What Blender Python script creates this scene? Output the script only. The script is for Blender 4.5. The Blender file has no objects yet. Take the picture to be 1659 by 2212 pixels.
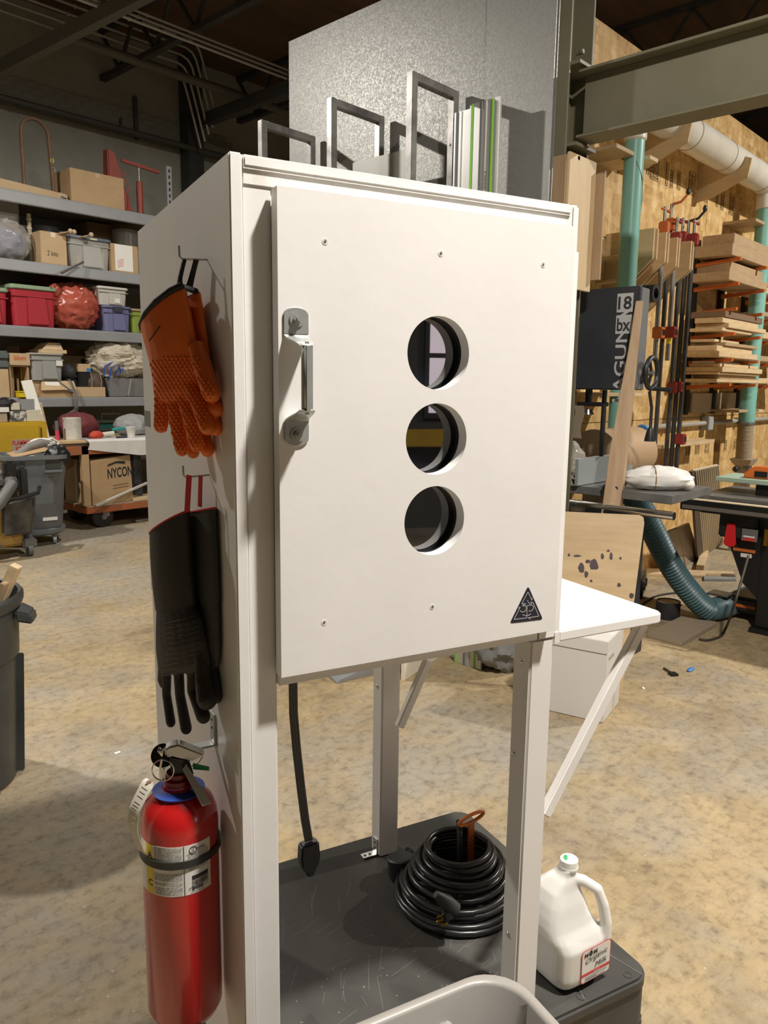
import bpy, bmesh, math, random
from mathutils import Vector, Matrix, noise
random.seed(7)
sc = bpy.context.scene
C = sc.collection
R_ = math.radians
# ---------------------------------------------------------------- camera
IW, IH, FPX = 1659.0, 2212.0, 1665.0
HC = 1.56
YAW, PIT, ROL, CY = R_(42.98), R_(9.43), R_(0.75), R_(-18.99)
FW = Vector((math.cos(YAW)*math.cos(PIT), math.sin(YAW)*math.cos(PIT), -math.sin(PIT)))
_r = FW.cross(Vector((0, 0, 1))).normalized(); _u = _r.cross(FW)
RT = _r*math.cos(ROL) + _u*math.sin(ROL); UP = _u*math.cos(ROL) - _r*math.sin(ROL)
CAM = Vector((0, 0, HC))
cd_ = bpy.data.cameras.new('camera'); cam = bpy.data.objects.new('camera', cd_); C.objects.link(cam)
cd_.sensor_fit = 'HORIZONTAL'; cd_.sensor_width = 36.0; cd_.lens = FPX*36.0/IW
cd_.clip_start = 0.02; cd_.clip_end = 100
m3 = Matrix((RT, UP, -FW)).transposed()
cam.matrix_world = Matrix.Translation(CAM) @ m3.to_4x4()
sc.camera = cam
# ---------------------------------------------------------------- world, lights, exposure
w = bpy.data.worlds.new('world'); sc.world = w; w.use_nodes = True
w.node_tree.nodes['Background'].inputs[0].default_value = (1.0, 0.95, 0.88, 1)
w.node_tree.nodes['Background'].inputs[1].default_value = 0.03
def lamp(name, loc, power, size=0.22, col=(1.0, 0.945, 0.87), spread=180):
    l = bpy.data.lights.new(name, 'AREA'); l.shape = 'DISK'; l.size = size; l.energy = power; l.color = col
    l.spread = R_(spread)
    o = bpy.data.objects.new(name, l); C.objects.link(o); o.location = loc; return o
lamp('high_bay_lamp', (1.35, -0.47, 4.24), 265)
lamp('high_bay_lamp', (0.1, 6.4, 4.7), 255)
lamp('high_bay_lamp', (7.6, -1.3, 4.9), 470)
lamp('high_bay_lamp', (4.6, 5.3, 5.15), 130)
vs = sc.view_settings
vs.view_transform = 'Standard'; vs.look = 'None'; vs.gamma = 1.0; vs.use_curve_mapping = False; vs.exposure = 0.0
# ---------------------------------------------------------------- pixel -> world helpers (positions measured on known planes)
def ray(x, y): return FW + RT*((x-IW/2)/FPX) - UP*((y-IH/2)/FPX)
def F(x, y, z=0.0):
    q = ray(x, y); return CAM + q*((z-HC)/q.z)
def PX(x, y, X):
    q = ray(x, y); return CAM + q*(X/q.x)
def PY(x, y, Y):
    q = ray(x, y); return CAM + q*(Y/q.y)
def AT(x, y, t): return CAM + ray(x, y)*t
def PV(x, y, o, d):      # vertical plane through o along horizontal direction d
    n = Vector((-d.y, d.x, 0)); q = ray(x, y)
    return CAM + q*((o-CAM).dot(n)/q.dot(n))
# ---------------------------------------------------------------- materials
MATS = {}
def mat(name, col, rough=0.5, metal=0.0, col2=None, ns=8.0, nd=4.0, mix=(0.35, 0.7), bump=0.0, bs=60.0,
        stretch=(1, 1, 1), spec=0.5, trans=0.0, coat=0.0, rot=(0, 0, 0), sss=0.0, rough2=None):
    if name in MATS: return MATS[name]
    m = bpy.data.materials.new(name); m.use_nodes = True; nt = m.node_tree; N = nt.nodes; L = nt.links
    b = N['Principled BSDF']
    b.inputs['Base Color'].default_value = (*col, 1); b.inputs['Roughness'].default_value = rough
    b.inputs['Metallic'].default_value = metal; b.inputs['Specular IOR Level'].default_value = spec
    b.inputs['Transmission Weight'].default_value = trans; b.inputs['Coat Weight'].default_value = coat
    if sss: b.inputs['Subsurface Weight'].default_value = sss; b.inputs['Subsurface Radius'].default_value = (.02, .02, .02)
    tc = N.new('ShaderNodeTexCoord'); mp = N.new('ShaderNodeMapping'); L.new(tc.outputs['Object'], mp.inputs[0])
    mp.inputs['Scale'].default_value = stretch; mp.inputs['Rotation'].default_value = rot
    if col2 is not None:
        n = N.new('ShaderNodeTexNoise'); n.inputs['Scale'].default_value = ns; n.inputs['Detail'].default_value = nd
        n.inputs['Roughness'].default_value = 0.62
        L.new(mp.outputs[0], n.inputs['Vector'])
        cr = N.new('ShaderNodeValToRGB'); cr.color_ramp.elements[0].position = mix[0]; cr.color_ramp.elements[1].position = mix[1]
        cr.color_ramp.elements[0].color = (*col, 1); cr.color_ramp.elements[1].color = (*col2, 1)
        L.new(n.outputs['Fac'], cr.inputs[0]); L.new(cr.outputs[0], b.inputs['Base Color'])
        if rough2 is not None:
            mr = N.new('ShaderNodeMapRange'); mr.inputs['From Min'].default_value = mix[0]; mr.inputs['From Max'].default_value = mix[1]
            mr.inputs['To Min'].default_value = rough; mr.inputs['To Max'].default_value = rough2
            L.new(n.outputs['Fac'], mr.inputs['Value']); L.new(mr.outputs[0], b.inputs['Roughness'])
    if bump:
        n2 = N.new('ShaderNodeTexNoise'); n2.inputs['Scale'].default_value = bs; n2.inputs['Detail'].default_value = 3
        L.new(mp.outputs[0], n2.inputs['Vector'])
        bn = N.new('ShaderNodeBump'); bn.inputs['Strength'].default_value = bump; bn.inputs['Distance'].default_value = 0.004
        L.new(n2.outputs['Fac'], bn.inputs['Height']); L.new(bn.outputs[0], b.inputs['Normal'])
    MATS[name] = m; return m
def nodes_mat(name):
    m = bpy.data.materials.new(name); m.use_nodes = True; MATS[name] = m
    nt = m.node_tree; return m, nt.nodes, nt.links, nt.nodes['Principled BSDF']
# ---------------------------------------------------------------- mesh building
class MB:
    def __init__(s): s.v = []; s.f = []
    def add(s, vs_, fs_):
        o = len(s.v); s.v += [Vector(p) for p in vs_]; s.f += [tuple(i+o for i in f) for f in fs_]; return s
    def box(s, x0, y0, z0, x1, y1, z1, M=None):
        vs_ = [Vector((x, y, z)) for z in (z0, z1) for y in (y0, y1) for x in (x0, x1)]
        if M is not None: vs_ = [M @ p for p in vs_]
        return s.add(vs_, [(0, 2, 3, 1), (4, 5, 7, 6), (0, 1, 5, 4), (2, 6, 7, 3), (0, 4, 6, 2), (1, 3, 7, 5)])
    def hexa(s, b, t):          # 4 bottom points (ccw), 4 top points
        return s.add(list(b)+list(t), [(3, 2, 1, 0), (4, 5, 6, 7)] + [(i, (i+1) % 4, 4+(i+1) % 4, 4+i) for i in range(4)])
    def bar(s, p0, p1, w_, h_, up=(0, 0, 1)):   # rectangular bar from p0 to p1
        p0, p1 = Vector(p0), Vector(p1); d = (p1-p0).normalized(); u = Vector(up)
        if abs(d.dot(u)) > .98: u = Vector((1, 0, 0))
        a = d.cross(u).normalized(); c = a.cross(d)
        q = [a*(sx*w_/2)+c*(sy*h_/2) for sx, sy in ((-1, -1), (1, -1), (1, 1), (-1, 1))]
        return s.hexa([p0+k for k in q][::-1], [p1+k for k in q][::-1])
    def prism(s, poly, o, ex, ey, ez):   # 2d polygon extruded from o by ez
        o, ex, ey, ez = map(Vector, (o, ex, ey, ez)); n = len(poly)
        b = [o+ex*x+ey*y for x, y in poly]; t = [p+ez for p in b]
        return s.add(b+t, [tuple(range(n))[::-1], tuple(range(n, 2*n))] + [(i, (i+1) % n, n+(i+1) % n, n+i) for i in range(n)])
    def cyl(s, p0, p1, r, r2=None, n=16, caps=True):
        return s.tube([p0, p1], [r, r if r2 is None else r2], n, caps=caps)
    def tube(s, pts, r, n=8, closed=False, caps=True, sq=1.0):
        pts = [Vector(p) for p in pts]; m = len(pts)
        rs = r if isinstance(r, (list, tuple)) else [r]*m
        d0 = (pts[1]-pts[0]).normalized(); u = Vector((0, 0, 1)) if abs(d0.z) < .9 else Vector((1, 0, 0))
        a = d0.cross(u).normalized(); rings = []; o = len(s.v)
        for i, p in enumerate(pts):
            if closed: d = (pts[(i+1) % m]-pts[i-1])
            else: d = pts[min(i+1, m-1)]-pts[max(i-1, 0)]
            if d.length < 1e-9: d = d0.copy()
            d.normalize(); a = (a-d*a.dot(d))
            if a.length < 1e-6: a = d.orthogonal()
            a.normalize(); c = d.cross(a)
            for k in range(n):
                t = 2*math.pi*k/n; s.v.append(p+a*(math.cos(t)*rs[i])+c*(math.sin(t)*rs[i]*sq))
        for i in range(m if closed else m-1):
            j = (i+1) % m
            for k in range(n):
                k2 = (k+1) % n; s.f.append((o+i*n+k, o+i*n+k2, o+j*n+k2, o+j*n+k))
        if caps and not closed:
            s.f.append(tuple(o+k for k in range(n))[::-1]); s.f.append(tuple(o+(m-1)*n+k for k in range(n)))
        return s
    def lathe(s, prof, n=24, o=(0, 0, 0), a0=0.0, a1=2*math.pi, M=None):
        o = Vector(o); full = abs(a1-a0-2*math.pi) < 1e-6; st = len(s.v); cols = n if full else n+1
        for k in range(cols):
            t = a0+(a1-a0)*k/n
            for r, z in prof:
                p = Vector((r*math.cos(t), r*math.sin(t), z)); p = (M @ p) if M is not None else p
                s.v.append(o+p)
        q = len(prof)
        for k in range(n):
            k2 = (k+1) % cols
            for i in range(q-1):
                s.f.append((st+k*q+i, st+k2*q+i, st+k2*q+i+1, st+k*q+i+1))
        return s
    def ell(s, c, r, n=16, m=10, fn=None, M=None):
        c = Vector(c); st = len(s.v)
        if not isinstance(r, (tuple, list)): r = (r, r, r)
        for i in range(m+1):
            ph = math.pi*i/m
            for k in range(n):
                t = 2*math.pi*k/n; d = Vector((math.sin(ph)*math.cos(t), math.sin(ph)*math.sin(t), -math.cos(ph)))
                k_ = fn(d) if fn else 1.0
                p = Vector((d.x*r[0]*k_, d.y*r[1]*k_, d.z*r[2]*k_)); s.v.append(c+(M @ p if M is not None else p))
        for i in range(m):
            for k in range(n):
                k2 = (k+1) % n; s.f.append((st+i*n+k, st+i*n+k2, st+(i+1)*n+k2, st+(i+1)*n+k))
        return s
    def grid(s, fn, nu, nv):
        st = len(s.v)
        for j in range(nv+1):
            for i in range(nu+1): s.v.append(Vector(fn(i/nu, j/nv)))
        for j in range(nv):
            for i in range(nu):
                a = st+j*(nu+1)+i; s.f.append((a, a+1, a+nu+2, a+nu+1))
        return s
    def mesh(s, name, bevel=0.0, seg=2, smooth=True, ang=38, weld=True, solid=0.0):
        me = bpy.data.meshes.new(name); me.from_pydata([tuple(p) for p in s.v], [], s.f)
        bm = bmesh.new(); bm.from_mesh(me)
        if weld: bmesh.ops.remove_doubles(bm, verts=bm.verts, dist=1e-5)
        bmesh.ops.recalc_face_normals(bm, faces=bm.faces)
        if solid: bmesh.ops.solidify(bm, geom=bm.faces, thickness=solid)
        if bevel:
            es = [e for e in bm.edges if len(e.link_faces) == 2 and e.calc_face_angle(0) > R_(30)]
            bmesh.ops.bevel(bm, geom=es, offset=bevel, segments=seg, affect='EDGES', clamp_overlap=True)
        bm.to_mesh(me); bm.free()
        if smooth: me.shade_smooth(); me.set_sharp_from_angle(angle=R_(ang))
        me.update(); return me
    def build(s, name, material, parent=None, loc=None, rotz=0.0, **k):
        o = bpy.data.objects.new(name, s.mesh(name, **k)); C.objects.link(o); o.data.materials.append(material)
        if parent is not None: o.parent = parent
        if loc is not None: o.location = loc
        o.rotation_euler.z = rotz; return o
def obj_from_mesh(name, me, parent=None, loc=None, rotz=0.0):
    o = bpy.data.objects.new(name, me); C.objects.link(o)
    if parent is not None: o.parent = parent
    if loc is not None: o.location = loc
    o.rotation_euler.z = rotz; return o
def tag(o, label=None, cat=None, group=None, kind=None):
    if label: o['label'] = label
    if cat: o['category'] = cat
    if group: o['group'] = group
    if kind: o['kind'] = kind
    return o
def thing(name, label, cat, loc=(0, 0, 0), rotz=0.0, group=None):
    o = bpy.data.objects.new(name, None); C.objects.link(o); o.empty_display_size = 0.05
    o.location = loc; o.rotation_euler = (0, 0, rotz); return tag(o, label, cat, group)
def copy_tree(o, parent=None):
    c = o.copy(); C.objects.link(c); c.parent = parent
    for ch in list(o.children): copy_tree(ch, c)
    return c
def fused(name, material, mb, voxel, parent=None, smooth_it=6, fn=None, loc=None, rotz=0.0):
    """union of overlapping closed shapes, as one continuous skin"""
    me = mb.mesh(name+'_src', smooth=False); t = bpy.data.objects.new(name+'_src', me); C.objects.link(t)
    md = t.modifiers.new('r', 'REMESH'); md.mode = 'VOXEL'; md.voxel_size = voxel
    if smooth_it:
        ms = t.modifiers.new('s', 'SMOOTH'); ms.iterations = smooth_it; ms.factor = 0.5
    dg = bpy.context.evaluated_depsgraph_get(); dg.update()
    nm = bpy.data.meshes.new_from_object(t.evaluated_get(dg)); bpy.data.objects.remove(t); bpy.data.meshes.remove(me)
    nm.name = name
    if fn:
        nm.update()
        ns_ = [v.normal.copy() for v in nm.vertices]
        for v, n_ in zip(nm.vertices, ns_): v.co = v.co + n_*fn(v.co)
    nm.materials.clear(); nm.materials.append(material); nm.shade_smooth()
    o = bpy.data.objects.new(name, nm); C.objects.link(o)
    if parent is not None: o.parent = parent
    if loc is not None: o.location = loc
    o.rotation_euler.z = rotz; return o
def text(s_, material, o, ex, ey, height=None, width=None, parent=None, name='lettering', depth=0.0006, shear=0.0, bold=0.0, space=1.0):
    """flat lettering: o is the lower-left corner, ex/ey unit directions"""
    cu = bpy.data.curves.new(name, 'FONT'); cu.body = s_; cu.size = 1.0; cu.shear = shear; cu.offset = bold; cu.space_character = space
    cu.resolution_u = 3
    t = bpy.data.objects.new(name, cu); C.objects.link(t)
    dg = bpy.context.evaluated_depsgraph_get(); dg.update()
    me = bpy.data.meshes.new_from_object(t.evaluated_get(dg)); bpy.data.objects.remove(t); bpy.data.curves.remove(cu)
    xs = [v.co.x for v in me.vertices]; ys = [v.co.y for v in me.vertices]
    x0, x1, y0, y1 = min(xs), max(xs), min(ys), max(ys)
    sy = (height/(y1-y0)) if height else None; sx = (width/(x1-x0)) if width else None
    if sy is None: sy = sx
    if sx is None: sx = sy
    o, ex, ey = Vector(o), Vector(ex).normalized(), Vector(ey).normalized(); n = ex.cross(ey)
    for v in me.vertices: v.co = o+ex*((v.co.x-x0)*sx)+ey*((v.co.y-y0)*sy)+n*depth
    me.materials.append(material); me.name = name
    ob = bpy.data.objects.new(name, me); C.objects.link(ob)
    if parent is not None: ob.parent = parent
    return ob
def crumple(amp, fr, seed=0.0, ridg=True):
    def g(d):
        p = Vector((d.x, d.y, d.z))*fr+Vector((seed, seed*1.7, -seed))
        a = noise.noise(p); b = noise.noise(p*2.3)
        if ridg: a = 1-2*abs(a); b = 1-2*abs(b)
        return 1.0+amp*(a*0.65+b*0.35)
    return g
# ================================================================ surface materials
def floor_mat():
    m, N, L, b = nodes_mat('concrete_floor')
    tc = N.new('ShaderNodeTexCoord')
    def nz(sc_, det, ro=.6, vec=None, dist=0.0):
        n = N.new('ShaderNodeTexNoise'); n.inputs['Scale'].default_value = sc_; n.inputs['Detail'].default_value = det
        n.inputs['Roughness'].default_value = ro; n.inputs['Distortion'].default_value = dist
        L.new(vec or tc.outputs['Object'], n.inputs['Vector']); return n.outputs['Fac']
    def ramp(fac, els):
        r = N.new('ShaderNodeValToRGB'); e = r.color_ramp.elements
        e[0].position, e[0].color = els[0][0], (*els[0][1], 1); e[1].position, e[1].color = els[-1][0], (*els[-1][1], 1)
        for p_, c_ in els[1:-1]:
            k = e.new(p_); k.color = (*c_, 1)
        L.new(fac, r.inputs[0]); return r.outputs[0]
    def mixc(f, a, c, mode='MIX'):
        x = N.new('ShaderNodeMix'); x.data_type = 'RGBA'; x.blend_type = mode
        if isinstance(f, float): x.inputs[0].default_value = f
        else: L.new(f, x.inputs[0])
        L.new(a, x.inputs[6]); L.new(c, x.inputs[7]); return x.outputs[2]
    base = ramp(nz(1.3, 7, .65, dist=.4), [(0.28, (.19, .145, .09)), (0.45, (.36, .272, .15)), (0.6, (.45, .345, .195)), (0.75, (.50, .405, .26))])
    gray = ramp(nz(.55, 5), [(.0, (.26, .235, .19)), (1., (.40, .355, .28))])
    gm = ramp(nz(.42, 5, .75), [(.44, (0, 0, 0)), (.60, (1, 1, 1))])
    c1 = mixc(gm, base, gray)
    fine = ramp(nz(22, 6, .75), [(.3, (.55, .52, .48)), (.5, (1, 1, 1)), (.75, (1.12, 1.1, 1.05))])
    c2 = mixc(1.0, c1, fine, 'MULTIPLY')
    mp = N.new('ShaderNodeMapping'); mp.inputs['Rotation'].default_value = (0, 0, .5); mp.inputs['Scale'].default_value = (1, 3.2, 1)
    L.new(tc.outputs['Object'], mp.inputs[0])
    dk = ramp(nz(4.5, 8, .8, mp.outputs[0], .6), [(.22, (.35, .33, .32)), (.38, (.80, .79, .78)), (.52, (1, 1, 1))])
    c3 = mixc(.75, c2, dk, 'MULTIPLY')
    vo = N.new('ShaderNodeTexVoronoi'); vo.inputs['Scale'].default_value = 26; L.new(tc.outputs['Object'], vo.inputs['Vector'])
    sp = ramp(vo.outputs['Distance'], [(.05, (1, 1, 1)), (.09, (0, 0, 0))])
    sm = ramp(nz(1.8, 3), [(.52, (0, 0, 0)), (.6, (1, 1, 1))])
    sf = mixc(1.0, sp, sm, 'MULTIPLY')
    wh = N.new('ShaderNodeRGB'); wh.outputs[0].default_value = (.62, .57, .47, 1)
    c4 = mixc(sf, c3, wh.outputs[0])
    L.new(c4, b.inputs['Base Color'])
    rg = N.new('ShaderNodeMapRange'); rg.inputs['To Min'].default_value = .5; rg.inputs['To Max'].default_value = .85
    L.new(nz(2.5, 4), rg.inputs['Value']); L.new(rg.outputs[0], b.inputs['Roughness'])
    bn = N.new('ShaderNodeBump'); bn.inputs['Strength'].default_value = .25; bn.inputs['Distance'].default_value = .004
    L.new(nz(30, 6, .7), bn.inputs['Height']); L.new(bn.outputs[0], b.inputs['Normal'])
    return m
def osb_mat():
    m, N, L, b = nodes_mat('osb_board')
    tc = N.new('ShaderNodeTexCoord')
    wv = N.new('ShaderNodeTexNoise'); wv.inputs['Scale'].default_value = 6; wv.inputs['Detail'].default_value = 2; L.new(tc.outputs['Object'], wv.inputs['Vector'])
    ad = N.new('ShaderNodeVectorMath'); ad.operation = 'MULTIPLY_ADD'; ad.inputs[1].default_value = (.09, .09, .09)
    L.new(wv.outputs['Color'], ad.inputs[0]); L.new(tc.outputs['Object'], ad.inputs[2])
    cols = []
    for i, (sx, sz, rt) in enumerate(((22, 6, .5), (7, 24, -.3), (18, 9, 1.2))):
        mp = N.new('ShaderNodeMapping'); mp.inputs['Scale'].default_value = (sx, 20, sz); mp.inputs['Rotation'].default_value = (0, rt, 0)
        L.new(ad.outputs[0], mp.inputs[0])
        vo = N.new('ShaderNodeTexVoronoi'); vo.inputs['Scale'].default_value = 1.0; L.new(mp.outputs[0], vo.inputs['Vector'])
        cols.append(vo.outputs['Color'])
    a = N.new('ShaderNodeMix'); a.data_type = 'RGBA'; a.inputs[0].default_value = .5; L.new(cols[0], a.inputs[6]); L.new(cols[1], a.inputs[7])
    a2 = N.new('ShaderNodeMix'); a2.data_type = 'RGBA'; a2.inputs[0].default_value = .35; L.new(a.outputs[2], a2.inputs[6]); L.new(cols[2], a2.inputs[7])
    sp = N.new('ShaderNodeSeparateColor'); L.new(a2.outputs[2], sp.inputs[0])
    cr = N.new('ShaderNodeValToRGB'); e = cr.color_ramp.elements
    e[0].position, e[0].color = .15, (.46, .28, .10, 1); e[1].position, e[1].color = .88, (.82, .62, .34, 1)
    k = e.new(.38); k.color = (.60, .39, .155, 1); k = e.new(.62); k.color = (.69, .48, .215, 1)
    L.new(sp.outputs[0], cr.inputs[0])
    n = N.new('ShaderNodeTexNoise'); n.inputs['Scale'].default_value = 1.1; n.inputs['Detail'].default_value = 3; L.new(tc.outputs['Object'], n.inputs['Vector'])
    cr2 = N.new('ShaderNodeValToRGB'); cr2.color_ramp.elements[0].color = (.8, .76, .7, 1); cr2.color_ramp.elements[1].color = (1.08, 1.06, 1, 1)
    L.new(n.outputs['Fac'], cr2.inputs[0])
    mu = N.new('ShaderNodeMix'); mu.data_type = 'RGBA'; mu.blend_type = 'MULTIPLY'; mu.inputs[0].default_value = 1.0
    L.new(cr.outputs[0], mu.inputs[6]); L.new(cr2.outputs[0], mu.inputs[7]); L.new(mu.outputs[2], b.inputs['Base Color'])
    b.inputs['Roughness'].default_value = .62
    bn = N.new('ShaderNodeBump'); bn.inputs['Strength'].default_value = .2; bn.inputs['Distance'].default_value = .003
    L.new(sp.outputs[1], bn.inputs['Height']); L.new(bn.outputs[0], b.inputs['Normal'])
    return m
def galv_mat():
    m, N, L, b = nodes_mat('galvanised_sheet')
    tc = N.new('ShaderNodeTexCoord')
    vo = N.new('ShaderNodeTexVoronoi'); vo.inputs['Scale'].default_value = 130; L.new(tc.outputs['Object'], vo.inputs['Vector'])
    n = N.new('ShaderNodeTexNoise'); n.inputs['Scale'].default_value = 60; n.inputs['Detail'].default_value = 5; L.new(tc.outputs['Object'], n.inputs['Vector'])
    cr = N.new('ShaderNodeValToRGB'); cr.color_ramp.elements[0].color = (.30, .30, .285, 1); cr.color_ramp.elements[1].color = (.40, .40, .375, 1)
    L.new(n.outputs['Fac'], cr.inputs[0]); L.new(cr.outputs[0], b.inputs['Base Color'])
    b.inputs['Metallic'].default_value = .55
    mr = N.new('ShaderNodeMapRange'); mr.inputs['To Min'].default_value = .40; mr.inputs['To Max'].default_value = .54
    sp = N.new('ShaderNodeSeparateColor'); L.new(vo.outputs['Color'], sp.inputs[0]); L.new(sp.outputs[0], mr.inputs['Value']); L.new(mr.outputs[0], b.inputs['Roughness'])
    bn = N.new('ShaderNodeBump'); bn.inputs['Strength'].default_value = .12; bn.inputs['Distance'].default_value = .003
    L.new(n.outputs['Fac'], bn.inputs['Height']); L.new(bn.outputs[0], b.inputs['Normal'])
    return m
def wood_mat(name, c1, c2, ax=(1, 12, 12), rough=.55, ns=3.0, rot=(0, 0, 0)):
    return mat(name, c1, rough, col2=c2, ns=ns, nd=6, mix=(.3, .72), stretch=ax, bump=.08, bs=20, rot=rot)
M_floor = floor_mat(); M_osb = osb_mat(); M_galv = galv_mat()
M_white = mat('white_paint', (.79, .775, .755), .42, col2=(.75, .735, .712), ns=5, bump=.06, bs=45)
M_whiteE = mat('white_paint_rough', (.78, .76, .72), .5, col2=(.72, .69, .64), ns=14, bump=.35, bs=55, stretch=(1, 1, .25))
M_legp = mat('leg_white_paint', (.78, .755, .73), .38, col2=(.74, .715, .69), ns=4)
M_brown = mat('ceiling_deck', (.085, .05, .03), .8, col2=(.16, .085, .04), ns=1.4, nd=5, stretch=(.4, 2.2, 1))
M_block = mat('painted_masonry', (.30, .30, .24), .85, col2=(.38, .37, .30), ns=2.2, bump=.25, bs=30)
M_brick = mat('painted_brick', (.20, .195, .15), .85, col2=(.26, .245, .19), ns=6, bump=.3, bs=40)
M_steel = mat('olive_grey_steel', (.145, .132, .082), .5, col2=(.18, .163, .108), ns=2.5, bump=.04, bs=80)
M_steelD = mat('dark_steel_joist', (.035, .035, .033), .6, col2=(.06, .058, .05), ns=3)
M_zinc = mat('zinc_steel', (.50, .52, .50), .34, metal=.6, col2=(.42, .44, .42), ns=30)
M_chrome = mat('bright_steel', (.74, .73, .70), .2, metal=1.0)
M_raw = mat('raw_steel_tube', (.34, .33, .315), .36, metal=.7, col2=(.14, .135, .13), ns=7, nd=5, mix=(.42, .7))
M_black = mat('black_plastic', (.015, .015, .016), .42)
M_rub = mat('black_rubber', (.02, .02, .02), .5, col2=(.035, .034, .032), ns=20)
M_ply = wood_mat('birch_plywood', (.60, .44, .25), (.50, .345, .175), (1.2, 1.2, 9), .5)
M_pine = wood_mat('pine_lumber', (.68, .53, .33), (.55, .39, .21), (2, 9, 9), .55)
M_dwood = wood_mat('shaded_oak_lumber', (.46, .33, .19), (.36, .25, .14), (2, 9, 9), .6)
M_mdf = mat('mdf_board', (.40, .32, .23), .7, col2=(.36, .285, .2), ns=30)
M_card = mat('cardboard', (.47, .32, .17), .75, col2=(.42, .28, .145), ns=6, nd=3)
M_card2 = mat('light_cardboard', (.56, .41, .24), .75, col2=(.50, .355, .195), ns=6)
M_paper = mat('white_paper', (.80, .78, .72), .7)
M_ink = mat('black_ink', (.02, .02, .022), .6)
M_orange = mat('orange_powder_coat', (.58, .15, .025), .45, col2=(.50, .12, .02), ns=8)
# ================================================================ room shell
fl_ = MB().box(-5, -7, -.12, 22, 10.2, 0).build('floor', M_floor, bevel=0, smooth=False); tag(fl_, 'stained tan concrete shop floor with sawdust and scuffs', 'floor', kind='structure')
ce = MB().box(-5, -7, 5.9, 22, 10.2, 6.05).build('ceiling', M_brown, smooth=False); tag(ce, 'dark brown roof deck over the workshop', 'ceiling', kind='structure')
wb = MB().box(-5, 9.8, 0, 22, 10.0, 5.9).build('wall_back', M_block, smooth=False); tag(wb, 'dim grey-green masonry wall behind the storage racks', 'wall', kind='structure')
bmsh = MB().box(-.098, -.012, -.031, .098, .0, .031).mesh('brick', bevel=.004, seg=1); bmsh.materials.append(M_brick)
for r in range(5):
    for i in range(22):
        x = 2.6+i*.208+(r % 2)*.104; obj_from_mesh('brick', bmsh, wb, (x, 9.8, 4.72+r*.072))
wo = MB().box(4.55, 2.765, 0, 15, 2.90, 3.93).build('wall_right', M_mdf, smooth=False); tag(wo, 'tall interior wall sheathed in raw OSB panels', 'wall', kind='structure')
pm = MB().box(.002, 0, .002, 2.436, .012, 1.297).mesh('osb_panel', bevel=.0015, seg=1); pm.materials.append(M_osb)
pt = MB().box(.002, 0, .002, 2.436, .012, 1.327).mesh('osb_panel', bevel=.0015, seg=1); pt.materials.append(M_osb)
for r in range(3):
    for i in range(5):
        x0 = 4.55+i*2.44-(1.22 if r % 2 else 0)
        if x0 < 4.5: x0 += 0.0
        if x0+2.44 < 4.6: continue
        if x0 < 4.55:
            q = MB().box(0, 0, .002, 2.436-(4.55-x0), .012, 1.297).build('osb_panel', M_osb, wo, (4.55, 2.752, r*1.3), bevel=.0015, seg=1)
        else: obj_from_mesh('osb_panel', pt if r == 2 else pm, wo, (x0, 2.752, r*1.3))
M_stamp = mat('faded_stamp_ink', (.16, .10, .05), .7)
rs = random.Random(77)
def stamp(x, z, w_, h_):
    t = .003; mb = MB()
    for q in ((x, z, x+w_, z+t), (x, z+h_-t, x+w_, z+h_), (x, z, x+t, z+h_), (x+w_-t, z, x+w_, z+h_)): mb.box(q[0], 2.7490, q[1], q[2], 2.7518, q[3])
    for c in range(int(w_/.022)):
        zz = z+.012
        while zz < z+h_-.02:
            l = rs.uniform(.006, .018); mb.box(x+.008+c*.022, 2.7490, zz, x+.008+c*.022+rs.uniform(.006, .013), 2.7518, min(zz+l, z+h_-.01)); zz += l+rs.uniform(.004, .01)
    tag(mb.build('ink_stamp', M_stamp, wo, smooth=False), kind='stuff')
for (px0, py0, w_, h_) in ((1396, 375, .05, .20), (1404, 385, .14, .20), (1437, 400, .04, .17), (1447, 404, .05, .13), (1462, 408, .06, .14), (1486, 418, .13, .18), (1516, 432, .12, .18), (1546, 446, .04, .15), (1556, 452, .07, .15), (1574, 462, .10, .18), (1328, 372, .05, .12)):
    p = PY(px0, py0, 2.75); stamp(p.x, p.z, w_, h_)
for i in range(6):
    p = PY(1480+i*21, 985-i*3, 2.75); stamp(p.x, p.z, rs.uniform(.05, .11), .10)
# structural steel
def ibeam(mb, p0, p1, bw, h, tf=.014, tw=.01, up=(0, 0, 1)):
    p0, p1, u = Vector(p0), Vector(p1), Vector(up)
    mb.bar(p0+u*(h/2-tf/2), p1+u*(h/2-tf/2), bw, tf, up); mb.bar(p0-u*(h/2-tf/2), p1-u*(h/2-tf/2), bw, tf, up); mb.bar(p0, p1, tw, h-2*tf, up)
col = thing('steel_column', 'olive-grey steel H-column rising behind the sheet metal', 'column', (3.735, 2.27, 0))
for nm, x0, x1, y0, y1 in (('flange', -.115, -.101, -.11, .11), ('flange', .101, .115, -.11, .11), ('web', -.101, .101, -.005, .005)):
    MB().box(x0, y0, 0, x1, y1, 5.9).build(nm, M_steel, col, bevel=.002, seg=1)
for z in (2.76, 3.14):
    MB().box(-.10, -.16, z-.008, .10, -.005, z+.008).build('seat_plate', M_steel, col)
for z, y in ((3.2, -.118), (3.2, -.135), (2.7, -.118), (2.7, -.14)):
    MB().cyl((-.05, y+.01, z), (-.05, y-.012, z), .012, n=6).build('bolt', M_steel, col)
tag(col, kind='structure')
bm_ = thing('steel_beam', 'olive-grey steel I-beam crossing overhead at upper right', 'beam', (3.735, 2.13, 2.95)); tag(bm_, kind='structure')
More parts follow.
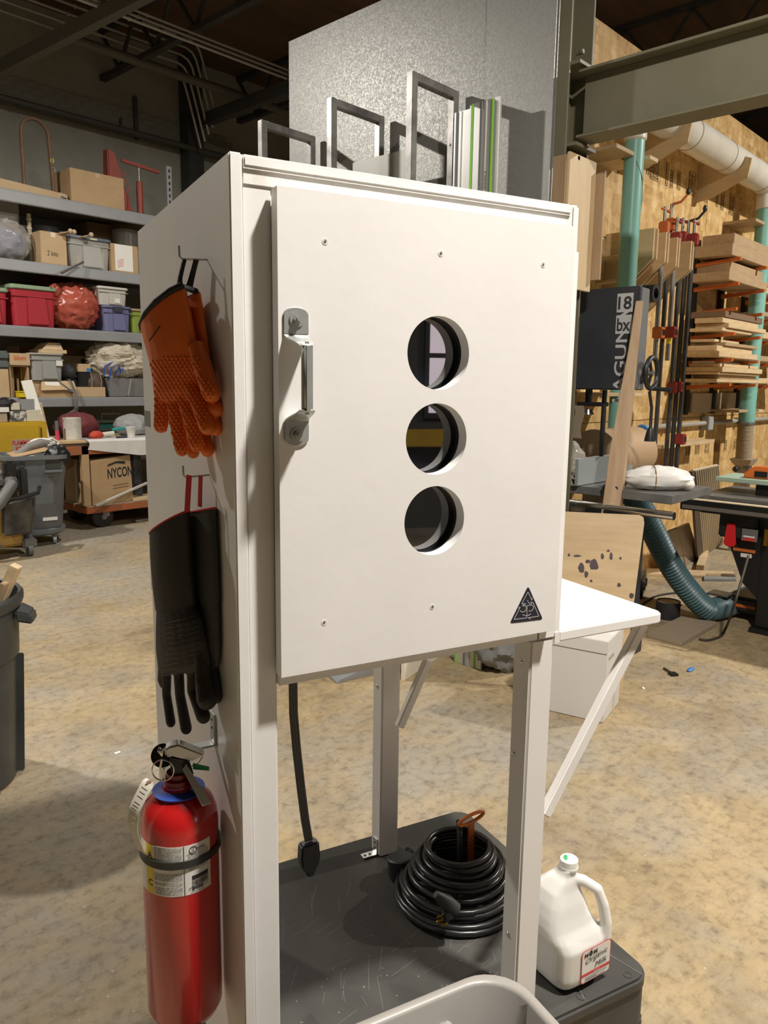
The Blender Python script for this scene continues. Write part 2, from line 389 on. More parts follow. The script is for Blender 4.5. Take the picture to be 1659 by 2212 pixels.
for nm, z0, z1, x in (('flange', .145, .160, .075), ('flange', -.160, -.145, .075), ('web', -.145, .145, .006)):
    MB().box(-x, -3.2, z0, x, 0, z1).build(nm, M_steel, bm_, bevel=.002, seg=1)
for k in range(6):     # open-web roof joists
    x = 5.2+k*2.1
    j = thing('roof_joist', 'dark open-web steel roof joist under the brown deck', 'joist', (x, 1.0, 5.9), group='open-web roof joists'); tag(j, kind='structure')
    MB().box(-.04, -7, -.06, .04, 8.8, -.0).build('top_chord', M_steelD, j); MB().box(-.04, -7, -.62, .04, 8.8, -.56).build('bottom_chord', M_steelD, j)
    wbm = MB()
    for i in range(19):
        y = -6.8+i*.82; wbm.bar((0, y, -.06), (0, y+.41, -.58), .035, .035); wbm.bar((0, y+.41, -.58), (0, y+.82, -.06), .035, .035)
    wbm.build('web_bars', M_steelD, j)
# ================================================================ white cabinet on the cart
S_ = .72
q = ray(494, 325)*(1.4*S_)
AX = CAM+q
ZC = AX.z-1.512
CU = Vector((math.cos(CY), math.sin(CY), 0)); CD = Vector((-math.sin(CY), math.cos(CY), 0))
CO = Vector((AX.x, AX.y, ZC))
def loc_(P): P = P-CO; return Vector((P.dot(CU), P.dot(CD), P.z))
def CF(x, y, d):
    q = ray(x, y); t = (d-(CAM-CO).dot(CD))/q.dot(CD); return loc_(CAM+q*t)
def CL(x, y, a):
    q = ray(x, y); t = (a-(CAM-CO).dot(CU))/q.dot(CU); return loc_(CAM+q*t)
def CZ(x, y, z):
    return loc_(F(x, y, z+ZC))
H = 1.512; W = .603; D = .63; ZB = .763
cab = thing('porthole_cabinet', 'tall white painted cabinet with three round portholes in its door', 'cabinet', CO, CY)
MB().prism([(0, 0), (D-.012, 0), (D-.012, ZB), (D, ZB), (D, H), (0, H)], (0, 0, 0), (0, 1, 0), (0, 0, 1), (.018, 0, 0)).build('side_panel', M_white, cab, bevel=.002)
MB().box(W-.018, .002, ZB, W, D, H).build('side_panel', M_white, cab, bevel=.004)
MB().box(.018, 0, H-.018, W-.018, D, H-.0004).build('top_panel', M_white, cab, bevel=.004)
MB().box(.018, D-.018, ZB, W-.018, D-.0004, H-.0185).build('back_panel', M_white, cab)
MB().box(.0185, .02, ZB, W-.0185, D-.0185, ZB+.018).build('floor_panel', M_white, cab)
MB().box(.0178, .006, .0, .0615, .028, H-.0005).build('stile', M_white, cab, bevel=.0025)
MB().box(.0175, .004, H-.040, W-.0005, .018, H-.0002).build('top_rail', M_whiteE, cab, bevel=.003)
MB().box(.0185, .0015, H-.020, W-.02, .0045, H-.003).build('edge_strip', M_whiteE, cab, bevel=.0015)
MB().box(W-.047, -.001, ZB, W-.0002, .0018, H-.0755).build('stile', M_white, cab, bevel=.001)
MB().box(.0620, .0, ZB-.0005, W-.048, .018, ZB+.045).build('bottom_rail', M_white, cab, bevel=.002)
lin = MB().box(.07, .045, ZB+.03, W-.04, .047, H-.03).build('inner_lining', M_black, cab)
# door with three round holes
HX = .3167; HZ = (H-.2512, H-.3822, H-.5110); HR = .0553
DX0, DX1, DZ0, DZ1, DT = .0580, .5741, H-.7275, H-.0405, .022
def door_mesh():
    mb = MB(); n = 56; hs = .0635
    xs = (DX0, HX-hs, HX+hs, DX1); zs = [DZ0]
    for z in HZ[::-1]: zs += [z-hs, z+hs]
    zs.append(DZ1)
    for y in (-DT, 0.0):
        for i in range(3):
            for j in range(len(zs)-1):
                if zs[j+1]-zs[j] < 1e-4: continue
                if i == 1 and j % 2 == 1: continue
                mb.add([(xs[i], y, zs[j]), (xs[i+1], y, zs[j]), (xs[i+1], y, zs[j+1]), (xs[i], y, zs[j+1])], [(0, 1, 2, 3)])
        for z in HZ:
            for k in range(n):
                pr = []
                for kk in (k, k+1):
                    t = 2*math.pi*kk/n+math.pi/4; c, s = math.cos(t), math.sin(t); sc_ = hs/max(abs(c), abs(s))
                    pr.append(((HX+HR*c, y, z+HR*s), (HX+sc_*c, y, z+sc_*s)))
                mb.add([pr[0][0], pr[0][1], pr[1][1], pr[1][0]], [(0, 1, 2, 3)])
    for z in HZ:
        for k in range(n):
            t0, t1 = [2*math.pi*kk/n+math.pi/4 for kk in (k, k+1)]
            mb.add([(HX+HR*math.cos(t0), -DT, z+HR*math.sin(t0)), (HX+HR*math.cos(t1), -DT, z+HR*math.sin(t1)), (HX+HR*math.cos(t1), 0, z+HR*math.sin(t1)), (HX+HR*math.cos(t0), 0, z+HR*math.sin(t0))], [(0, 1, 2, 3)])
    for a, b in (((DX0, DZ0), (DX1, DZ0)), ((DX1, DZ0), (DX1, DZ1)), ((DX1, DZ1), (DX0, DZ1)), ((DX0, DZ1), (DX0, DZ0))):
        mb.add([(a[0], -DT, a[1]), (b[0], -DT, b[1]), (b[0], 0, b[1]), (a[0], 0, a[1])], [(0, 1, 2, 3)])
    return mb
dmb = door_mesh()
# outer edge subdivisions must weld: rebuild outer strips with matching z splits
me = dmb.mesh('door', weld=True)
bm = bmesh.new(); bm.from_mesh(me)
bmesh.ops.bevel(bm, geom=[e for e in bm.edges if len(e.link_faces) == 2 and e.calc_face_angle(0) > 1.2 and all(abs(v.co.y+DT) < 1e-4 for v in e.verts) and (all(abs(v.co.x-DX0) < 1e-4 for v in e.verts) or all(abs(v.co.x-DX1) < 1e-4 for v in e.verts) or all(abs(v.co.z-DZ1) < 1e-4 for v in e.verts) or all(abs(v.co.z-DZ0) < 1e-4 for v in e.verts))], offset=.0025, segments=2, affect='EDGES')
bm.to_mesh(me); bm.free(); me.shade_smooth(); me.set_sharp_from_angle(angle=R_(35)); me.materials.append(M_white)
door = obj_from_mesh('door', me, cab)
M_glass = mat('dark_coated_glass', (.004, .006, .012), .02, spec=.6, coat=1.0); M_glass.node_tree.nodes['Principled BSDF'].inputs['Coat IOR'].default_value = 2.3; M_glass.node_tree.nodes['Principled BSDF'].inputs['Coat Roughness'].default_value = .01
for z in HZ:
    MB().cyl((HX, .012, z), (HX, .016, z), .0625, n=48).build('glass_pane', M_glass, door)
    MB().lathe([(.0563, 0), (.0625, 0), (.0625, .011), (.0563, .011), (.0563, 0)], 48, (HX, .0005, z), M=Matrix.Rotation(R_(-90), 3, 'X')).build('gasket', M_black, door)
for p in ((702, 522), (952, 548), (1173, 572), (700, 1345), (934, 1311)):
    c = CF(*p, -DT); s_ = MB().lathe([(.0001, .0002), (.0026, .0002), (.0040, .0006), (.0048, .0002), (.0048, -.001)], 16, (c.x, -DT, c.z), M=Matrix.Rotation(R_(90), 3, 'X')).build('screw', M_legp, door)
    MB().cyl((c.x, -DT-.0003, c.z), (c.x, -DT-.0007, c.z), .0021, n=10).build('screw_head', M_raw, s_)
# handle
hd = MB().bar((.0838, -.062, H-.2440), (.0838, -.062, H-.3410), .0165, .0125, (0, 1, 0)).build('handle', M_zinc, door, bevel=.0055, seg=3)
for sg, zc in ((1, H-.2145), (-1, H-.3685)):
    pl = [(-.0185, -.018*sg), (.0185, -.018*sg), (.0185, .008*sg)] + [(.0185*math.cos(R_(a)), sg*(.008+.0105*math.sin(R_(a)))) for a in range(20, 180, 20)] + [(-.0185, .008*sg)]
    MB().prism(pl, (.0835, -DT-.0002, zc), (1, 0, 0), (0, 0, 1), (0, -.0025, 0)).build('mounting_plate', M_zinc, hd, bevel=.0008, seg=1)
    z1 = zc-.018*sg
    def nk(u, v):
        y = -DT-.0015-(.0375)*(v*v*(3-2*v)); wv = .0185*(1-v)+.0105*v
        return (.0835+(u*2-1)*wv, y-.004*math.sin(math.pi*u)*v, z1-sg*.0165*v)
    MB().grid(nk, 8, 8).build('neck', M_zinc, hd, solid=.0022)
    MB().cyl((.0838, -DT-.0026, zc+.002*sg), (.0838, -DT-.0046, zc+.002*sg), .0105, n=24).build('washer', M_zinc, hd)
    MB().cyl((.0838, -DT-.0046, zc+.002*sg), (.0838, -DT-.0095, zc+.002*sg), .0062, n=6).build('nut', M_zinc, hd)
    MB().cyl((.0838, -DT-.0094, zc+.002*sg), (.0838, -DT-.0135, zc+.002*sg), .0032, n=10).build('bolt_end', M_zinc, hd)
# sticker
M_stk = mat('navy_sticker', (.012, .013, .028), .35); M_irid = mat('iridescent_foil', (.62, .66, .60), .25, metal=.6, col2=(.55, .62, .78), ns=60)
def ST(zx, zy): return CF(1080+zx*110/1659, 1250+zy*110/1659, -DT)
A1, A2, A3 = ST(915, 235), ST(315, 1455), ST(1395, 1325)
def rtri(P, r):
    out = []
    for i in range(3):
        p, a, b = P[i], P[i-1], P[(i+1) % 3]; da, db = (a-p).normalized(), (b-p).normalized()
        for k in range(5):
            t = k/4; out.append(p+da*r*(1-t)**2+db*r*t**2)
    return out
tp = rtri([A1, A2, A3], .006)
stk = MB().prism([(p.x, p.z) for p in tp], (0, -DT-.0001, 0), (1, 0, 0), (0, 0, 1), (0, -.0004, 0)).build('sticker', M_stk, door); tag(stk, 'navy triangular sticker with a line-drawn emblem')
lines = [[(590, 965), (655, 915), (450, 1325), (865, 1275), (870, 880), (1020, 850), (1080, 900), (1085, 960), (1030, 1040), (925, 1055)],
         [(645, 1040), (700, 1080), (780, 1075), (840, 1020), (855, 930), (820, 880), (715, 885), (840, 810), (700, 820), (905, 430), (1030, 705), (1045, 610)],
         [(880, 700), (925, 780), (975, 820), (1015, 815), (1030, 790), (990, 755), (1070, 780), (1260, 1220), (910, 1270), (985, 1315)],
         [(730, 1165), (790, 1195), (860, 1205), (930, 1190), (1000, 1135)]]
for ln in lines:
    mb = MB()
    for a, b in zip(ln, ln[1:]):
        pa, pb = ST(*a), ST(*b); pa.y = pb.y = -DT-.0007; mb.bar(pa, pb, .0013, .0003, (0, 1, 0))
    mb.build('emblem_line', M_irid, stk, smooth=False)
# legs (square tube) with bolts, foot brackets
def leg(x0, x1, y0, y1, z1, bolts):
    l = MB().box(x0, y0, 0, x1, y1, z1).build('leg', M_legp, cab, bevel=.004, seg=3)
    for z, y in bolts:
        MB().ell((x0, y, z), (.004, .0055, .0055), 10, 6).build('bolt_head', M_chrome, l)
    return l
leg(.5405, .5935, .001, .052, ZB-.001, ((.715, .028), (.53, .038), (.155, .03)))
lb = leg(.5405, .5935, D-.062, D-.012, ZB-.001, ((.46, D-.037),))
MB().box(.0185, D-.062, 0, .068, D-.012, ZB-.001).build('leg', M_legp, cab, bevel=.004)
br = MB().box(.5365, D-.05, .001, .5400, D-.03, .045).build('foot_bracket', M_chrome, lb); MB().box(.500, D-.05, .0005, .5400, D-.03, .0035).build('bracket_foot', M_chrome, br)
for z in (.018, .034): MB().ell((.5365, D-.04, z), (.002, .004, .004), 8, 6).build('screw', M_raw, br)
for x in (.508, .522): MB().ell((x, D-.04, .0035), (.004, .004, .002), 8, 6).build('screw', M_raw, br)
# fold-out side shelf with braces
ST_Z = H-.740
poly = [(W+.0005, 0), (.855, 0)] + [(.855+.018*math.sin(R_(a)), .018-.018*math.cos(R_(a))) for a in (20, 45, 70, 90)] + [(.873, .50)] + [(.855+.018*math.cos(R_(a)), .50+.018*math.sin(R_(a))) for a in (20, 45, 70, 90)] + [(W+.0005, .518)]
sh = MB().prism(poly, (0, 0, ST_Z-.021), (1, 0, 0), (0, 1, 0), (0, 0, .021)).build('side_shelf', M_white, cab, bevel=.003)
MB().box(W-.0115, -.0025, ST_Z-.021, W+.0004, .0, ST_Z-.0005).build('shelf_cleat', M_whiteE, sh)
a = CF(1388, 1345, .03); b = CF(1175, 1760, .03)
MB().bar(a, b, .024, .018, (0, 1, 0)).build('brace', M_legp, sh, bevel=.003)
a = CF(925, 1425, .50); b = CF(862, 1570, .50)
MB().bar(a, b, .022, .018, (0, 1, 0)).build('brace', M_legp, sh, bevel=.003)
tp_ = CL(322, 905, 0); MB().box(-.0006, D-.06, tp_.z-.016, -.0001, D-.001, tp_.z+.016).build('tape_patch', mat('grey_tape', (.20, .19, .17), .5), cab)
# hanging power cord with plug
pts = [CF(632, 1478-20, .36)]
cpx = [(632, 1470), (634, 1540), (641, 1620), (650, 1700), (659, 1770), (667, 1815)]
cl = [CF(x, y, .36) for x, y in cpx]; cl[0].z = ZB-.002
for k in (-1, 0, 1):
    MB().tube([p+Vector((k*.0055, 0, 0)) for p in cl], .0042, 8).build('cord_strand', mat('grey_cord', (.055, .05, .042), .5), cab)
pc = CF(668, 1850, .36)
plug = MB().prism([(-.021, .033), (.019, .036), (.022, .0), (.019, -.018), (.009, -.033), (.009, -.043), (-.009, -.043), (-.009, -.033), (-.02, -.02), (-.023, 0)], pc+Vector((0, -.012, 0)), (1, 0, 0), (0, 0, 1), (0, .026, 0)).build('plug', M_black, cab, bevel=.004)
for dx, dz in ((-.014, .016), (.013, .02)): MB().cyl(pc+Vector((dx, -.0115, dz)), pc+Vector((dx, -.0132, dz)), .003, n=8).build('screw', M_rub, plug)
# ================================================================ cart under the cabinet
M_cart = mat('dark_grey_cart_deck', (.045, .044, .040), .55, col2=(.085, .083, .075), ns=3.5, nd=8, mix=(.4, .75), bump=.12, bs=70, stretch=(1, .5, 1))
cart = thing('utility_cart', 'dark grey scuffed plastic platform cart carrying the cabinet', 'cart', CO-Vector((0, 0, ZC)), CY)
cx0, cx1, cy0, cy1 = .002, .870, -.046, .672
def rrect(x0, y0, x1, y1, r, n=6):
    out = []
    for cx, cy, a0 in ((x1-r, y0+r, -90), (x1-r, y1-r, 0), (x0+r, y1-r, 90), (x0+r, y0+r, 180)):
        for k in range(n+1):
            a = R_(a0+90*k/n); out.append((cx+r*math.cos(a), cy+r*math.sin(a)))
    return out
MB().prism(rrect(cx0, cy0, cx1, cy1, .045), (0, 0, ZC-.03), (1, 0, 0), (0, 1, 0), (0, 0, .0290)).build('deck', M_cart, cart, bevel=.006)
MB().prism(rrect(cx0+.006, cy0+.006, cx1-.006, cy1-.006, .03), (0, 0, ZC-.12), (1, 0, 0), (0, 1, 0), (0, 0, .09)).build('skirt', M_cart, cart)
MB().prism(rrect(cx0+.05, cy0+.05, cx1-.05, cy1-.05, .03), (0, 0, .14), (1, 0, 0), (0, 1, 0), (0, 0, .03)).build('lower_deck', M_cart, cart)
for x, y in ((cx0+.05, cy0+.05), (cx1-.05, cy0+.05), (cx1-.05, cy1-.05), (cx0+.05, cy1-.05)):
    MB().box(x-.042, y-.042, .13, x+.042, y+.042, ZC-.1).build('corner_post', M_cart, cart, bevel=.01)
    cs = MB().cyl((x-.018, y, .06), (x+.018, y, .06), .06, n=20).build('caster_wheel', M_rub, cart, bevel=.004)
    MB().box(x-.026, y-.02, .06, x-.021, y+.02, .135).build('fork', M_raw, cs); MB().box(x+.021, y-.02, .06, x+.026, y+.02, .135).build('fork', M_raw, cs)
for px, py in ((1356, 2105), (1256, 2152)):
    c = CZ(px, py, 0); MB().lathe([(.0098, 0), (.0098, .0012), (.0075, .0012), (.0075, .0003), (.004, .0003), (.0001, .0009)], 20, (c.x, c.y, ZC-.0011)).build('deck_boss', M_cart, cart)
ins = MB()
for a, b in (((.69, cy0+.01), (.72, cy0+.10)), ((.72, cy0+.10), (.82, cy0+.10)), ((.82, cy0+.10), (.845, cy0+.01))):
    ins.bar((a[0], a[1], ZC-.001), (b[0], b[1], ZC-.001), .0025, .0015)
ins.build('moulded_line', mat('scuffed_plastic_line', (.13, .13, .12), .6), cart)
scr = MB(); rr = random.Random(3)
M_scr = mat('scratch_marks', (.17, .165, .15), .7)
for k in range(70):
    x, y, a, l = rr.uniform(.1, .6), rr.uniform(0, .5), rr.choice((rr.gauss(.2, .15), rr.gauss(1.1, .15))), rr.uniform(.02, .09)
    scr.bar((x, y, ZC-.001), (x+l*math.cos(a), y+l*math.sin(a), ZC-.001), .0007, .0006)
for k in range(60):
    x, y = rr.uniform(.08, .6), rr.uniform(0, .35); r = rr.uniform(.0008, .002); scr.box(x-r, y-r, ZC-.0012, x+r, y+r, ZC-.0004)
tag(scr.build('scratches_and_specks', M_scr, cart, smooth=False), kind='stuff')
# ================================================================ hooks and gloves on the cabinet's side
from mathutils.bvhtree import BVHTree
for (px, py) in ((447, 561), (452, 1026)):
    b = CL(px, py, 0); d_ = b.y; z_ = b.z
    MB().tube([(-.0002, d_, z_), (-.036, d_, z_-.002), (-.0395, d_, z_+.001), (-.040, d_, z_+.006), (-.040, d_, z_+.016)], .0016, 8).build('j_hook', M_zinc, cab)
def W_(p): return CO+CU*p.x+CD*p.y+Vector((0, 0, p.z))
def glove(name, label, hook, a, dirang, secs, fing, matg, dep=.017, voxel=.0022, fn=None, grp=None, cat='glove'):
    hk = CL(*hook, 0); o = W_(Vector((a, hk.y, hk.z)))
    d = Vector((math.cos(dirang), math.sin(dirang), 0)); n = Vector((-d.y, d.x, 0))
    if (CAM-o).dot(n) < 0: n = -n
    root = thing(name, label, cat, o, 0, grp)
    def P(x, y, off=0.0): return PV(x, y, o, d)+n*off-o
    k = (P(400, 800)-P(400, 801)).length
    mb = MB(); m = 18; st = 0; ring = []
    for (L_, R2, dp) in secs:
        c = (P(*L_)+P(*R2))/2; h_ = (P(*R2)-P(*L_))/2; ring.append([c+h_*math.cos(t)+n*(math.sin(t)*dp) for t in [2*math.pi*i/m for i in range(m)]])
    vs_ = [p for r in ring for p in r]; fs_ = []
    for i in range(len(ring)-1):
        for j in range(m): fs_.append((i*m+j, i*m+(j+1) % m, (i+1)*m+(j+1) % m, (i+1)*m+j))
    fs_ += [tuple(range(m))[::-1], tuple(range((len(ring)-1)*m, len(ring)*m))]
    mb.add(vs_, fs_)
    for pts_, r, off in fing:
        pp = [P(x, y, off*(i/(len(pts_)-1))) for i, (x, y) in enumerate(pts_)]; rr_ = r if isinstance(r, list) else [r]*len(pp)
        # rounded end
        e = (pp[-1]-pp[-2]).normalized(); pp2 = pp[:-1]; r2 = [x*k for x in rr_[:-1]]; re = rr_[-1]*k
        for t in (0, 35, 60, 80): pp2.append(pp[-1]-e*re+e*(re*math.sin(R_(t)))); r2.append(re*math.cos(R_(t)))
        mb.tube(pp2, r2, 14)
    body = fused('glove_body', matg, mb, voxel, root, 5, fn)
    return root, body, P, n
M_sil = mat('orange_silicone', (.86, .19, .022), .33, col2=(.74, .145, .016), ns=10, sss=.05)
M_blk = mat('black_webbing', (.012, .012, .012), .75, bump=.2, bs=200)
VD = math.atan2(RT.y, RT.x)     # direction of image-right on the ground
osecs = [((307, 705), (398, 622), .020), ((316, 740), (409, 675), .021), ((327, 780), (421, 735), .021), ((333, 815), (428, 790), .019), ((335, 850), (430, 838), .016), ((338, 868), (428, 860), .012)]
ofing = [([(350, 850), (350, 890), (349, 936)], 17, .002), ([(372, 850), (386, 925), (398, 986)], [17, 17, 16], .002), ([(396, 850), (416, 910), (434, 976)], [18, 18, 17], .004), ([(412, 830), (438, 876), (466, 938)], [18, 19, 18], .010), ([(424, 745), (446, 795), (477, 868)], [19, 21, 20], .012)]
g1, b1, P1, n1 = glove('orange_oven_glove', 'orange silicone grip glove nearest the hook tip, nubs and black cuff trim showing', (447, 561), -.038, VD-R_(38), osecs, ofing, M_sil, grp='orange gloves on the upper hook')
MB().tube([P1(400, 560, .001), P1(398, 578, .003), P1(394, 600, .004), P1(395, 618, .006)], [.0045, .0045, .005, .006], 10, sq=.5).build('hanging_loop', M_blk, g1)
MB().tube([P1(400, 616, .004), P1(386, 630, .014), P1(362, 654, .0195), P1(336, 680, .017), P1(314, 702, .007), P1(307, 710, .0)], .0050, 10).build('cuff_trim', M_blk, g1)
bv = BVHTree.FromPolygons([v.co for v in b1.data.vertices], [p.vertices for p in b1.data.polygons])
nub = MB(); camL = CAM-Vector(g1.location); row = 0
y = 766.0
while y < 985:
    x = 312.0+(row % 2)*4.6
    while x < 482:
        ok = (y > 772+ (max(0, 352-x))*.35) and not (x > 432 and y < 800+(x-432)*1.35) and not (x > 462 and y > 835 and y < 872) and not (x > 445 and y > 893)
        if ok:
            h_, nn, idx, ds = bv.ray_cast(camL, ray(x, y))
            if h_ is not None and nn.dot(-ray(x, y).normalized()) > .25:
                tm = Vector((.25, -.0, -1)); t_ = (tm-nn*tm.dot(nn)).normalized(); s_ = nn.cross(t_)
                nub.ell(h_+nn*.0003, (.0021, .0031, .0017), 7, 5, M=Matrix((s_, t_, nn)).transposed())
        x += 9.2
    y += 7.4; row += 1
tag(nub.build('grip_nubs', M_sil, g1), kind='stuff')
MB().bar(P1(349, 738, .0215), P1(371, 707, .0215), .0012, .0012).build('printed_mark', M_ink, g1)
def sh_(l, dx, dy): return [((a[0]+dx, a[1]+dy), (b[0]+dx, b[1]+dy), c) for a, b, c in l]
g2, b2, P2, n2 = glove('orange_oven_glove', 'orange silicone grip glove tucked behind its twin against the white panel', (447, 561), -.014, VD-R_(56),
    [((352, 690), (431, 628), .012), ((362, 740), (440, 690), .013), ((368, 800), (450, 760), .013), ((372, 850), (455, 820), .012)],
    [([(395, 840), (405, 920), (420, 990)], 15, 0), ([(420, 840), (432, 915), (452, 986)], 16, 0), ([(438, 800), (450, 850), (473, 895)], 17, 0), ([(440, 840), (455, 890), (470, 940)], 16, 0)], M_sil, grp='orange gloves on the upper hook')
MB().tube([P2(427, 561, .002), P2(424, 578, .003), P2(419, 603, .004), P2(417, 622, .006)], [.0045, .0045, .005, .006], 10, sq=.5).build('hanging_loop', M_blk, g2)
MB().tube([P2(404, 634, .010), P2(417, 622, .0125), P2(432, 630, .006)], .0045, 10).build('cuff_trim', M_blk, g2)
M_bg = mat('black_knit_rubber', (.018, .0175, .016), .55, col2=(.03, .029, .026), ns=40, bump=.3, bs=260)
M_bsl = mat('black_nylon_sleeve', (.022, .021, .018), .6, col2=(.034, .031, .026), ns=9)
M_rl = mat('red_webbing', (.55, .02, .02), .6)
bsec = [((330, 1153), (404, 1105), .019), ((332, 1200), (408, 1170), .021), ((336, 1260), (413, 1240), .020), ((342, 1320), (420, 1308), .018), ((341, 1360), (436, 1335), .020), ((341, 1400), (448, 1385), .021), ((344, 1440), (455, 1430), .017), ((348, 1455), (452, 1448), .011)]
bfin = [([(352, 1440), (344, 1470), (346, 1492)], 12, -.012), ([(360, 1435), (362, 1500), (375, 1570)], [12, 11, 12], .004), ([(385, 1435), (392, 1500), (411, 1584)], [13, 12, 14], .006), ([(416, 1430), (420, 1490), (452, 1560)], [14, 14, 17], .006), ([(436, 1400), (447, 1460), (466, 1528)], [17, 20, 24], .014)]
g3, b3, P3, n3 = glove('black_gauntlet_glove', 'long black gauntlet glove with red loop nearest the lower hook tip', (452, 1026), -.038, VD-R_(38), bsec, bfin, M_bg, grp='black gauntlets on the lower hook')
slv = [((329, 1154), (405, 1104), .0196), ((331, 1200), (409, 1170), .0216), ((335, 1260), (414, 1240), .0206), ((341, 1318), (421, 1306), .0188)]
def sleeve(root, P, n, secs, m=24):
    mb = MB(); rg = []
    for (L_, R2, dp) in secs:
        c = (P(*L_)+P(*R2))/2; h_ = (P(*R2)-P(*L_))/2; rg.append([c+h_*math.cos(t)+n*(math.sin(t)*dp) for t in [2*math.pi*i/m for i in range(m)]])
    mb.add([p for r in rg for p in r], [(i*m+j, i*m+(j+1) % m, (i+1)*m+(j+1) % m, (i+1)*m+j) for i in range(len(rg)-1) for j in range(m)])
    mb.build('sleeve', M_bsl, root); return rg
rg = sleeve(g3, P3, n3, slv); MB().tube(rg[0], .0014, 6, closed=True).build('sleeve_trim', M_rl, g3)
MB().bar(P3(412, 1026, .003), P3(411, 1104, .006), .0105, .0022, n3).build('hanging_loop', M_rl, g3)
for i in range(11):
    yy = 1335+i*11; a_, b_ = P3(356+i*.3, yy+11), P3(432+i*2.0, yy-8)
    mid = [a_.lerp(b_, t)+n3*(.0195*math.sin(math.pi*(.12+.76*t))+.0022) for t in [j/10 for j in range(11)]]
    MB().tube(mid, .00045, 5).build('knit_ridge', mat('knit_ridge', (.075, .07, .06), .7), g3)
g4, b4, P4, n4 = glove('black_gauntlet_glove', 'long black gauntlet glove hanging behind, close against the white panel', (452, 1026), -.013, VD-R_(57),
    [((395, 1112), (463, 1098), .0115), ((400, 1200), (468, 1190), .0115), ((410, 1310), (472, 1300), .0115), ((420, 1400), (474, 1390), .0115), ((428, 1440), (472, 1440), .010)],
    [([(440, 1420), (446, 1470), (455, 1530)], 13, 0), ([(455, 1420), (464, 1470), (470, 1520)], 13, 0)], M_bg, grp='black gauntlets on the lower hook')
rg = sleeve(g4, P4, n4, [((394, 1112), (464, 1097), .0121), ((399, 1200), (469, 1190), .0121), ((409, 1310), (473, 1300), .0121)]); MB().tube(rg[0], .0014, 6, closed=True).build('sleeve_trim', M_rl, g4)
MB().bar(P4(436, 1027, .002), P4(437, 1094, .004), .0085, .002, (0, 0, 1)).build('hanging_loop', M_rl, g4)
# ================================================================ fire extinguisher
ea = -.0665; e_top = CL(386, 1690, ea); e_bot = CL(402, 2200, ea); ed = (e_top.y+e_bot.y)/2
AXW = W_(Vector((ea, ed, 0))); v0 = CAM-AXW; v0.z = 0; v0.normalize(); e0 = v0; e1 = Vector((-e0.y, e0.x, 0))
if e1.dot(RT) < 0: e1 = -e1
ER = .0605
def EZ(y, x=394, off=ER): return PV(x, y, AXW+e0*off, e1).z
zb = EZ(2190)-.042; zs = EZ(1732, off=0); zn = EZ(1700, off=0)
ex = thing('fire_extinguisher', 'red fire extinguisher with printed label and black strap, hung low on the white panel', 'fire extinguisher', (AXW.x, AXW.y, zb))
MR = Matrix((e1, -e0, Vector((0, 0, 1)))).transposed()     # local x = image right, -y = towards viewer
def EL(p): return MR @ Vector(p)
hs = zs-zb; hn = zn-zb
M_red = mat('red_gloss_enamel', (.50, .012, .012), .25, coat=.5, col2=(.43, .010, .010), ns=6)
MB().lathe([(.001, .004), (.045, .0), (.055, .006), (ER, .02), (ER, hs-.03), (ER*.97, hs-.012), (ER*.86, hs+.006), (ER*.62, hs+.02), (ER*.46, hs+.026), (.024, hs+.03), (.024, hs+.036), (.001, hs+.036)], 56).build('cylinder', M_red, ex)
M_lab = mat('label_paper', (.74, .73, .69), .4); M_yel = mat('yellow_print', (.80, .63, .02), .4); M_gry = mat('grey_print', (.30, .29, .28), .6)
def band(nm, a0, a1, z0, z1, r, m_, n=24): 
    mb = MB(); mb.grid(lambda u, v: EL((r*math.sin(R_(a0+(a1-a0)*u)), -r*math.cos(R_(a0+(a1-a0)*u)), z0+(z1-z0)*v)), n, 1)
    return mb.build(nm, m_, lab if nm != 'label' else ex, solid=.0003)
lz1, lz0 = EZ(1829)-zb, EZ(1936)-zb
lab = band('label', -88, 47, lz0, lz1, ER+.0004, M_lab, 48)
band('yellow_stripe', -58, -44, lz0, lz1, ER+.0009, M_yel)
dv = band('divider_line', 3.6, 4.4, lz0, lz1, ER+.0009, M_ink, 2)
rr = random.Random(5); prt = MB(); hh = lz1-lz0
def strip(a0, a1, z, h_):
    prt.grid(lambda u, v: EL(((ER+.0010)*math.sin(R_(a0+(a1-a0)*u)), -(ER+.0010)*math.cos(R_(a0+(a1-a0)*u)), z+h_*v)), max(1, int(abs(a1-a0)/8)), 1)
for k in range(30):
    if k in (9, 14, 15, 21, 24): continue
    z = lz1-.004-k*hh/31.5; a = -41.0; end = 1.5 if rr.random() > .25 else rr.uniform(-20, -4)
    while a < end:
        l = rr.uniform(2, 7); strip(a, min(a+l, 1.5), z, .0011); a += l+1.1
for k in range(24):
    z = lz1-.013-k*hh/31.0
    if 12 <= k <= 21: continue
    a = rr.uniform(7, 14)
    while a < rr.uniform(36, 43): l = rr.uniform(2, 6); strip(a, a+l, z, .0010); a += l+1.0
tag(prt.build('small_print', M_gry, lab, smooth=False), kind='stuff')
band('black_panel', 15, 41, lz0+hh*.29, lz0+hh*.37, ER+.0010, M_ink)
bc = MB()
a = 15.0
while a < 41:
    l = rr.uniform(.35, 1.0)
    bc.grid(lambda u, v: EL(((ER+.0010)*math.sin(R_(a+l*u)), -(ER+.0010)*math.cos(R_(a+l*u)), lz0+hh*(.165+.11*v))), 1, 1); a += l+rr.uniform(.4, .9)
tag(bc.build('barcode', M_ink, lab, smooth=False), kind='stuff')
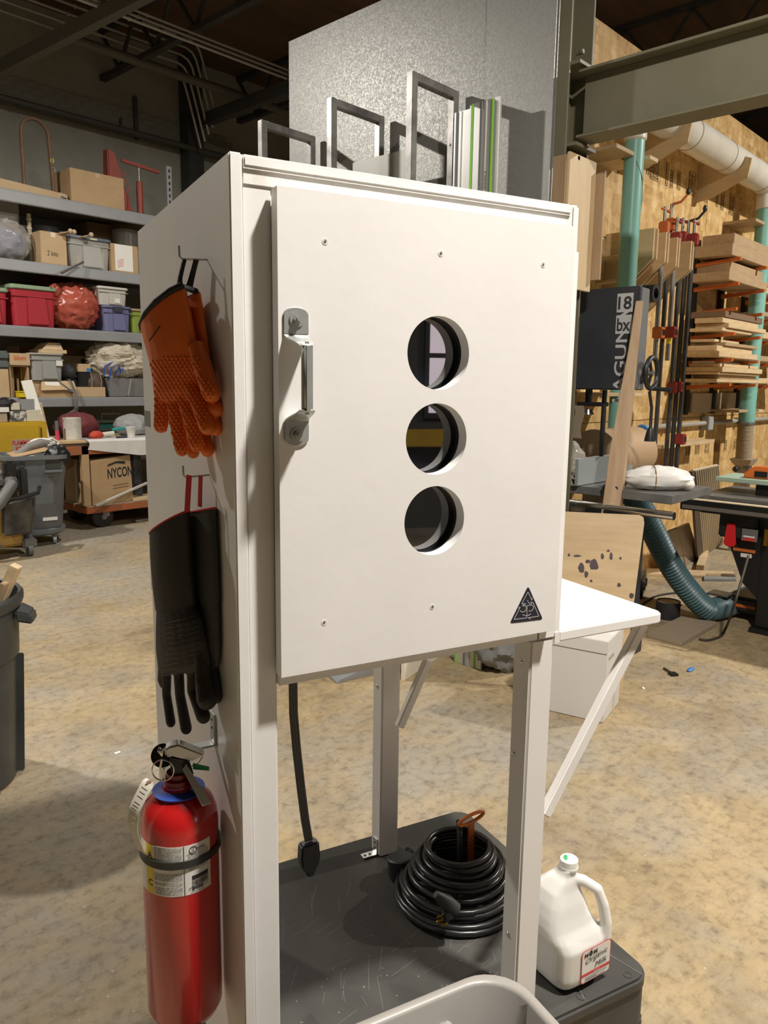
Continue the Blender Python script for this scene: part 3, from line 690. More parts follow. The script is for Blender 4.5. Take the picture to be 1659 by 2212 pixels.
def ctext(s_, a0, z, h_, m_, bold=0.0, par=lab, r=ER+.0011, wd=None):
    t = text(s_, m_, (0, 0, 0), (1, 0, 0), (0, 1, 0), height=h_, width=wd, parent=par, depth=0, bold=bold)
    for v in t.data.vertices:
        an = R_(a0)+v.co.x/r; v.co = EL((r*math.sin(an), -r*math.cos(an), z+v.co.y))
    return t
ctext('A', -54, lz0+hh*.72, .011, M_ink, .02); ctext('C', -54, lz0+hh*.16, .011, M_ink, .02)
ctext('B456', 15, lz0+hh*.075, .0068, M_ink, .02); ctext('LISTED', 23, lz1-.0105, .0036, M_ink, .02); ctext('MADE IN U.S.A.', 13, lz0+hh*.025, .0026, M_ink); ctext('MODEL', 14, lz0+hh*.135, .0024, M_ink)
ctext('UL', 15.6, lz1-.0115, .0058, M_ink, .01, wd=.0045)
ri = MB(); cz = lz1-.0088
ri.tube([EL(((ER+.0011)*math.sin(R_(17.6)+.0058*math.cos(t)/ER), -(ER+.0011)*math.cos(R_(17.6)+.0058*math.cos(t)/ER), cz+.0058*math.sin(t))) for t in [2*math.pi*i/24 for i in range(24)]], .0005, 4, closed=True); ri.build('ring_mark', M_ink, lab)
sz = EZ(1868)-zb
sp = MB().lathe([(ER+.0012, sz-.006), (ER+.0034, sz-.006), (ER+.0034, sz+.006), (ER+.0012, sz+.006), (ER+.0012, sz-.006)], 48).build('strap', M_rub, ex)
# head: collar, valve, levers, ring, gauge
zt = hs+.034
MB().lathe([(.024, hs+.024), (.040, hs+.0225), (.041, hs+.025), (.026, hs+.029)], 32).build('collar_ring', mat('blue_collar', (.03, .09, .45), .35), ex)
MB().lathe([(.023, zt-.002), (.023, zt+.010), (.018, zt+.012), (.018, zt+.02), (.001, zt+.02)], 24).build('neck', mat('dark_red_neck', (.25, .008, .008), .35), ex)
def EP(x, y, off=0.0): return PV(x, y, AXW+e0*off, e1)-Vector((AXW.x, AXW.y, zb))
pa, pb = EP(372, 1672), EP(408, 1618)
MB().hexa([EP(370, 1676, .013), EP(420, 1676, .013), EP(420, 1676, -.013), EP(370, 1676, -.013)], [EP(366, 1632, .012), EP(408, 1640, .012), EP(408, 1640, -.012), EP(366, 1632, -.012)]).build('valve_body', M_black, ex, bevel=.003)
hp = [(355, 1614), (366, 1606), (385, 1601), (408, 1610), (428, 1618), (444, 1623), (436, 1629), (412, 1640), (390, 1635), (370, 1630), (357, 1630)]
MB().prism([(0, 0)]*0 + [((EP(x, y)).dot(e1), EP(x, y).z) for x, y in hp], e0*-.011, e1, (0, 0, 1), e0*.022).build('carry_handle', mat('satin_silver', (.58, .57, .53), .3, metal=.5), ex, bevel=.003, seg=3)
lv = MB()
for off in (-.002, .020): lv.hexa([EP(394, 1662, off), EP(402, 1650, off), EP(402, 1650, off+.0012), EP(394, 1662, off+.0012)], [EP(437, 1742, off+.040), EP(457, 1735, off+.040), EP(457, 1735, off+.0412), EP(437, 1742, off+.0412)])
lv.hexa([EP(394, 1662, -.002), EP(397, 1659, -.002), EP(397, 1659, .021), EP(394, 1662, .021)], [EP(437, 1742, .038), EP(441, 1741, .038), EP(441, 1741, .061), EP(437, 1742, .061)])
lv.build('squeeze_lever', mat('cream_metal', (.66, .64, .56), .35, metal=.4), ex, bevel=.0004, seg=1)
MB().cyl(EP(352, 1632, -.028), EP(352, 1632, -.002), .0185, n=28).build('pressure_gauge', M_black, ex, bevel=.003)
c0 = EP(352, 1664, .018)
MB().tube([c0+e1*(.0165*math.cos(t))+Vector((0, 0, .0175*math.sin(t)))+e0*(.004*math.cos(t)) for t in [2*math.pi*i/32 for i in range(32)]], .0011, 8, closed=True).build('pull_ring', M_chrome, ex)
MB().tube([EP(350, 1640, .018), EP(346, 1660, .019), EP(350, 1682, .02), EP(356, 1684, .02), EP(354, 1660, .02)], .0022, 8, sq=.6).build('pull_pin', M_chrome, ex)
wr = MB()
for k in range(4): wr.tube([EP(344+k*3, 1612+k*2, .016), EP(340+k*4, 1622, .022), EP(350, 1634, .02)], .0006, 5)
wr.build('tie_wire', M_chrome, ex)
# inspection tag, green seal
tg = [(322, 1686), (313, 1697), (300, 1722), (287, 1748), (283, 1775), (287, 1800), (303, 1840)]
def tagf(u, v):
    i = min(int(v*(len(tg)-1)), len(tg)-2); f_ = v*(len(tg)-1)-i
    x = tg[i][0]*(1-f_)+tg[i+1][0]*f_; y = tg[i][1]*(1-f_)+tg[i+1][1]*f_
    wd = 30-6*v if v > .1 else 20+100*v
    return EP(x+(u-.35)*wd*.75, y+(u-.5)*wd*.55, .030+.012*math.sin(v*2.4)-.012*v+.01*u)
tgo = MB().grid(tagf, 4, 16).build('inspection_tag', mat('cream_card', (.72, .69, .58), .65), ex, solid=.0004)
tl = MB()
for v in (.2, .26, .32, .40, .44, .48, .52, .6, .68):
    tl.tube([Vector(tagf(.2+.06*j, v))+e0*.0009 for j in range(10)], .00028, 4)
tag(tl.build('tag_print', M_gry, tgo, smooth=False), kind='stuff')
c = Vector(tagf(.5, .06)); MB().lathe([(.0018, 0), (.0042, 0), (.0042, .0008), (.0018, .0008)], 16, c+e0*.001, M=Matrix((e1, Vector((0, 0, 1)), e0)).transposed()).build('eyelet', mat('pink_eyelet', (.45, .25, .2), .5), tgo)
MB().grid(lambda u, v: EP(417+u*35, 1648+u*8+v*(14-5*u), .004-.01*u+.004*math.sin(v*3)), 6, 4).build('seal_tag', mat('green_seal', (.02, .30, .07), .35), ex, solid=.0006)
MB().tube([EP(438, 1634, -.004), EP(430, 1646, -.002), EP(424, 1652, .004), EP(400, 1660, .014)], .0007, 6).build('seal_wire', mat('green_seal', (.02, .30, .07), .35), ex)
# hanger bracket on the panel
hz = CL(463, 1575, 0); hb = MB().box(-.004, hz.y-.012, hz.z-.022, -.0002, hz.y+.012, hz.z+.03).build('extinguisher_bracket', M_zinc, cab, bevel=.001)
MB().box(-.062, hz.y-.011, hz.z-.026, -.0002, hz.y+.011, hz.z-.0222).build('bracket_arm', M_zinc, hb, bevel=.001)
for dz in (.004, .018): MB().ell((-.004, hz.y, hz.z+dz), (.002, .003, .003), 8, 6).build('screw', M_raw, hb)
# ================================================================ things on the cart
def cw(p): return W_(Vector(p))
# extension cord coil
cc = CZ(990, 1925, 0); cc = Vector((CZ(990, 1935, 0).x, CZ(990, 1935, 0).y, 0))
coil = thing('extension_cord', 'thick black extension cord coiled in a mound with an orange strap handle', 'extension cord', W_(cc), CY)
rr = random.Random(11); M_cord = mat('black_cord_jacket', (.018, .018, .018), .3)
turns = [(.150, .0075), (.138, .008), (.148, .021), (.128, .022), (.141, .036), (.120, .036), (.128, .05), (.108, .05), (.116, .064), (.112, .078), (.095, .082), (.104, .094), (.088, .100), (.080, .114), (.074, .128)]
pts = []; ph = 0.0
for i, (r, z) in enumerate(turns):
    nr, nz = turns[min(i+1, len(turns)-1)]; ox, oy, tl_, ta = rr.uniform(-.007, .007), rr.uniform(-.007, .007), rr.uniform(0, .007), rr.uniform(0, 6.3)
    for k in range(30):
        f_ = k/30; s_ = max(0, (f_-.7)/.3); s_ = s_*s_*(3-2*s_); R2 = r*(1-s_)+nr*s_; Z2 = z*(1-s_)+nz*s_; t = 2*math.pi*f_
        e = math.sin(math.pi*f_)**.5
        pts.append(Vector((R2*math.cos(t)+ox*e, R2*.96*math.sin(t)+oy*e, Z2+tl_*(1+math.cos(t-ta))*.5*e)))
pts += [Vector((.055, .03, .135)), Vector((.035, .045, .150)), Vector((.022, .04, .165)), Vector((.012, .02, .150)), Vector((.008, .01, .10)), Vector((.005, .0, .02))]
MB().tube(pts, .0072, 10).build('cord', M_cord, coil)
hc = loc_(AT(1018, 1765, 1.0)); hp_ = CF(1018, 1768, cc.y+.02)-cc
lp = [Vector((hp_.x+.036*math.cos(t), hp_.y+.004*math.sin(t)*0, hp_.z+.010*math.sin(t)+.006*math.cos(t))) for t in [2*math.pi*i/28 for i in range(28)]]
oh = MB().tube(lp, .0042, 8, closed=True).build('strap_handle', M_orange, coil)
MB().bar((hp_.x, hp_.y, hp_.z-.010), (hp_.x+.004, hp_.y, .02), .019, .005, (0, 1, 0)).build('strap_stem', M_orange, oh, bevel=.0015)
pg = CF(965, 1950, cc.y-.135)-cc; dv_ = Vector((.035, -.01, -.035)).normalized()
pl = MB().tube([pg-dv_*.035, pg-dv_*.02, pg, pg+dv_*.028], [.008, .012, .017, .016], 12).build('plug', M_rub, coil, bevel=.001)
pz = CF(955, 1990, cc.y-.15)-cc
MB().box(pz.x+.006, pz.y-.0, pz.z-.008, pz.x+.03, pz.y+.016, pz.z+.016).build('plug_face', M_rub, pl, bevel=.003)
for dx, dz in ((-.006, .0), (.0, .006), (.004, -.006)):
    MB().box(pz.x+dx-.008, pz.y+dz, pz.z-.003+dz, pz.x+dx+.008, pz.y+dz+.0018, pz.z+.004+dz).build('prong', mat('brass', (.55, .38, .08), .25, metal=1.0), pl)
ac = CZ(868, 1895, 0); adp = thing('round_adapter_plug', 'short round black adapter plug beside the cord coil', 'plug', W_(Vector((ac.x, ac.y, 0))), CY)
MB().lathe([(.001, .0005), (.03, .0005), (.033, .006), (.033, .044), (.0345, .046), (.0345, .050), (.031, .053), (.001, .053)], 28, M=Matrix.Rotation(R_(-10), 3, 'X')).build('shell', M_rub, adp)
MB().tube([(.02, .02, .035), (.04, .04, .04), (.055, .05, .025)], .007, 8).build('cord_stub', M_cord, adp)
# milk jug
jc = CZ(1216, 2088, 0); jug = thing('milk_jug', 'translucent plastic gallon milk jug with white cap and red-bordered label', 'jug', W_(Vector((jc.x, jc.y, 0))), CY+R_(4))
def rsq(h_, r, n=40, px_=0.0):
    out = []
    for k in range(n):
        t = 2*math.pi*k/n; c, s = math.cos(t), math.sin(t); p = 5.0
        rad = h_/((abs(c)**p+abs(s)**p)**(1/p)); out.append((rad*c+px_, rad*s))
    return out
mb = MB(); secs = [(.046, .0), (.058, .004), (.0675, .016), (.070, .03), (.070, .092), (.067, .108), (.060, .125), (.054, .145), (.047, .168), (.037, .192), (.026, .212), (.0185, .222), (.0175, .235)]
# the shoulder pulls away from the handle corner (+x,-y)
rings = []
for h_, z in secs:
    k = max(0, min(1, (z-.09)/.04)); rings.append([Vector((x-(.020*k*(1 if z < .19 else max(0, (.235-z)/.045)))*.75, y+(.020*k*(1 if z < .19 else max(0, (.235-z)/.045)))*.75, z)) for x, y in rsq(h_, 0)])
n = 40
mb.add([p for r in rings for p in r], [(i*n+j, i*n+(j+1) % n, (i+1)*n+(j+1) % n, (i+1)*n+j) for i in range(len(rings)-1) for j in range(n)] + [tuple(range(n))[::-1], tuple(range((len(rings)-1)*n, len(rings)*n))])
dg_ = Vector((1, -1, 0)).normalized()
mb.tube([dg_*.0+Vector((0, 0, .208)), dg_*.03+Vector((0, 0, .207)), dg_*.060+Vector((0, 0, .192)), dg_*.073+Vector((0, 0, .160)), dg_*.081+Vector((0, 0, .120)), dg_*.078+Vector((0, 0, .085))], [.012, .012, .0115, .0115, .0125, .016], 12)
m_j, N, L, b = nodes_mat('translucent_hdpe')
b.inputs['Base Color'].default_value = (.70, .69, .66, 1); b.inputs['Roughness'].default_value = .35; b.inputs['Subsurface Weight'].default_value = .6; b.inputs['Subsurface Radius'].default_value = (.03, .03, .03)
b.inputs['Subsurface Scale'].default_value = .5
jb = fused('jug_body', m_j, mb, .0026, jug, 8)
cp = MB().lathe([(.001, .2525), (.0165, .2525), (.0185, .2505), (.019, .237), (.0195, .2365), (.0195, .2325), (.018, .2325)], 32).build('cap', mat('white_cap', (.82, .82, .79), .4), jug)
MB().lathe([(.0128, .2527), (.0136, .2527)], 32).build('cap_ring_print', M_gry, cp, solid=.0002)
MB().lathe([(.004, .2527), (.012, .2527)], 16, a0=R_(75), a1=R_(195)).build('cap_logo', mat('green_print', (.05, .35, .12), .5), cp, solid=.0002)
# label on the right-hand face (local -y face)
lf = MB().prism(rrect(-.024, .018, .060, .092, .008), (0, -.0709, 0), (1, 0, 0), (0, 0, 1), (0, -.0004, 0)).build('label', mat('red_label_border', (.62, .07, .06), .45), jug)
MB().prism(rrect(-.0222, .0198, .0582, .0902, .0068), (0, -.0714, 0), (1, 0, 0), (0, 0, 1), (0, -.0003, 0)).build('label_face', M_lab, lf)
MB().box(-.0222, -.0721, .034, .0582, -.0719, .0405).build('red_band', mat('red_label_border', (.62, .07, .06), .45), lf)
text('M   M', M_stk, (-.017, -.0722, .0775), (1, 0, 0), (0, 0, 1), height=.009, width=.036, parent=lf, bold=.01)
MB().prism([(.0052*math.cos(t), .0062*math.sin(t)-.0012*abs(math.cos(t))**3) for t in [2*math.pi*i/20 for i in range(20)]], (.001, -.0721, .0822), (1, 0, 0), (0, 0, 1), (0, -.0002, 0)).build('apple_mark', M_stk, lf)
MB().bar((.001, -.0722, .088), (.004, -.0722, .0915), .0014, .0003, (0, 1, 0)).build('apple_leaf', M_stk, lf)
text('Organic', M_ink, (-.013, -.0722, .058), (1, 0, .10), (-.10, 0, 1), height=.015, width=.064, parent=lf, shear=.35)
text('Milk', M_ink, (.014, -.0722, .044), (1, 0, .10), (-.10, 0, 1), height=.012, width=.036, parent=lf, shear=.35)
text('CERTIFIED', M_gry, (.0, -.0722, .0735), (1, 0, .05), (0, 0, 1), height=.0028, width=.03, parent=lf)
text('WHOLE', M_lab, (.01, -.0725, .0355), (1, 0, 0), (0, 0, 1), height=.0036, width=.018, parent=lf)
for z, x1 in ((.029, .05), (.0255, .02), (.0225, .045)): MB().box(-.012, -.0722, z, x1, -.0720, z+.0015).build('fine_print', M_gry, lf)
# light grey bin in front of the cart
M_bin = mat('light_grey_plastic', (.33, .31, .285), .4, col2=(.30, .28, .255), ns=3, bump=.03, bs=120)
bz = .62; bin_ = thing('waste_bin', 'open light grey plastic waste bin at the bottom edge, in front of the cart', 'bin', CO-Vector((0, 0, ZC))+CU*.19+CD*-.30, CY)
def ring_pts(x0, y0, x1, y1, r, z): return [Vector((x, y, z)) for x, y in rrect(x0, y0, x1, y1, r, 7)]
X0, X1, Y0, Y1 = -.24, .205, -.17, .158
levels = [(0, .045, .06), (.3, .02, .065), (.6, .006, .07), (bz-.012, .006, .07), (bz-.008, -.002, .075), (bz, -.002, .075), (bz+.003, .004, .075), (bz+.003, .012, .07), (bz-.002, .016, .068), (.3, .028, .06), (.02, .05, .05)]
rg = [ring_pts(X0+i, Y0+i, X1-i, Y1-i, r, z) for z, i, r in levels]; n = len(rg[0])
MB().add([p for r in rg for p in r], [(i*n+j, i*n+(j+1) % n, (i+1)*n+(j+1) % n, (i+1)*n+j) for i in range(len(rg)-1) for j in range(n)] + [tuple(range((len(rg)-1)*n, len(rg)*n)), tuple(range(n))[::-1]]).build('bin_body', M_bin, bin_, ang=60)
pi_ = CZ(925, 2195, .58-ZC)
frag = thing('grey_plastic_part', 'grey plastic moulding with two small pins lying inside the waste bin', 'plastic part', W_(Vector((pi_.x, pi_.y, .50-ZC))), CY+R_(20))
MB().prism([(-.06, 0), (.02, 0), (.02, .075), (.012, .082), (-.06, .05)], (0, -.04, 0), (1, 0, 0), (0, 0, 1), (0, .07, 0)).build('shell', M_bin, frag, bevel=.006, seg=3)
MB().box(.021, -.02, .02, .04, .04, .068).build('tab', mat('cream_plastic', (.60, .57, .48), .45), frag, bevel=.003)
for x, z in ((-.035, .062), (.0, .077)): MB().cyl((x, .0, z-.004), (x-.003, .0, z+.012), .0016, n=8).build('pin', M_chrome, frag)
st_ = MB()
# dark crumpled glove on the side shelf
bk = CF(1226, 1288, .16); lp = thing('crumpled_black_rag', 'crumpled dark rag on the white side shelf by the cabinet wall', 'rag', W_(Vector((W+.028, bk.y, ST_Z+.0005))), CY)
MB().ell((0, .0, .026), (.022, .055, .026), 26, 18, crumple(.35, 3.1, 4.0)).build('rag_folds', mat('slate_rag', (.05, .055, .07), .6, col2=(.09, .095, .11), ns=30), lp)
# near trash can at left edge
M_tr = mat('dark_grey_can', (.026, .028, .026), .42, col2=(.045, .047, .043), ns=5, nd=6)
nt_ = thing('round_trash_can', 'large dark grey round trash can cut by the left edge of the view', 'trash can', (.90, 3.13, 0))
MB().lathe([(.001, .002), (.225, .002), (.235, .01), (.262, .50), (.272, .51), (.280, .70), (.292, .705), (.300, .725), (.300, .745), (.292, .757), (.280, .752), (.272, .70), (.225, .02), (.001, .02)], 56).build('can_body', M_tr, nt_)
for k in range(8):
    t = R_(20+45*k); MB().bar((.237*math.cos(t), .237*math.sin(t), .01), (.262*math.cos(t), .262*math.sin(t), .50), .012, .05, (math.cos(t), math.sin(t), 0)).build('rib', M_tr, nt_, bevel=.004)
for t in (R_(-32), R_(148)):
    c, s = math.cos(t), math.sin(t); tn = Vector((-s, c, 0)); rd = Vector((c, s, 0))
    MB().hexa([rd*.28+tn*-.07+Vector((0, 0, .655)), rd*.34+tn*-.05+Vector((0, 0, .635)), rd*.34+tn*.05+Vector((0, 0, .635)), rd*.28+tn*.07+Vector((0, 0, .655))], [rd*.28+tn*-.07+Vector((0, 0, .70)), rd*.335+tn*-.05+Vector((0, 0, .675)), rd*.335+tn*.05+Vector((0, 0, .675)), rd*.28+tn*.07+Vector((0, 0, .70))]).build('handle', M_tr, nt_, bevel=.008)
a = AT(35, 1222, 2.93); b = AT(-60, 1370, 2.97)
tag(MB().bar(b-Vector((0, 0, .1)), a, .045, .035).build('wood_offcut', M_pine, bevel=.002), 'pale pine offcut sticking out of the dark trash can', 'wood offcut')
a = AT(12, 1258, 2.90); b = AT(-50, 1420, 2.95)
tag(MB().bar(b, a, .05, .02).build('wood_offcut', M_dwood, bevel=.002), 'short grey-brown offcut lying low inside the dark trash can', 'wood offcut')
tag(MB().ell((.98, 3.02, .60), (.09, .09, .05), 20, 12, crumple(.4, 2.5, 9)).build('clear_wrap', mat('clear_wrap', (.35, .36, .34), .2, col2=(.2, .2, .19), ns=12), None), 'crumpled clear wrap inside the dark round trash can', 'wrapping')
# ================================================================ storage rack on the left
YS = 8.4
M_beam = mat('grey_rack_enamel', (.30, .31, .32), .32, col2=(.26, .27, .28), ns=3)
M_deck = mat('particle_deck', (.22, .17, .10), .8)
rack = thing('storage_rack', 'long grey steel storage rack with four loaded levels on the left', 'rack', (2.2, YS, 0))
LV = ((3.46, .125), (2.775, .115), (2.11, .115), (1.37, .105))
for z, h_ in LV:
    b = MB().prism([(0, -h_), (.05, -h_), (.05, 0), (.012, 0), (0, -.012)], (0, 0, z), (0, 1, 0), (0, 0, 1), (4.3, 0, 0)).build('beam', M_beam, rack, bevel=.006)
    MB().box(0, 1.08, z-h_, 4.3, 1.13, z).build('beam', M_beam, rack)
    MB().box(0.0, .0505, z-.03, 4.3, 1.0795, z-.002).build('deck', M_deck, rack)
for x in (0, 4.3):
    for y in (.02, 1.06): MB().box(x-.09, y, 0, x-.005, y+.08, 4.1).build('upright', M_beam, rack, bevel=.004)
so = PY(362, 400, YS+.1); so.x -= 2.2
su = MB().box(so.x-.033, .06, 3.46, so.x+.033, .10, 4.06).build('slotted_upright', mat('pale_slotted_steel', (.40, .41, .40), .4, metal=.4), rack)
for k in range(8): MB().box(so.x-.010, .0565, 3.50+k*.07, so.x+.010, .0595, 3.535+k*.07).build('slot', M_black, su)
def RC(px, Y):
    x0, y0, x1, y1 = px; ym = (y0+y1)/2; xm = (x0+x1)/2
    return PY(x0, ym, Y).x, PY(x1, ym, Y).x, PY(xm, y1, Y).z, PY(xm, y0, Y).z
def put(name, label, cat, px, Y, z=None, grp=None):
    X0, X1, z0, z1 = RC(px, Y); zb_ = z0 if z is None else z
    return thing(name, label, cat, ((X0+X1)/2, Y, zb_), 0, grp), X1-X0, max(.03, z1-zb_)
def carton(name, label, px, Y, z, dp, m=None, cat='box', flap=True, rot=0.0, tape=True):
    t, w_, h_ = put(name, label, cat, px, Y, z); t.rotation_euler.z = rot
    MB().box(-w_/2, 0, .0005, w_/2, dp, h_).build('carton_body', m or M_card, t, bevel=.003)
    if flap: MB().box(-w_/2+.001, dp/2-.003, h_, w_/2-.001, dp/2+.003, h_+.002).build('flap_seam', M_mdf, t)
    if tape: MB().box(-.025, -.0006, h_-.05, .025, -.0001, h_-.001).build('tape', mat('packing_tape', (.55, .42, .25), .2), t)
    return t, w_, h_
def tote(name, label, px, Y, z, dp, mb_, ml, lidh=.04, taper=.06, lid=True):
    t, w_, h_ = put(name, label, 'tote', px, Y, z); hb = h_-lidh if lid else h_; i = w_*taper
    rg = [rrect(-w_/2+i, i*.6, w_/2-i, dp-i*.6, .04), rrect(-w_/2+i*.25, i*.15, w_/2-i*.25, dp-i*.15, .04)]
    n = len(rg[0]); vs_ = [Vector((x, y, .001)) for x, y in rg[0]]+[Vector((x, y, hb)) for x, y in rg[1]]
    b = MB().add(vs_, [(j, (j+1) % n, n+(j+1) % n, n+j) for j in range(n)] + [tuple(range(n))[::-1], tuple(range(n, 2*n))]).build('tote_body', mb_, t, bevel=.004)
    # raised panel moulding on the front
    MB().prism([(-w_*.16, hb*.06), (w_*.30, hb*.06), (w_*.24, hb*.80), (-w_*.16, hb*.80)], (0, i*.42, 0), (1, 0, 0), (0, 0, 1), (0, -i*.5-.004, 0)).build('front_panel', mb_, t, bevel=.006)
    MB().box(-w_/2+.002, -.006, hb*.80, w_/2-.002, .012, hb*.84).build('rib', mb_, t, bevel=.002)
    if lid: MB().prism(rrect(-w_/2-.008, -.014, w_/2+.008, dp+.012, .045), (0, 0, hb+.0005), (1, 0, 0), (0, 1, 0), (0, 0, lidh-.001)).build('lid', ml, t, bevel=.007)
    return t, w_, h_
Z1, Z2, Z3, Z4 = [l[0] for l in LV]
# --- top level
t, w_, h_ = put('wrapped_plank_package', 'long flat cardboard-wrapped package lying on the top rack shelf', 'package', (-20, 384, 146, 431), YS+.06, Z1)
MB().hexa([(-w_/2, 0, .001), (w_/2, 0, .001), (w_/2, .22, .001), (-w_/2, .22, .001)], [(-w_/2, 0, .105), (w_/2, 0, .062), (w_/2, .22, .062), (-w_/2, .22, .105)]).build('wrapping', M_card2, t, bevel=.008)
MB().ell((w_/2-.05, .1, .035), (.06, .11, .042), 18, 12, crumple(.25, 4, 2)).build('clear_tape_end', mat('clear_tape', (.55, .46, .33), .12), t)
carton('cardboard_box', 'plain brown cardboard box beside the red jack on the top shelf', (153, 374, 268, 452), YS+.03, Z1, .42)
sp_, w_, h_ = put('cable_spool', 'brown wooden cable spool behind the box on the top shelf', 'spool', (160, 330, 232, 395), YS+.55, Z1)
for x in (-w_/2, w_/2): MB().cyl((x-.008, 0, .21), (x+.008, 0, .21), .21, n=36).build('flange', M_card, sp_)
MB().cyl((-w_/2+.0085, 0, .21), (w_/2-.0085, 0, .21), .13, n=28).build('wound_cable', mat('dark_cable', (.10, .06, .03), .6), sp_)
ar, w_, h_ = put('rusty_arch', 'rust-brown arched hoop standing on the top shelf', 'hoop', (48, 258, 106, 405), YS+.25, Z1)
pts = [(-w_/2-.0, 0, .0)] + [(-w_/2*math.cos(R_(a)), 0, h_-w_/2+w_/2*math.sin(R_(a))) for a in range(0, 181, 15)] + [(w_/2+.03, 0, .0)]
MB().tube(pts, .03, 8, sq=.6).build('hoop_bar', mat('rust_brown', (.16, .10, .06), .7, col2=(.22, .14, .085), ns=9), ar)
[MB().tube([(w_/2+.018+.016*math.cos(t)+k*.012, -.022, .42-k*.09+.022*math.sin(t)) for t in [2*math.pi*i/14 for i in range(14)]], .005, 5, closed=True).build('painted_ring', (M_yel, M_gry)[k], ar) for k in (0, 1)]
jk, w_, h_ = put('red_floor_jack', 'dusty red jack with a long handle on the top shelf', 'jack', (232, 330, 300, 462), YS+.2, Z1)
M_jk = mat('dusty_red_enamel', (.30, .055, .035), .5, col2=(.24, .05, .035), ns=7)
MB().hexa([(-w_/2, -.05, 0), (w_/2*.5, -.05, 0), (w_/2*.5, .12, 0), (-w_/2, .12, 0)], [(-w_/2, -.03, h_), (-w_/2+.09, -.03, h_-.02), (-w_/2+.09, .08, h_-.02), (-w_/2, .08, h_)]).build('jack_body', M_jk, jk, bevel=.012)
MB().cyl((w_/2-.035, -.07, .001), (w_/2-.035, -.07, h_*.56), .036, n=20).build('ram_cylinder', M_jk, jk, bevel=.008)
MB().cyl((w_/2-.035, -.07, h_*.56), (w_/2-.035, -.07, h_*.85), .012, n=12).build('ram_rod', M_raw, jk)
a = PY(262, 346, YS+.12); b = PY(345, 373, YS+.12); o_ = Vector(jk.location)
MB().bar(a-o_, b-o_, .03, .035).build('jack_handle', M_jk, jk, bevel=.004)
MB().tube([(-.03, -.06, h_*.72), (.0, -.08, h_*.5), (.02, -.09, h_*.3), (.0, -.09, .01)], .004, 6).build('hose', M_rl, jk)
# --- second level
t, w_, h_ = carton('printed_carton', 'grey and orange printed carton behind the clear bag', (-25, 430, 43, 556), YS+.40, Z2, .35, mat('grey_print_card', (.42, .41, .38), .5), tape=False)
MB().box(-w_/2, -.003, h_*.10, w_/2, -.0005, h_*.62).build('orange_print', mat('orange_print', (.62, .17, .03), .5), t)
MB().box(-w_/2, -.0034, h_*.66, w_/2-.02, -.0005, h_*.80).build('white_print', M_paper, t)
MB().box(-w_/2, -.0045, h_*.36, w_/2-.05, -.0032, h_*.52).build('dark_print', M_ink, t)
m_pl, N, L, b = nodes_mat('clear_plastic_film'); b.inputs['Base Color'].default_value = (.80, .78, .70, 1); b.inputs['Roughness'].default_value = .18; b.inputs['Alpha'].default_value = .34
bg, w_, h_ = put('clear_plastic_bag', 'clear plastic bag holding folded blue cloth on the second shelf', 'bag', (-18, 470, 80, 562), YS+.03, Z2)
MB().ell((-.02, .2, h_*.42), (w_*.42, .15, h_*.36), 24, 16, crumple(.15, 2, 3)).build('blue_contents', mat('blue_cloth', (.09, .11, .26), .8, col2=(.06, .08, .2), ns=14), bg)
MB().ell((-.02, .21, h_*.49), (w_*.5, .185, h_*.49), 44, 30, crumple(.20, 2.6, 8)).build('film', m_pl, bg)
bp = PY(62, 470, YS+.25); pt_ = thing('beige_post', 'taped beige post standing behind the clear bag', 'post', (bp.x, YS+.25, Z2))
MB().cyl((0, 0, 0), (0, 0, .52), .022, n=14).build('post_shaft', mat('beige_wrap', (.42, .36, .25), .7), pt_)
for z in (.30, .36, .45): MB().lathe([(.023, z), (.027, z+.004), (.027, z+.02), (.023, z+.024)], 14).build('tape_wrap', mat('beige_tape', (.55, .48, .34), .6), pt_)
bk_, w_, h_ = put('grey_bucket', 'grey bucket with a dark lid behind the 2 kits box', 'bucket', (78, 488, 138, 562), YS+.38, Z2)
MB().lathe([(.001, .001), (w_/2*.86, .001), (w_/2*.97, h_-.05), (.001, h_-.05)], 28, (0, .15, 0)).build('bucket_wall', mat('grey_bucket', (.28, .29, .29), .4), bk_)
MB().lathe([(.001, h_), (w_/2, h_), (w_/2*1.03, h_-.01), (w_/2*1.03, h_-.049), (w_/2*.98, h_-.049)], 28, (0, .15, 0)).build('bucket_lid', mat('dark_lid', (.11, .12, .12), .4), bk_)
t, w_, h_ = carton('cardboard_box', 'brown cardboard box marked 2 kits on the second shelf', (88, 502, 144, 570), YS+.03, Z2, .28, M_card2)
text('2 kits', M_ink, (-.075, -.001, h_*.26), (1, 0, 0), (0, 0, 1), height=.05, width=.115, parent=t, shear=.1)
m_tr, N, L, b = nodes_mat('cloudy_tote_plastic'); b.inputs['Base Color'].default_value = (.55, .545, .50, 1); b.inputs['Roughness'].default_value = .3; b.inputs['Alpha'].default_value = .62
t, w_, h_ = tote('clear_tote', 'cloudy clear tote with a slate lid on the second shelf', (146, 512, 241, 582), YS+.04, Z2, .36, m_tr, mat('slate_lid', (.13, .15, .19), .35), .035)
MB().box(-w_*.12, .06, .02, w_*.38, .26, h_*.62).build('papers_inside', M_paper, t); MB().box(-w_*.26, .05, .02, -w_*.14, .12, h_*.40).build('orange_item_inside', mat('orange_jar', (.55, .30, .06), .5), t)
MB().box(.0, -.016, h_-.03, .08, -.0145, h_-.012).build('lid_sticker', mat('pale_sticker', (.60, .58, .35), .5), t)
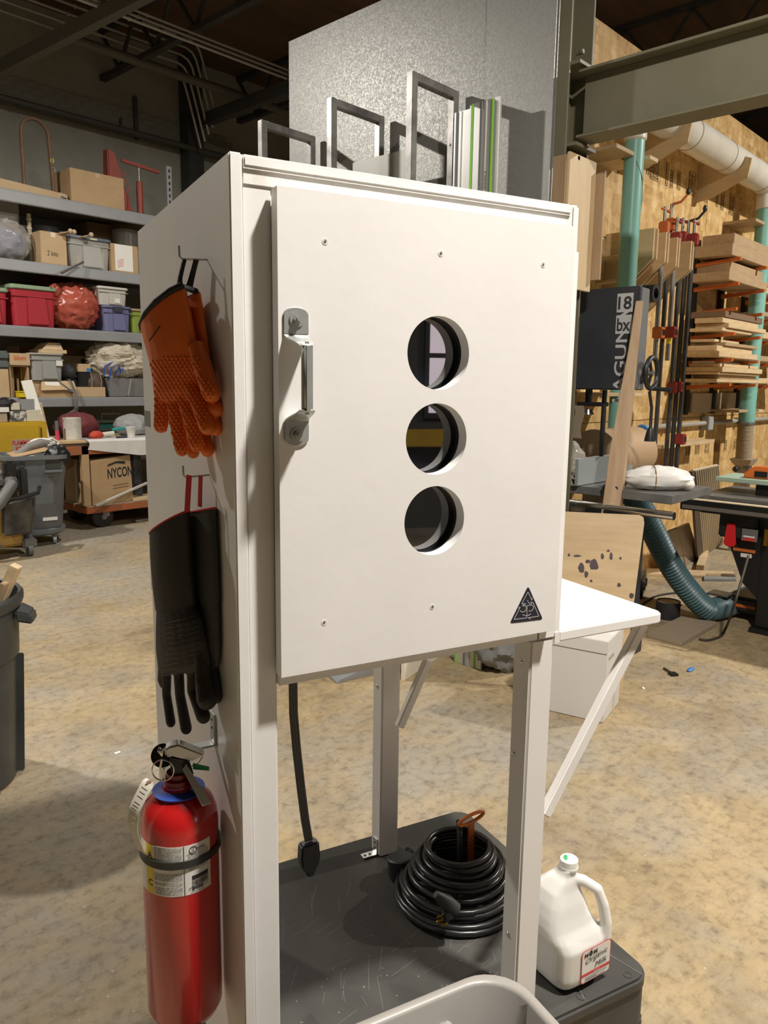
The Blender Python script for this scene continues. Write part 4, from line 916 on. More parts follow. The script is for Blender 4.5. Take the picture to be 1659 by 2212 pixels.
for k, (px, py) in enumerate(((152, 499), (160, 501), (197, 507))):
    p = PY(px, py, YS-.06); e = thing('wooden_mallet', ('leftmost', 'middle', 'rightmost')[k]+' of three wooden mallets resting on the totes of the second shelf', 'mallet', (p.x, p.y, p.z), 0, 'mallets on the second shelf')
    MB().ell((0, 0, 0), .026, 16, 10).build('mallet_head', mat('pale_wood_ball', (.55, .42, .28), .5), e); MB().cyl((-.005, .02, -.005), (-.16, .14, -.05), .009, n=8).build('mallet_stick', M_dwood, e)
a = PY(180, 566, YS-.03); b = PY(133, 590, YS-.16); tag(MB().tube([a, b], .012, 8).build('stick_shadow', mat('stick_shadow', (.10, .09, .08), .6)), 'dark rod shape standing in for a stick shadow on the second shelf beam', 'rod')  # dark bar modelled for the shadow a stick casts on the beam
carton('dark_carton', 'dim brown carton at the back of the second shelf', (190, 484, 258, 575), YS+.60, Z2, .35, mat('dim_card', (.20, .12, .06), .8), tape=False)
t, w_, h_ = carton('cardboard_box', 'small carton faced with a white printed sheet, right end of second shelf', (240, 529, 298, 588), YS+.03, Z2, .3)
MB().box(-w_*.36, -.0022, .02, w_*.30, -.0008, h_-.004).build('white_sheet', M_paper, t)
for k in range(5): MB().bar((-w_*.28, -.003, h_*.16+k*.018), (-w_*.05, -.003, h_*.26+k*.018), .004, .001, (0, 1, 0)).build('red_print', M_rl, t)
t, w_, h_ = put('round_clear_container', 'clear round container behind the white-sheeted carton', 'container', (258, 496, 310, 545), YS+.36, Z2)
MB().lathe([(.001, .001), (w_/2*.9, .001), (w_/2, h_-.03), (.001, h_-.03)], 24, (0, .14, 0)).build('container_wall', m_tr, t); MB().lathe([(.001, h_), (w_/2*1.02, h_-.002), (w_/2*1.02, h_-.029), (.001, h_-.029)], 24, (0, .14, 0)).build('container_lid', mat('grey_lid', (.35, .35, .33), .4), t)
# --- third level
M_rt = mat('red_tote_plastic', (.42, .035, .05), .35); M_gl = mat('pale_green_lid', (.30, .40, .26), .4)
tote('red_tote', 'red tote with green lid cut by the left edge', (-62, 619, 19, 699), YS+.03, Z3, .45, M_rt, M_gl, .045)
tote('red_tote', 'red tote with pale green lid left of the red sack', (25, 617, 124, 706), YS+.03, Z3, .45, M_rt, M_gl, .045)
t, w_, h_ = put('red_plastic_sack', 'crumpled red plastic sack stuffed full on the third shelf', 'sack', (122, 611, 226, 716), YS-.02, Z3)
M_sk = mat('red_plastic_film', (.42, .07, .045), .28, col2=(.50, .15, .10), ns=6, nd=5)
MB().ell((.015, .25, h_*.5), (w_*.49, .22, h_*.5), 60, 44, crumple(.17, 2.6, 5)).build('sack_film', M_sk, t)
MB().ell((-w_*.42, .12, h_*.80), (.05, .05, .06), 22, 16, crumple(.4, 2.6, 7)).build('tied_neck', M_sk, t)
t, w_, h_ = put('dark_red_sack', 'dim dark red sack slumped behind the red plastic sack', 'sack', (88, 588, 178, 680), YS+.52, Z3)
MB().ell((0, .2, h_*.5), (w_*.5, .16, h_*.5), 30, 20, crumple(.2, 2.6, 11)).build('sack_film', mat('dark_red_film', (.20, .03, .025), .4), t)
t, w_, h_ = tote('blue_tote', 'slate blue latching tote under the small white tote', (224, 661, 284, 716), YS+.03, Z3, .36, mat('slate_blue_plastic', (.17, .18, .33), .4), mat('slate_blue_lid', (.16, .17, .30), .4), .03)
MB().box(-.06, -.022, h_-.07, .06, -.015, h_-.012).build('latch', mat('dark_latch', (.05, .05, .08), .4), t)
zt_ = Z3+h_
t, w_, h_ = tote('small_white_tote', 'small milky white tote stacked on the blue tote', (213, 620, 277, 661), YS+.03, zt_, .33, mat('milky_plastic', (.55, .54, .49), .35), mat('white_lid', (.66, .65, .60), .4), .03)
MB().box(.01, -.012, .03, .07, -.006, .08).build('paper_label', M_paper, t)
tote('green_tote', 'lime green tote at the right end of the third shelf', (284, 668, 330, 717), YS+.05, Z3, .36, mat('lime_plastic', (.25, .33, .06), .4), mat('tan_lid', (.40, .30, .17), .5), .03)
# --- fourth level
t, w_, h_ = carton('cardboard_box', 'brown box under the dark tool case, far left of fourth shelf', (-20, 797, 20, 858), YS+.03, Z4, .4, M_card2)
t2, w2, h2 = put('tool_case', 'dark grey-green hard tool case on the far left box', 'case', (-22, 757, 22, 797), YS+.02, Z4+h_)
MB().box(-w2/2, 0, .001, w2/2, .35, h2*.48).build('case_base', mat('grey_green_case', (.11, .13, .12), .45), t2, bevel=.02, seg=3); MB().box(-w2/2, 0, h2*.50, w2/2, .35, h2).build('case_lid', mat('grey_green_case', (.11, .13, .12), .45), t2, bevel=.02, seg=3)
sd = thing('open_shelf_crate', 'dark open-fronted crate of standing strips on the fourth shelf', 'crate', (PY(43, 830, YS+.05).x, YS+.05, Z4)); cw_ = PY(64, 830, YS).x-PY(21, 830, YS).x; ch = PY(43, 792, YS).z-Z4
for nm, q in (('crate_side', (-cw_/2, 0, .001, -cw_/2+.02, .4, ch)), ('crate_side', (cw_/2-.02, 0, .001, cw_/2, .4, ch)), ('crate_back', (-cw_/2+.0205, .38, .001, cw_/2-.0205, .4, ch)), ('crate_top', (-cw_/2, 0, ch+.0005, cw_/2, .4, ch+.012))):
    MB().box(*q).build(nm, M_card, sd)
for k, (x, hh_, m) in enumerate(((-.10, .30, M_raw), (-.03, .33, M_dwood), (.03, .20, M_dwood), (.09, .32, M_yel))):
    p = Vector(sd.location); tag(MB().box(p.x+x-.012, p.y+.08+.02*k, Z4+.002, p.x+x+.012, p.y+.10+.02*k, Z4+hh_).build('standing_strip', m, bevel=.002), ('thin grey metal', 'tall brown wooden', 'short brown wooden', 'bright yellow')[k]+' strip standing in the open crate', 'strip', 'strips in the open crate')
t, w_, h_ = carton('cardboard_box', 'shallow carton with orange lettering lying on the open crate', (21, 763, 65, 792), YS+.03, Z4+ch+.013, .4, M_card2, tape=False)
text('blum', mat('orange_red_print', (.60, .13, .04), .5), (-.06, -.001, h_*.42), (1, 0, 0), (0, 0, 1), height=.05, width=.12, parent=t, bold=.02)
t, w_, h_ = put('yellow_parts_bin', 'small yellow parts bin at the shelf edge', 'bin', (43, 847, 64, 858), YS-.03, Z4)
MB().box(-w_/2, 0, .001, w_/2, .12, h_).build('bin_wall', M_yel, t, bevel=.003); MB().box(-w_/2-.006, -.006, h_, w_/2+.006, .126, h_+.01).build('bin_rim', M_yel, t)
ct, cw2, chh = carton('cardboard_box', 'brown carton under the grey cloudy tote on the fourth shelf', (68, 822, 97, 858), YS+.08, Z4, .4, M_card)
t, w_, h_ = tote('cloudy_grey_tote', 'cloudy grey tote with a wooden tray on its lid', (66, 763, 139, 822), YS+.03, Z4+chh, .4, mat('cloudy_grey_plastic', (.34, .345, .33), .4), mat('offwhite_lid', (.52, .51, .46), .4), .02)
MB().box(.09, -.012, h_*.55, .16, -.006, h_*.74).build('paper_label', M_paper, t)
zt_ = Z4+chh+h_
t, w_, h_ = put('wooden_tray', 'pale wooden tray turned over on the cloudy grey tote', 'tray', (88, 740, 144, 763), YS+.04, zt_)
MB().box(-w_/2, 0, .001, w_/2, .3, h_*.35).build('tray_rim', M_pine, t, bevel=.003); MB().hexa([(-w_/2+.03, .02, h_*.36), (w_/2-.03, .02, h_*.36), (w_/2-.03, .28, h_*.36), (-w_/2+.03, .28, h_*.36)], [(-w_/2+.10, .04, h_), (w_/2-.05, .04, h_), (w_/2-.05, .26, h_), (-w_/2+.10, .26, h_)]).build('tray_box', M_pine, t, bevel=.003)
MB().box(w_/2-.085, .034, h_*.5, w_/2-.055, .04, h_*.9).build('blue_sticker', mat('blue_sticker', (.07, .16, .40), .5), t)
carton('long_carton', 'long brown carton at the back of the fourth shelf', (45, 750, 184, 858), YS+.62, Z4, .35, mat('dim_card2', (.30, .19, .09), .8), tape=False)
oc, w_, h_ = put('open_carton', 'long flat carton with its torn flap gaping open', 'box', (90, 822, 166, 857), YS+.0, Z4)
MB().box(-w_/2, .03, .001, w_/2, .4, h_*.42).build('carton_base', M_card, oc); MB().hexa([(-w_/2, .0, h_*.40), (w_/2, .0, h_*.46), (w_/2, .03, h_*.46), (-w_/2, .03, h_*.40)], [(-w_/2+.03, .06, h_), (w_/2, .06, h_*.98), (w_/2, .09, h_*.98), (-w_/2+.03, .09, h_)]).build('carton_flap', M_card2, oc, bevel=.003)
MB().hexa([(-w_/2+.05, -.003+.02, h_*.52), (.02, .018, h_*.54), (.02, .022, h_*.54), (-w_/2+.05, .022, h_*.52)], [(-w_/2+.06, .048, h_*.92), (.02, .048, h_*.93), (.02, .052, h_*.93), (-w_/2+.06, .052, h_*.92)]).build('white_label', M_paper, oc)
carton('flat_carton', 'flat crushed carton at the middle of the fourth shelf edge', (150, 836, 228, 856), YS+.05, Z4, .3, M_card2, tape=False)
t, w_, h_ = put('black_power_tool', 'black corded power tool heaped beside the cloudy grey tote', 'tool', (138, 778, 170, 820), YS+.15, Z4+.16)
MB().box(-w_/2, .0, -.158, w_/2, .2, .04).build('tool_case', M_black, t, bevel=.01); MB().ell((0, .1, .11), (w_*.5, .1, .09), 18, 12, crumple(.25, 2, 6)).build('tool_head', mat('dusty_black', (.05, .05, .05), .6), t)
MB().cyl((-.03, .02, .18), (.09, .02, .03), .008, n=8).build('tool_rod', M_raw, t)
t, w_, h_ = put('small_tan_carton', 'small tan carton with blue tape on dark clutter', 'box', (170, 786, 196, 808), YS+.1, Z4+.26)
MB().box(-w_/2, 0, -.258, w_/2, .2, .02).build('support_stack', M_black, t, bevel=.01); MB().box(-w_/2, 0, .021, w_/2, .2, h_).build('carton_body', M_card2, t, bevel=.003); MB().box(w_/2-.05, -.003, .0215, w_/2, -.0005, .06).build('blue_tape', mat('blue_tape', (.05, .20, .55), .5), t)
t, w_, h_ = put('brown_tool_bag', 'scuffed brown tool bag with straps on the fourth shelf', 'bag', (184, 804, 232, 842), YS+.08, Z4+.07)
MB().ell((0, .14, h_*.4), (w_*.5, .14, h_*.62), 28, 18, crumple(.14, 2.2, 9)).build('bag_body', mat('brown_leather', (.09, .06, .04), .6, col2=(.14, .10, .07), ns=9), t); MB().box(-w_/2+.02, .02, -.069, w_/2-.02, .26, .03).build('bag_base', mat('brown_leather', (.09, .06, .04), .6), t)
for x in (-.06, .05): MB().tube([(x, .0, .02), (x, -.02, h_*.6), (x+.01, .04, h_*1.02)], .012, 6, sq=.4).build('bag_strap', mat('tan_strap', (.30, .25, .16), .6), t)
gt, w_, h_ = put('grey_tote', 'open grey tote piled with canvas at the right of the fourth shelf', 'tote', (236, 817, 320, 858), YS+.03, Z4)
MB().hexa([(-w_/2+.02, .03, .001), (w_/2-.02, .03, .001), (w_/2-.02, .4, .001), (-w_/2+.02, .4, .001)], [(-w_/2, 0, h_), (w_/2, 0, h_), (w_/2, .44, h_), (-w_/2, .44, h_)]).build('tote_wall', mat('grey_tote', (.22, .225, .22), .4), gt, bevel=.006); MB().bar((-.02, .0, .02), (.02, -.012, h_-.01), .012, .012).build('front_rib', mat('pale_rib', (.34, .34, .33), .4), gt)
zt_ = Z4+h_
t, w_, h_ = put('canvas_heap', 'heap of crumpled cream canvas spilling over the grey tote', 'canvas', (206, 737, 322, 820), YS-.02, zt_+.002)
M_cv = mat('cream_canvas', (.58, .53, .42), .85, col2=(.50, .45, .35), ns=8)
MB().ell((.06, .24, h_*.50), (w_*.46, .22, h_*.5), 60, 40, crumple(.30, 2.2, 13)).build('canvas_fold', M_cv, t); MB().ell((.02, .10, h_*.66), (w_*.30, .10, h_*.20), 40, 24, crumple(.30, 3, 14)).build('canvas_fold', M_cv, t)
MB().ell((.14, .10, h_*.36), (w_*.28, .11, h_*.24), 40, 24, crumple(.35, 3, 15)).build('canvas_fold', M_cv, t)
t2 = thing('blue_ratchet_strap', 'tangled bright blue webbing strap under the canvas heap', 'strap', (PY(256, 800, YS-.06).x, YS+.02, zt_+.02))
M_bl = mat('blue_webbing', (.05, .12, .50), .6)
for k, lp_ in enumerate((((-.14, 0, .0), (-.12, -.01, .12), (-.02, -.02, .17), (.05, -.01, .10), (.0, 0, .02)), ((-.08, -.02, -.03), (-.06, -.03, .10), (.02, -.03, .14), (.06, -.02, .06)), ((.05, -.02, .02), (.09, -.02, .12), (.12, -.01, .03)))):
    mb = MB(); q = [Vector(p) for p in lp_]
    for a, b in zip(q, q[1:]): mb.bar(a, b, .004, .035, (0, 1, 0))
    mb.build('strap_loop', M_bl, t2)
wb_ = thing('cable_bundle', 'bundle of loose grey cables hanging over the fourth shelf beam', 'cables', (PY(164, 858, YS-.04).x, YS-.03, Z4-.0)); rr = random.Random(21)
for k in range(9):
    x = rr.uniform(-.05, .05); MB().tube([(x-.15*rr.random(), .08, .10+rr.uniform(-.02, .1)), (x*.6, -.005, .06), (x*.4, -.03, -.03), (x*.5-.01, -.03, -.12), (x-.05-.04*rr.random(), .02, -.24)], .0045, 6).build('cable', mat('grey_cable', (.16, .155, .145), .6), wb_)
# ================================================================ flammables cabinet and its clutter
YC = 7.86
fc = thing('flammables_cabinet', 'yellow steel flammables cabinet at the far left', 'cabinet', (PY(106, 1000, YC).x-1.05, YC, 0))
fh = PY(60, 911, YC).z; M_fy = mat('safety_yellow', (.56, .36, .022), .45, col2=(.47, .29, .018), ns=4, nd=5)
MB().box(0, 0, .06, 1.05, .45, fh).build('cabinet_body', M_fy, fc, bevel=.006); MB().box(.02, .03, 0, 1.03, .42, .0595).build('plinth', M_black, fc)
MB().box(.03, -.018, .09, .96, -.0005, fh-.03).build('cabinet_door', M_fy, fc, bevel=.004)
MB().box(.985, -.006, fh-.42, .992, -.0002, fh-.06).build('hinge_line', M_steelD, fc)
cx = Vector(fc.location); a = PY(24, 950, YC-.02)-cx; b = PY(83, 984, YC-.02)-cx
MB().box(a.x, -.021, b.z-.03, b.x, -.0185, a.z).build('warning_sign', mat('tan_sign', (.42, .32, .24), .5), fc)
M_rp = mat('red_sign_print', (.55, .04, .03), .5)
text('FLAMMABLE', M_rp, (a.x+.01, -.0215, a.z-.055), (1, 0, 0), (0, 0, 1), height=.045, width=b.x-a.x-.02, parent=fc, bold=.02); text('KEEP FIRE', M_rp, (a.x+.04, -.0215, a.z-.115), (1, 0, 0), (0, 0, 1), height=.045, width=b.x-a.x-.08, parent=fc, bold=.02); text('AWAY', M_rp, (a.x+.11, -.0215, a.z-.17), (1, 0, 0), (0, 0, 1), height=.04, width=.12, parent=fc, bold=.02)
p = PY(13, 1030, YC-.06)-cx; MB().cyl((p.x, -.018, p.z), (p.x, -.06, p.z), .018, n=14).build('latch_handle', M_raw, fc); MB().cyl((p.x, -.055, p.z), (p.x+.09, -.06, p.z-.05), .01, n=10).build('latch_lever', M_raw, fc)
def onfc(name, label, cat, px, Y, m, dp=.18, dz=0.0):
    X0, X1, z0, z1 = RC(px, Y); o = MB().box(-(X1-X0)/2, 0, .001, (X1-X0)/2, dp, z1-fh-dz).build(name, m, None, ((X0+X1)/2, Y, fh+dz), bevel=.003); return tag(o, label, cat)
M_pat = mat('mottled_print', (.08, .08, .08), .5, col2=(.62, .60, .54), ns=14, nd=3, mix=(.45, .55)); M_pat2 = mat('cream_sketch_print', (.62, .58, .44), .6, col2=(.25, .23, .18), ns=11, nd=4, mix=(.56, .62))
onfc('patterned_box', 'black and white patterned box on the yellow cabinet', 'box', (22, 888, 57, 912), YC+.03, M_pat)
onfc('sketched_box', 'cream box with dark sketchy print on the yellow cabinet', 'box', (58, 886, 89, 912), YC+.03, M_pat2)
onfc('dark_box', 'dark brown box at the far left of the yellow cabinet top', 'box', (-15, 892, 16, 912), YC+.03, M_mdf)
onfc('flat_slab', 'thin cream slab bridging boxes on the yellow cabinet', 'slab', (-10, 880, 20, 892), YC+.02, M_paper, .2, fh*0+.095)
onfc('grey_tray', 'shallow grey tray propped on the patterned boxes', 'tray', (44, 862, 75, 888), YC+.04, M_beam, .02, .1155); onfc('cream_slab_stack', 'stack of cream slabs on the patterned box', 'slabs', (24, 870, 43, 885), YC+.03, M_pat2, .16, .1155)
t = thing('black_film_wad', 'wad of black film lying at the left of the yellow cabinet top', 'film', (PY(10, 868, YC+.08).x, YC+.10, fh+.145)); MB().ell((0, 0, .03), (.10, .06, .05), 24, 16, crumple(.4, 2.4, 17)).build('film_folds', M_black, t)
a = PY(58, 821, YC+.25); b = PY(104, 985, YC-.02)
tag(MB().bar(PY(112, 1000, YC-.02), PY(57, 822, YC+.25), .11, .018, (0, 1, 0)).build('white_trim_board', mat('white_primed_wood', (.72, .70, .63), .5), bevel=.002), 'white primed trim board leaning beside the yellow cabinet', 'board')
tag(MB().bar(PY(116, 1010, YC+.02), PY(84, 870, YC+.30), .05, .03, (0, 1, 0)).build('cream_trim_strip', M_pine, bevel=.002), 'narrow cream wood strip leaning behind the white trim board', 'board')
# ================================================================ two-tier platform truck
YT = 7.74
xl = PY(112, 945, YT).x; zt = PY(160, 952, YT).z; zd = PY(250, 1092, YT-.1).z
tr = thing('platform_truck', 'two-tier platform truck with worn orange steel frame', 'cart', (xl, YT, 0)); M_ro = mat('worn_orange_steel', (.42, .11, .03), .55, col2=(.28, .13, .06), ns=7, nd=6)
MB().box(0, 0, zt-.03, 2.3, .8, zt).build('top_board', M_pine, tr, bevel=.003); MB().box(.01, .01, zt-.06, 2.29, .79, zt-.0305).build('under_board', mat('dark_ply', (.13, .10, .06), .7), tr)
MB().box(.06, -.02, zt-.15, 2.25, .02, zt-.0605).build('top_rail', M_ro, tr, bevel=.004); MB().box(.30, -.05, zd-.07, 2.25, .75, zd).build('lower_deck', M_ro, tr, bevel=.006); MB().box(.31, -.04, zd+.0005, 2.24, .74, zd+.012).build('deck_boards', M_mdf, tr)
for x in (.33, 2.2):
    for y in (.0, .66): MB().box(x-.04, y-.02, zd+.0125, x+.04, y+.04, zt-.0605).build('post', M_ro if x > 1 else M_card, tr, bevel=.004)
for x in (.52, 2.05):
    for y in (.05, .62):
        wh = MB().lathe([(.03, -.03), (.10, -.03), (.115, -.02), (.115, .02), (.10, .03), (.03, .03), (.03, -.03)], 28, (x, y, .116), M=Matrix.Rotation(R_(90), 3, 'X')).build('caster_wheel', M_rub, tr)
        MB().cyl((x, y-.045, .116), (x, y+.045, .116), .031, n=16).build('hub', M_raw, wh); MB().box(x-.02, y-.05, .116, x+.06, y-.044, zd-.0705).build('fork', M_raw, wh)
def ontr(px, Y): X0, X1, z0, z1 = RC(px, Y); return X0, X1, z1-zt
X0, X1, h_ = ontr((146, 903, 183, 946), YT+.08); r = (X1-X0)/2
pc_ = thing('paint_can', 'off-white labelled gallon paint can on the platform truck', 'can', ((X0+X1)/2, YT+.08+r, zt+.001)); MB().lathe([(.001, 0), (r*.98, 0), (r, .006), (r*.985, .012), (r*.985, h_-.012), (r, h_-.006), (r*.98, h_), (r*.85, h_-.004), (.001, h_-.004)], 32).build('can_wall', mat('offwhite_can', (.62, .60, .53), .45, col2=(.52, .50, .44), ns=30), pc_)
MB().tube([(-r, 0, h_*.8)] + [(-r*math.cos(R_(a)), -.06*math.sin(R_(a)), h_*.8+.12*math.sin(R_(a))) for a in range(15, 180, 15)] + [(r, 0, h_*.8)], .003, 6).build('bail_handle', M_raw, pc_)
X0, X1, h_ = ontr((126, 893, 214, 946), YT+.45); t = thing('maroon_canvas_bag', 'slumped maroon canvas bag behind the paint can', 'bag', ((X0+X1)/2, YT+.5, zt+.001)); MB().ell((0, 0, h_*.45), ((X1-X0)/2, .2, h_*.55), 36, 22, crumple(.12, 1.8, 19)).build('bag_cloth', mat('maroon_canvas', (.17, .03, .035), .8, col2=(.12, .02, .025), ns=7), t)
t.location.z += .06*0
p = PY(124, 944, YT+.12); t = thing('marker_tube', 'upright grey and pink marker tube left of the paint can', 'marker', (p.x, p.y, zt+.001)); MB().cyl((0, 0, 0), (0, 0, .10), .02, n=14).build('tube_base', mat('hot_pink', (.62, .06, .12), .4), t); MB().cyl((0, 0, .1005), (0, 0, .20), .018, n=14).build('tube_cap', mat('grey_cap', (.14, .15, .15), .4), t)
X0, X1, h_ = ontr((186, 905, 305, 940), YT+.72); t = thing('green_storage_trunk', 'dark green storage trunk with a wire handle behind the truck', 'trunk', ((X0+X1)/2, YT+.86, 0)); MB().box(-(X1-X0)/2, -.04, .001, (X1-X0)/2, .06-.01*0, zt+h_-.05).build('trunk_body', mat('dark_green_plastic', (.015, .11, .085), .4), t, bevel=.01); MB().box(-(X1-X0)/2-.02, -.06, zt+h_-.0495, (X1-X0)/2+.02, .07, zt+h_).build('trunk_lid', mat('dim_olive_lid', (.08, .09, .06), .5), t, bevel=.006)
MB().tube([(-.12, -.07, zt+h_-.03), (-.12, -.08, zt+h_+.06), (.10, -.08, zt+h_+.06), (.10, -.07, zt+h_-.03)], .009, 8).build('handle', M_raw, t)
X0, X1, h_ = ontr((256, 897, 325, 938), YT+.38); t = thing('grey_tarp_bundle', 'gathered pale grey tarp bundle on the platform truck', 'tarp', ((X0+X1)/2, YT+.42, zt+.001)); MB().ell((0, 0, h_*.48), ((X1-X0)/2, .18, h_*.52), 44, 28, crumple(.16, 2.2, 23)).build('tarp_cloth', mat('grey_tarp', (.34, .345, .34), .7, col2=(.28, .285, .28), ns=8), t)
p = PY(207, 936, YT+.16); t = thing('red_rag', 'small wadded red rag on the platform truck', 'rag', (p.x, p.y, zt+.001)); MB().ell((0, 0, .035), (.07, .05, .04), 22, 14, crumple(.25, 2.4, 29)).build('rag_folds', mat('red_cloth', (.50, .06, .03), .8), t)
p = PY(228, 928, YT+.2); t = thing('caulk_tube', 'cream caulk tube lying beside the red rag', 'tube', (p.x, p.y, zt+.001)); MB().cyl((-.09, 0, .03), (.09, 0, .045), .026, n=16).build('cartridge', mat('cream_tube', (.66, .62, .52), .4), t); MB().cyl((-.091, 0, .03), (-.17, 0, .02), .018, .006, n=12).build('nozzle', M_raw, t)
p = PY(232, 918, YT+.3); t = thing('caulking_gun', 'black and teal caulking gun behind the caulk tube', 'tool', (p.x, p.y, zt+.001)); MB().cyl((-.12, 0, .07), (.04, 0, .075), .022, n=14).build('gun_barrel', M_black, t); MB().cyl((.041, 0, .075), (.20, 0, .09), .016, n=12).build('gun_rod', mat('teal_metal', (.03, .30, .30), .35), t); MB().box(-.02, -.02, .0, .02, .02, .05).build('gun_grip', M_black, t)
X0, X1, h_ = ontr((279, 924, 298, 951), YT+.05); r = (X1-X0)/2
t = thing('paper_cup', 'plain white paper cup on the plastic sheet', 'cup', ((X0+X1)/2, YT+.05+r, zt+.004)); MB().lathe([(.001, .002), (r*.72, .0), (r, h_), (r*1.05, h_+.003), (r*.96, h_), (r*.70, .006), (.001, .006)], 28).build('cup_wall', M_paper, t)
p = PY(265, 941, YT+.05); tag(MB().box(p.x-.06, p.y, zt+.004, p.x+.06, p.y+.05, zt+.018).build('black_clip', M_black, bevel=.004), 'flat black clip left of the paper cup', 'clip')
m_sh = mat('milky_sheeting', (.74, .73, .69), .3, col2=(.66, .65, .61), ns=6)
ps = thing('plastic_sheet', 'crinkled white plastic sheet draped over the platform truck', 'sheet', (PY(240, 950, YT).x, YT, zt))
def shf(u, v):
    x = -.28+u*1.3; y = .34-v*.42; z = .003+.004*noise.noise(Vector((x*6, y*6, 1)))
    if v > .82: y = .34-.82*.42-.028-.012*noise.noise(Vector((x*7, 3, 2))); z = .002-(v-.82)*(.55+.5*min(1, u*2.2))
    return (x+.05*noise.noise(Vector((v*5, u, 4))), y, z)
MB().grid(shf, 46, 26).build('sheet_film', m_sh, ps)
bx = PY(200, 1085, YT+.0); t = thing('large_carton', 'large brown carton with bold dark lettering on the lower truck deck', 'box', (PY(200, 1080, YT-.02).x, YT-.02, zd+.0125), R_(4))
w_ = PY(292, 1060, YT).x-PY(200, 1060, YT).x; h_ = PY(240, 985, YT).z-zd-.012
MB().hexa([(0, 0, .001), (w_, 0, .001), (w_, .55, .001), (0, .55, .001)], [(.0, 0, h_*.92), (w_-.02, 0, h_), (w_-.02, .55, h_), (0, .55, h_*.92)]).build('carton_body', M_card, t, bevel=.004)
text('NYCON', M_ink, (w_*.38, -.001, h_*.52), (1, 0, .06), (0, 0, 1), height=.11, width=.30, parent=t, bold=.02); MB().prism([(w_*.38, h_*.52+.135), (w_*.40, h_*.52+.155), (w_*.60, h_*.52+.185), (w_*.82, h_*.52+.18), (w_*.82, h_*.52+.15), (w_*.60, h_*.52+.165)], (0, -.002, 0), (1, 0, 0), (0, 0, 1), (0, -.001, 0)).build('swoosh_mark', M_ink, t)
[MB().bar((w_*.50, -.001, zq), (w_*.50+.19, -.001, zq+.012), .010, .001, (0, 1, 0)).build('faint_print', mat('faint_brown_ink', (.20, .12, .06), .7), t) for zq in (h_*.37, h_*.31)]
MB().box(-.002, .06, h_*.62, -.0005, .2, h_*.85).build('shipping_label', M_paper, t); MB().box(-.0022, .27, .002, -.0004, .33, h_*.9).build('tape', mat('packing_tape', (.55, .42, .25), .2), t)
p = PY(302, 1040, YT+.1); t = thing('black_plastic_roll', 'standing roll of black plastic film at the back of the truck', 'roll', (p.x, YT+.2, zd+.0125)); MB().lathe([(.001, 0), (.075, 0), (.08, .15), (.07, .45), (.08, .66), (.001, .66)], 20).build('film_roll', mat('black_film', (.03, .03, .034), .25, col2=(.09, .09, .10), ns=9), t)
tag(MB().bar(PY(206, 1093, YT-.12), PY(318, 1043, YT+.05), .035, .02).build('aluminium_strip', mat('pale_strip', (.55, .53, .47), .4), bevel=.002), 'pale strip leaning across the lower truck deck', 'strip')
tag(MB().box(4.0, YT-.02, zd+.0125, 4.6, YT+.25, zd+.05).build('deck_plank', M_pine, bevel=.002) if False else MB().box(PY(285, 1080, YT).x, YT-.045, zd+.0125, PY(340, 1080, YT).x, YT+.2, zd+.045).build('deck_plank', M_pine, bevel=.002), 'short cream plank on the lower truck deck', 'plank')
p = F(302, 1128); tag(MB().box(p.x-.05, p.y, .0, p.x+.2, p.y+.1, .03).build('floor_offcut', M_raw, bevel=.003), 'small grey offcut on the floor under the truck', 'offcut')
# ================================================================ grey square trash can on dolly
g = F(105, 1180); gc = thing('grey_trash_can', 'tall grey square trash can overfilled with scrap, on a wheeled dolly', 'trash can', (g.x, g.y+.28, 0), R_(-12))
M_gc = mat('dusty_grey_can', (.13, .145, .155), .5, col2=(.18, .19, .195), ns=4, nd=6)
def sqr(h_, z, r=.1): return [Vector((x, y, z)) for x, y in rrect(-h_, -h_, h_, h_, r, 5)]
rg = [sqr(.215, .16), sqr(.228, .20), sqr(.262, .68), sqr(.268, .70), sqr(.275, .82), sqr(.292, .825), sqr(.292, .862), sqr(.270, .862), sqr(.262, .80), sqr(.20, .19)]; n = len(rg[0])
MB().add([p for r in rg for p in r], [(i*n+j, i*n+(j+1) % n, (i+1)*n+(j+1) % n, (i+1)*n+j) for i in range(len(rg)-1) for j in range(n)] + [tuple(range((len(rg)-1)*n, len(rg)*n)), tuple(range(n))[::-1]]).build('can_wall', M_gc, gc)
for a in (0, 90, 180, 270):
    Mz = Matrix.Rotation(R_(a), 4, 'Z')
    MB().hexa([Mz @ Vector(p) for p in ((-.13, -.222, .20), (.13, -.222, .20), (.13, -.20, .20), (-.13, -.20, .20))], [Mz @ Vector(p) for p in ((-.15, -.268, .66), (.15, -.268, .66), (.15, -.24, .66), (-.15, -.24, .66))]).build('side_panel', M_gc, gc, bevel=.008)
MB().box(.06, -.297, .70, .22, -.27, .725).build('handle_lip', M_gc, gc, bevel=.004); MB().box(.07, -.2765, .73, .21, -.268, .82).build('handle_recess', M_steelD, gc, bevel=.004)
MB().box(-.2, -.2735, .66, -.12, -.268, .685).build('maker_label', M_lab, gc); MB().box(.03, -.236, .24, .16, -.2285, .27).build('sticker', M_lab, gc); text('BRUTE', M_ink, (-.22, -.2755, .77), (1, 0, 0), (0, 0, 1), height=.04, width=.12, parent=gc, bold=.02)
dl = MB().lathe([(.001, .10), (.25, .10), (.275, .12), (.275, .155), (.25, .158), (.001, .158)], 40).build('dolly', M_gc, gc)
for a in (20, 92, 164, 236, 308):
    c, s = math.cos(R_(a))*.215, math.sin(R_(a))*.215; MB().cyl((c-.015, s, .045), (c+.015, s, .045), .045, n=18).build('dolly_wheel', M_zinc, gc); MB().box(c-.02, s-.01, .06, c+.02, s+.01, .1).build('wheel_fork', M_raw, gc)
GL = Vector(gc.location)
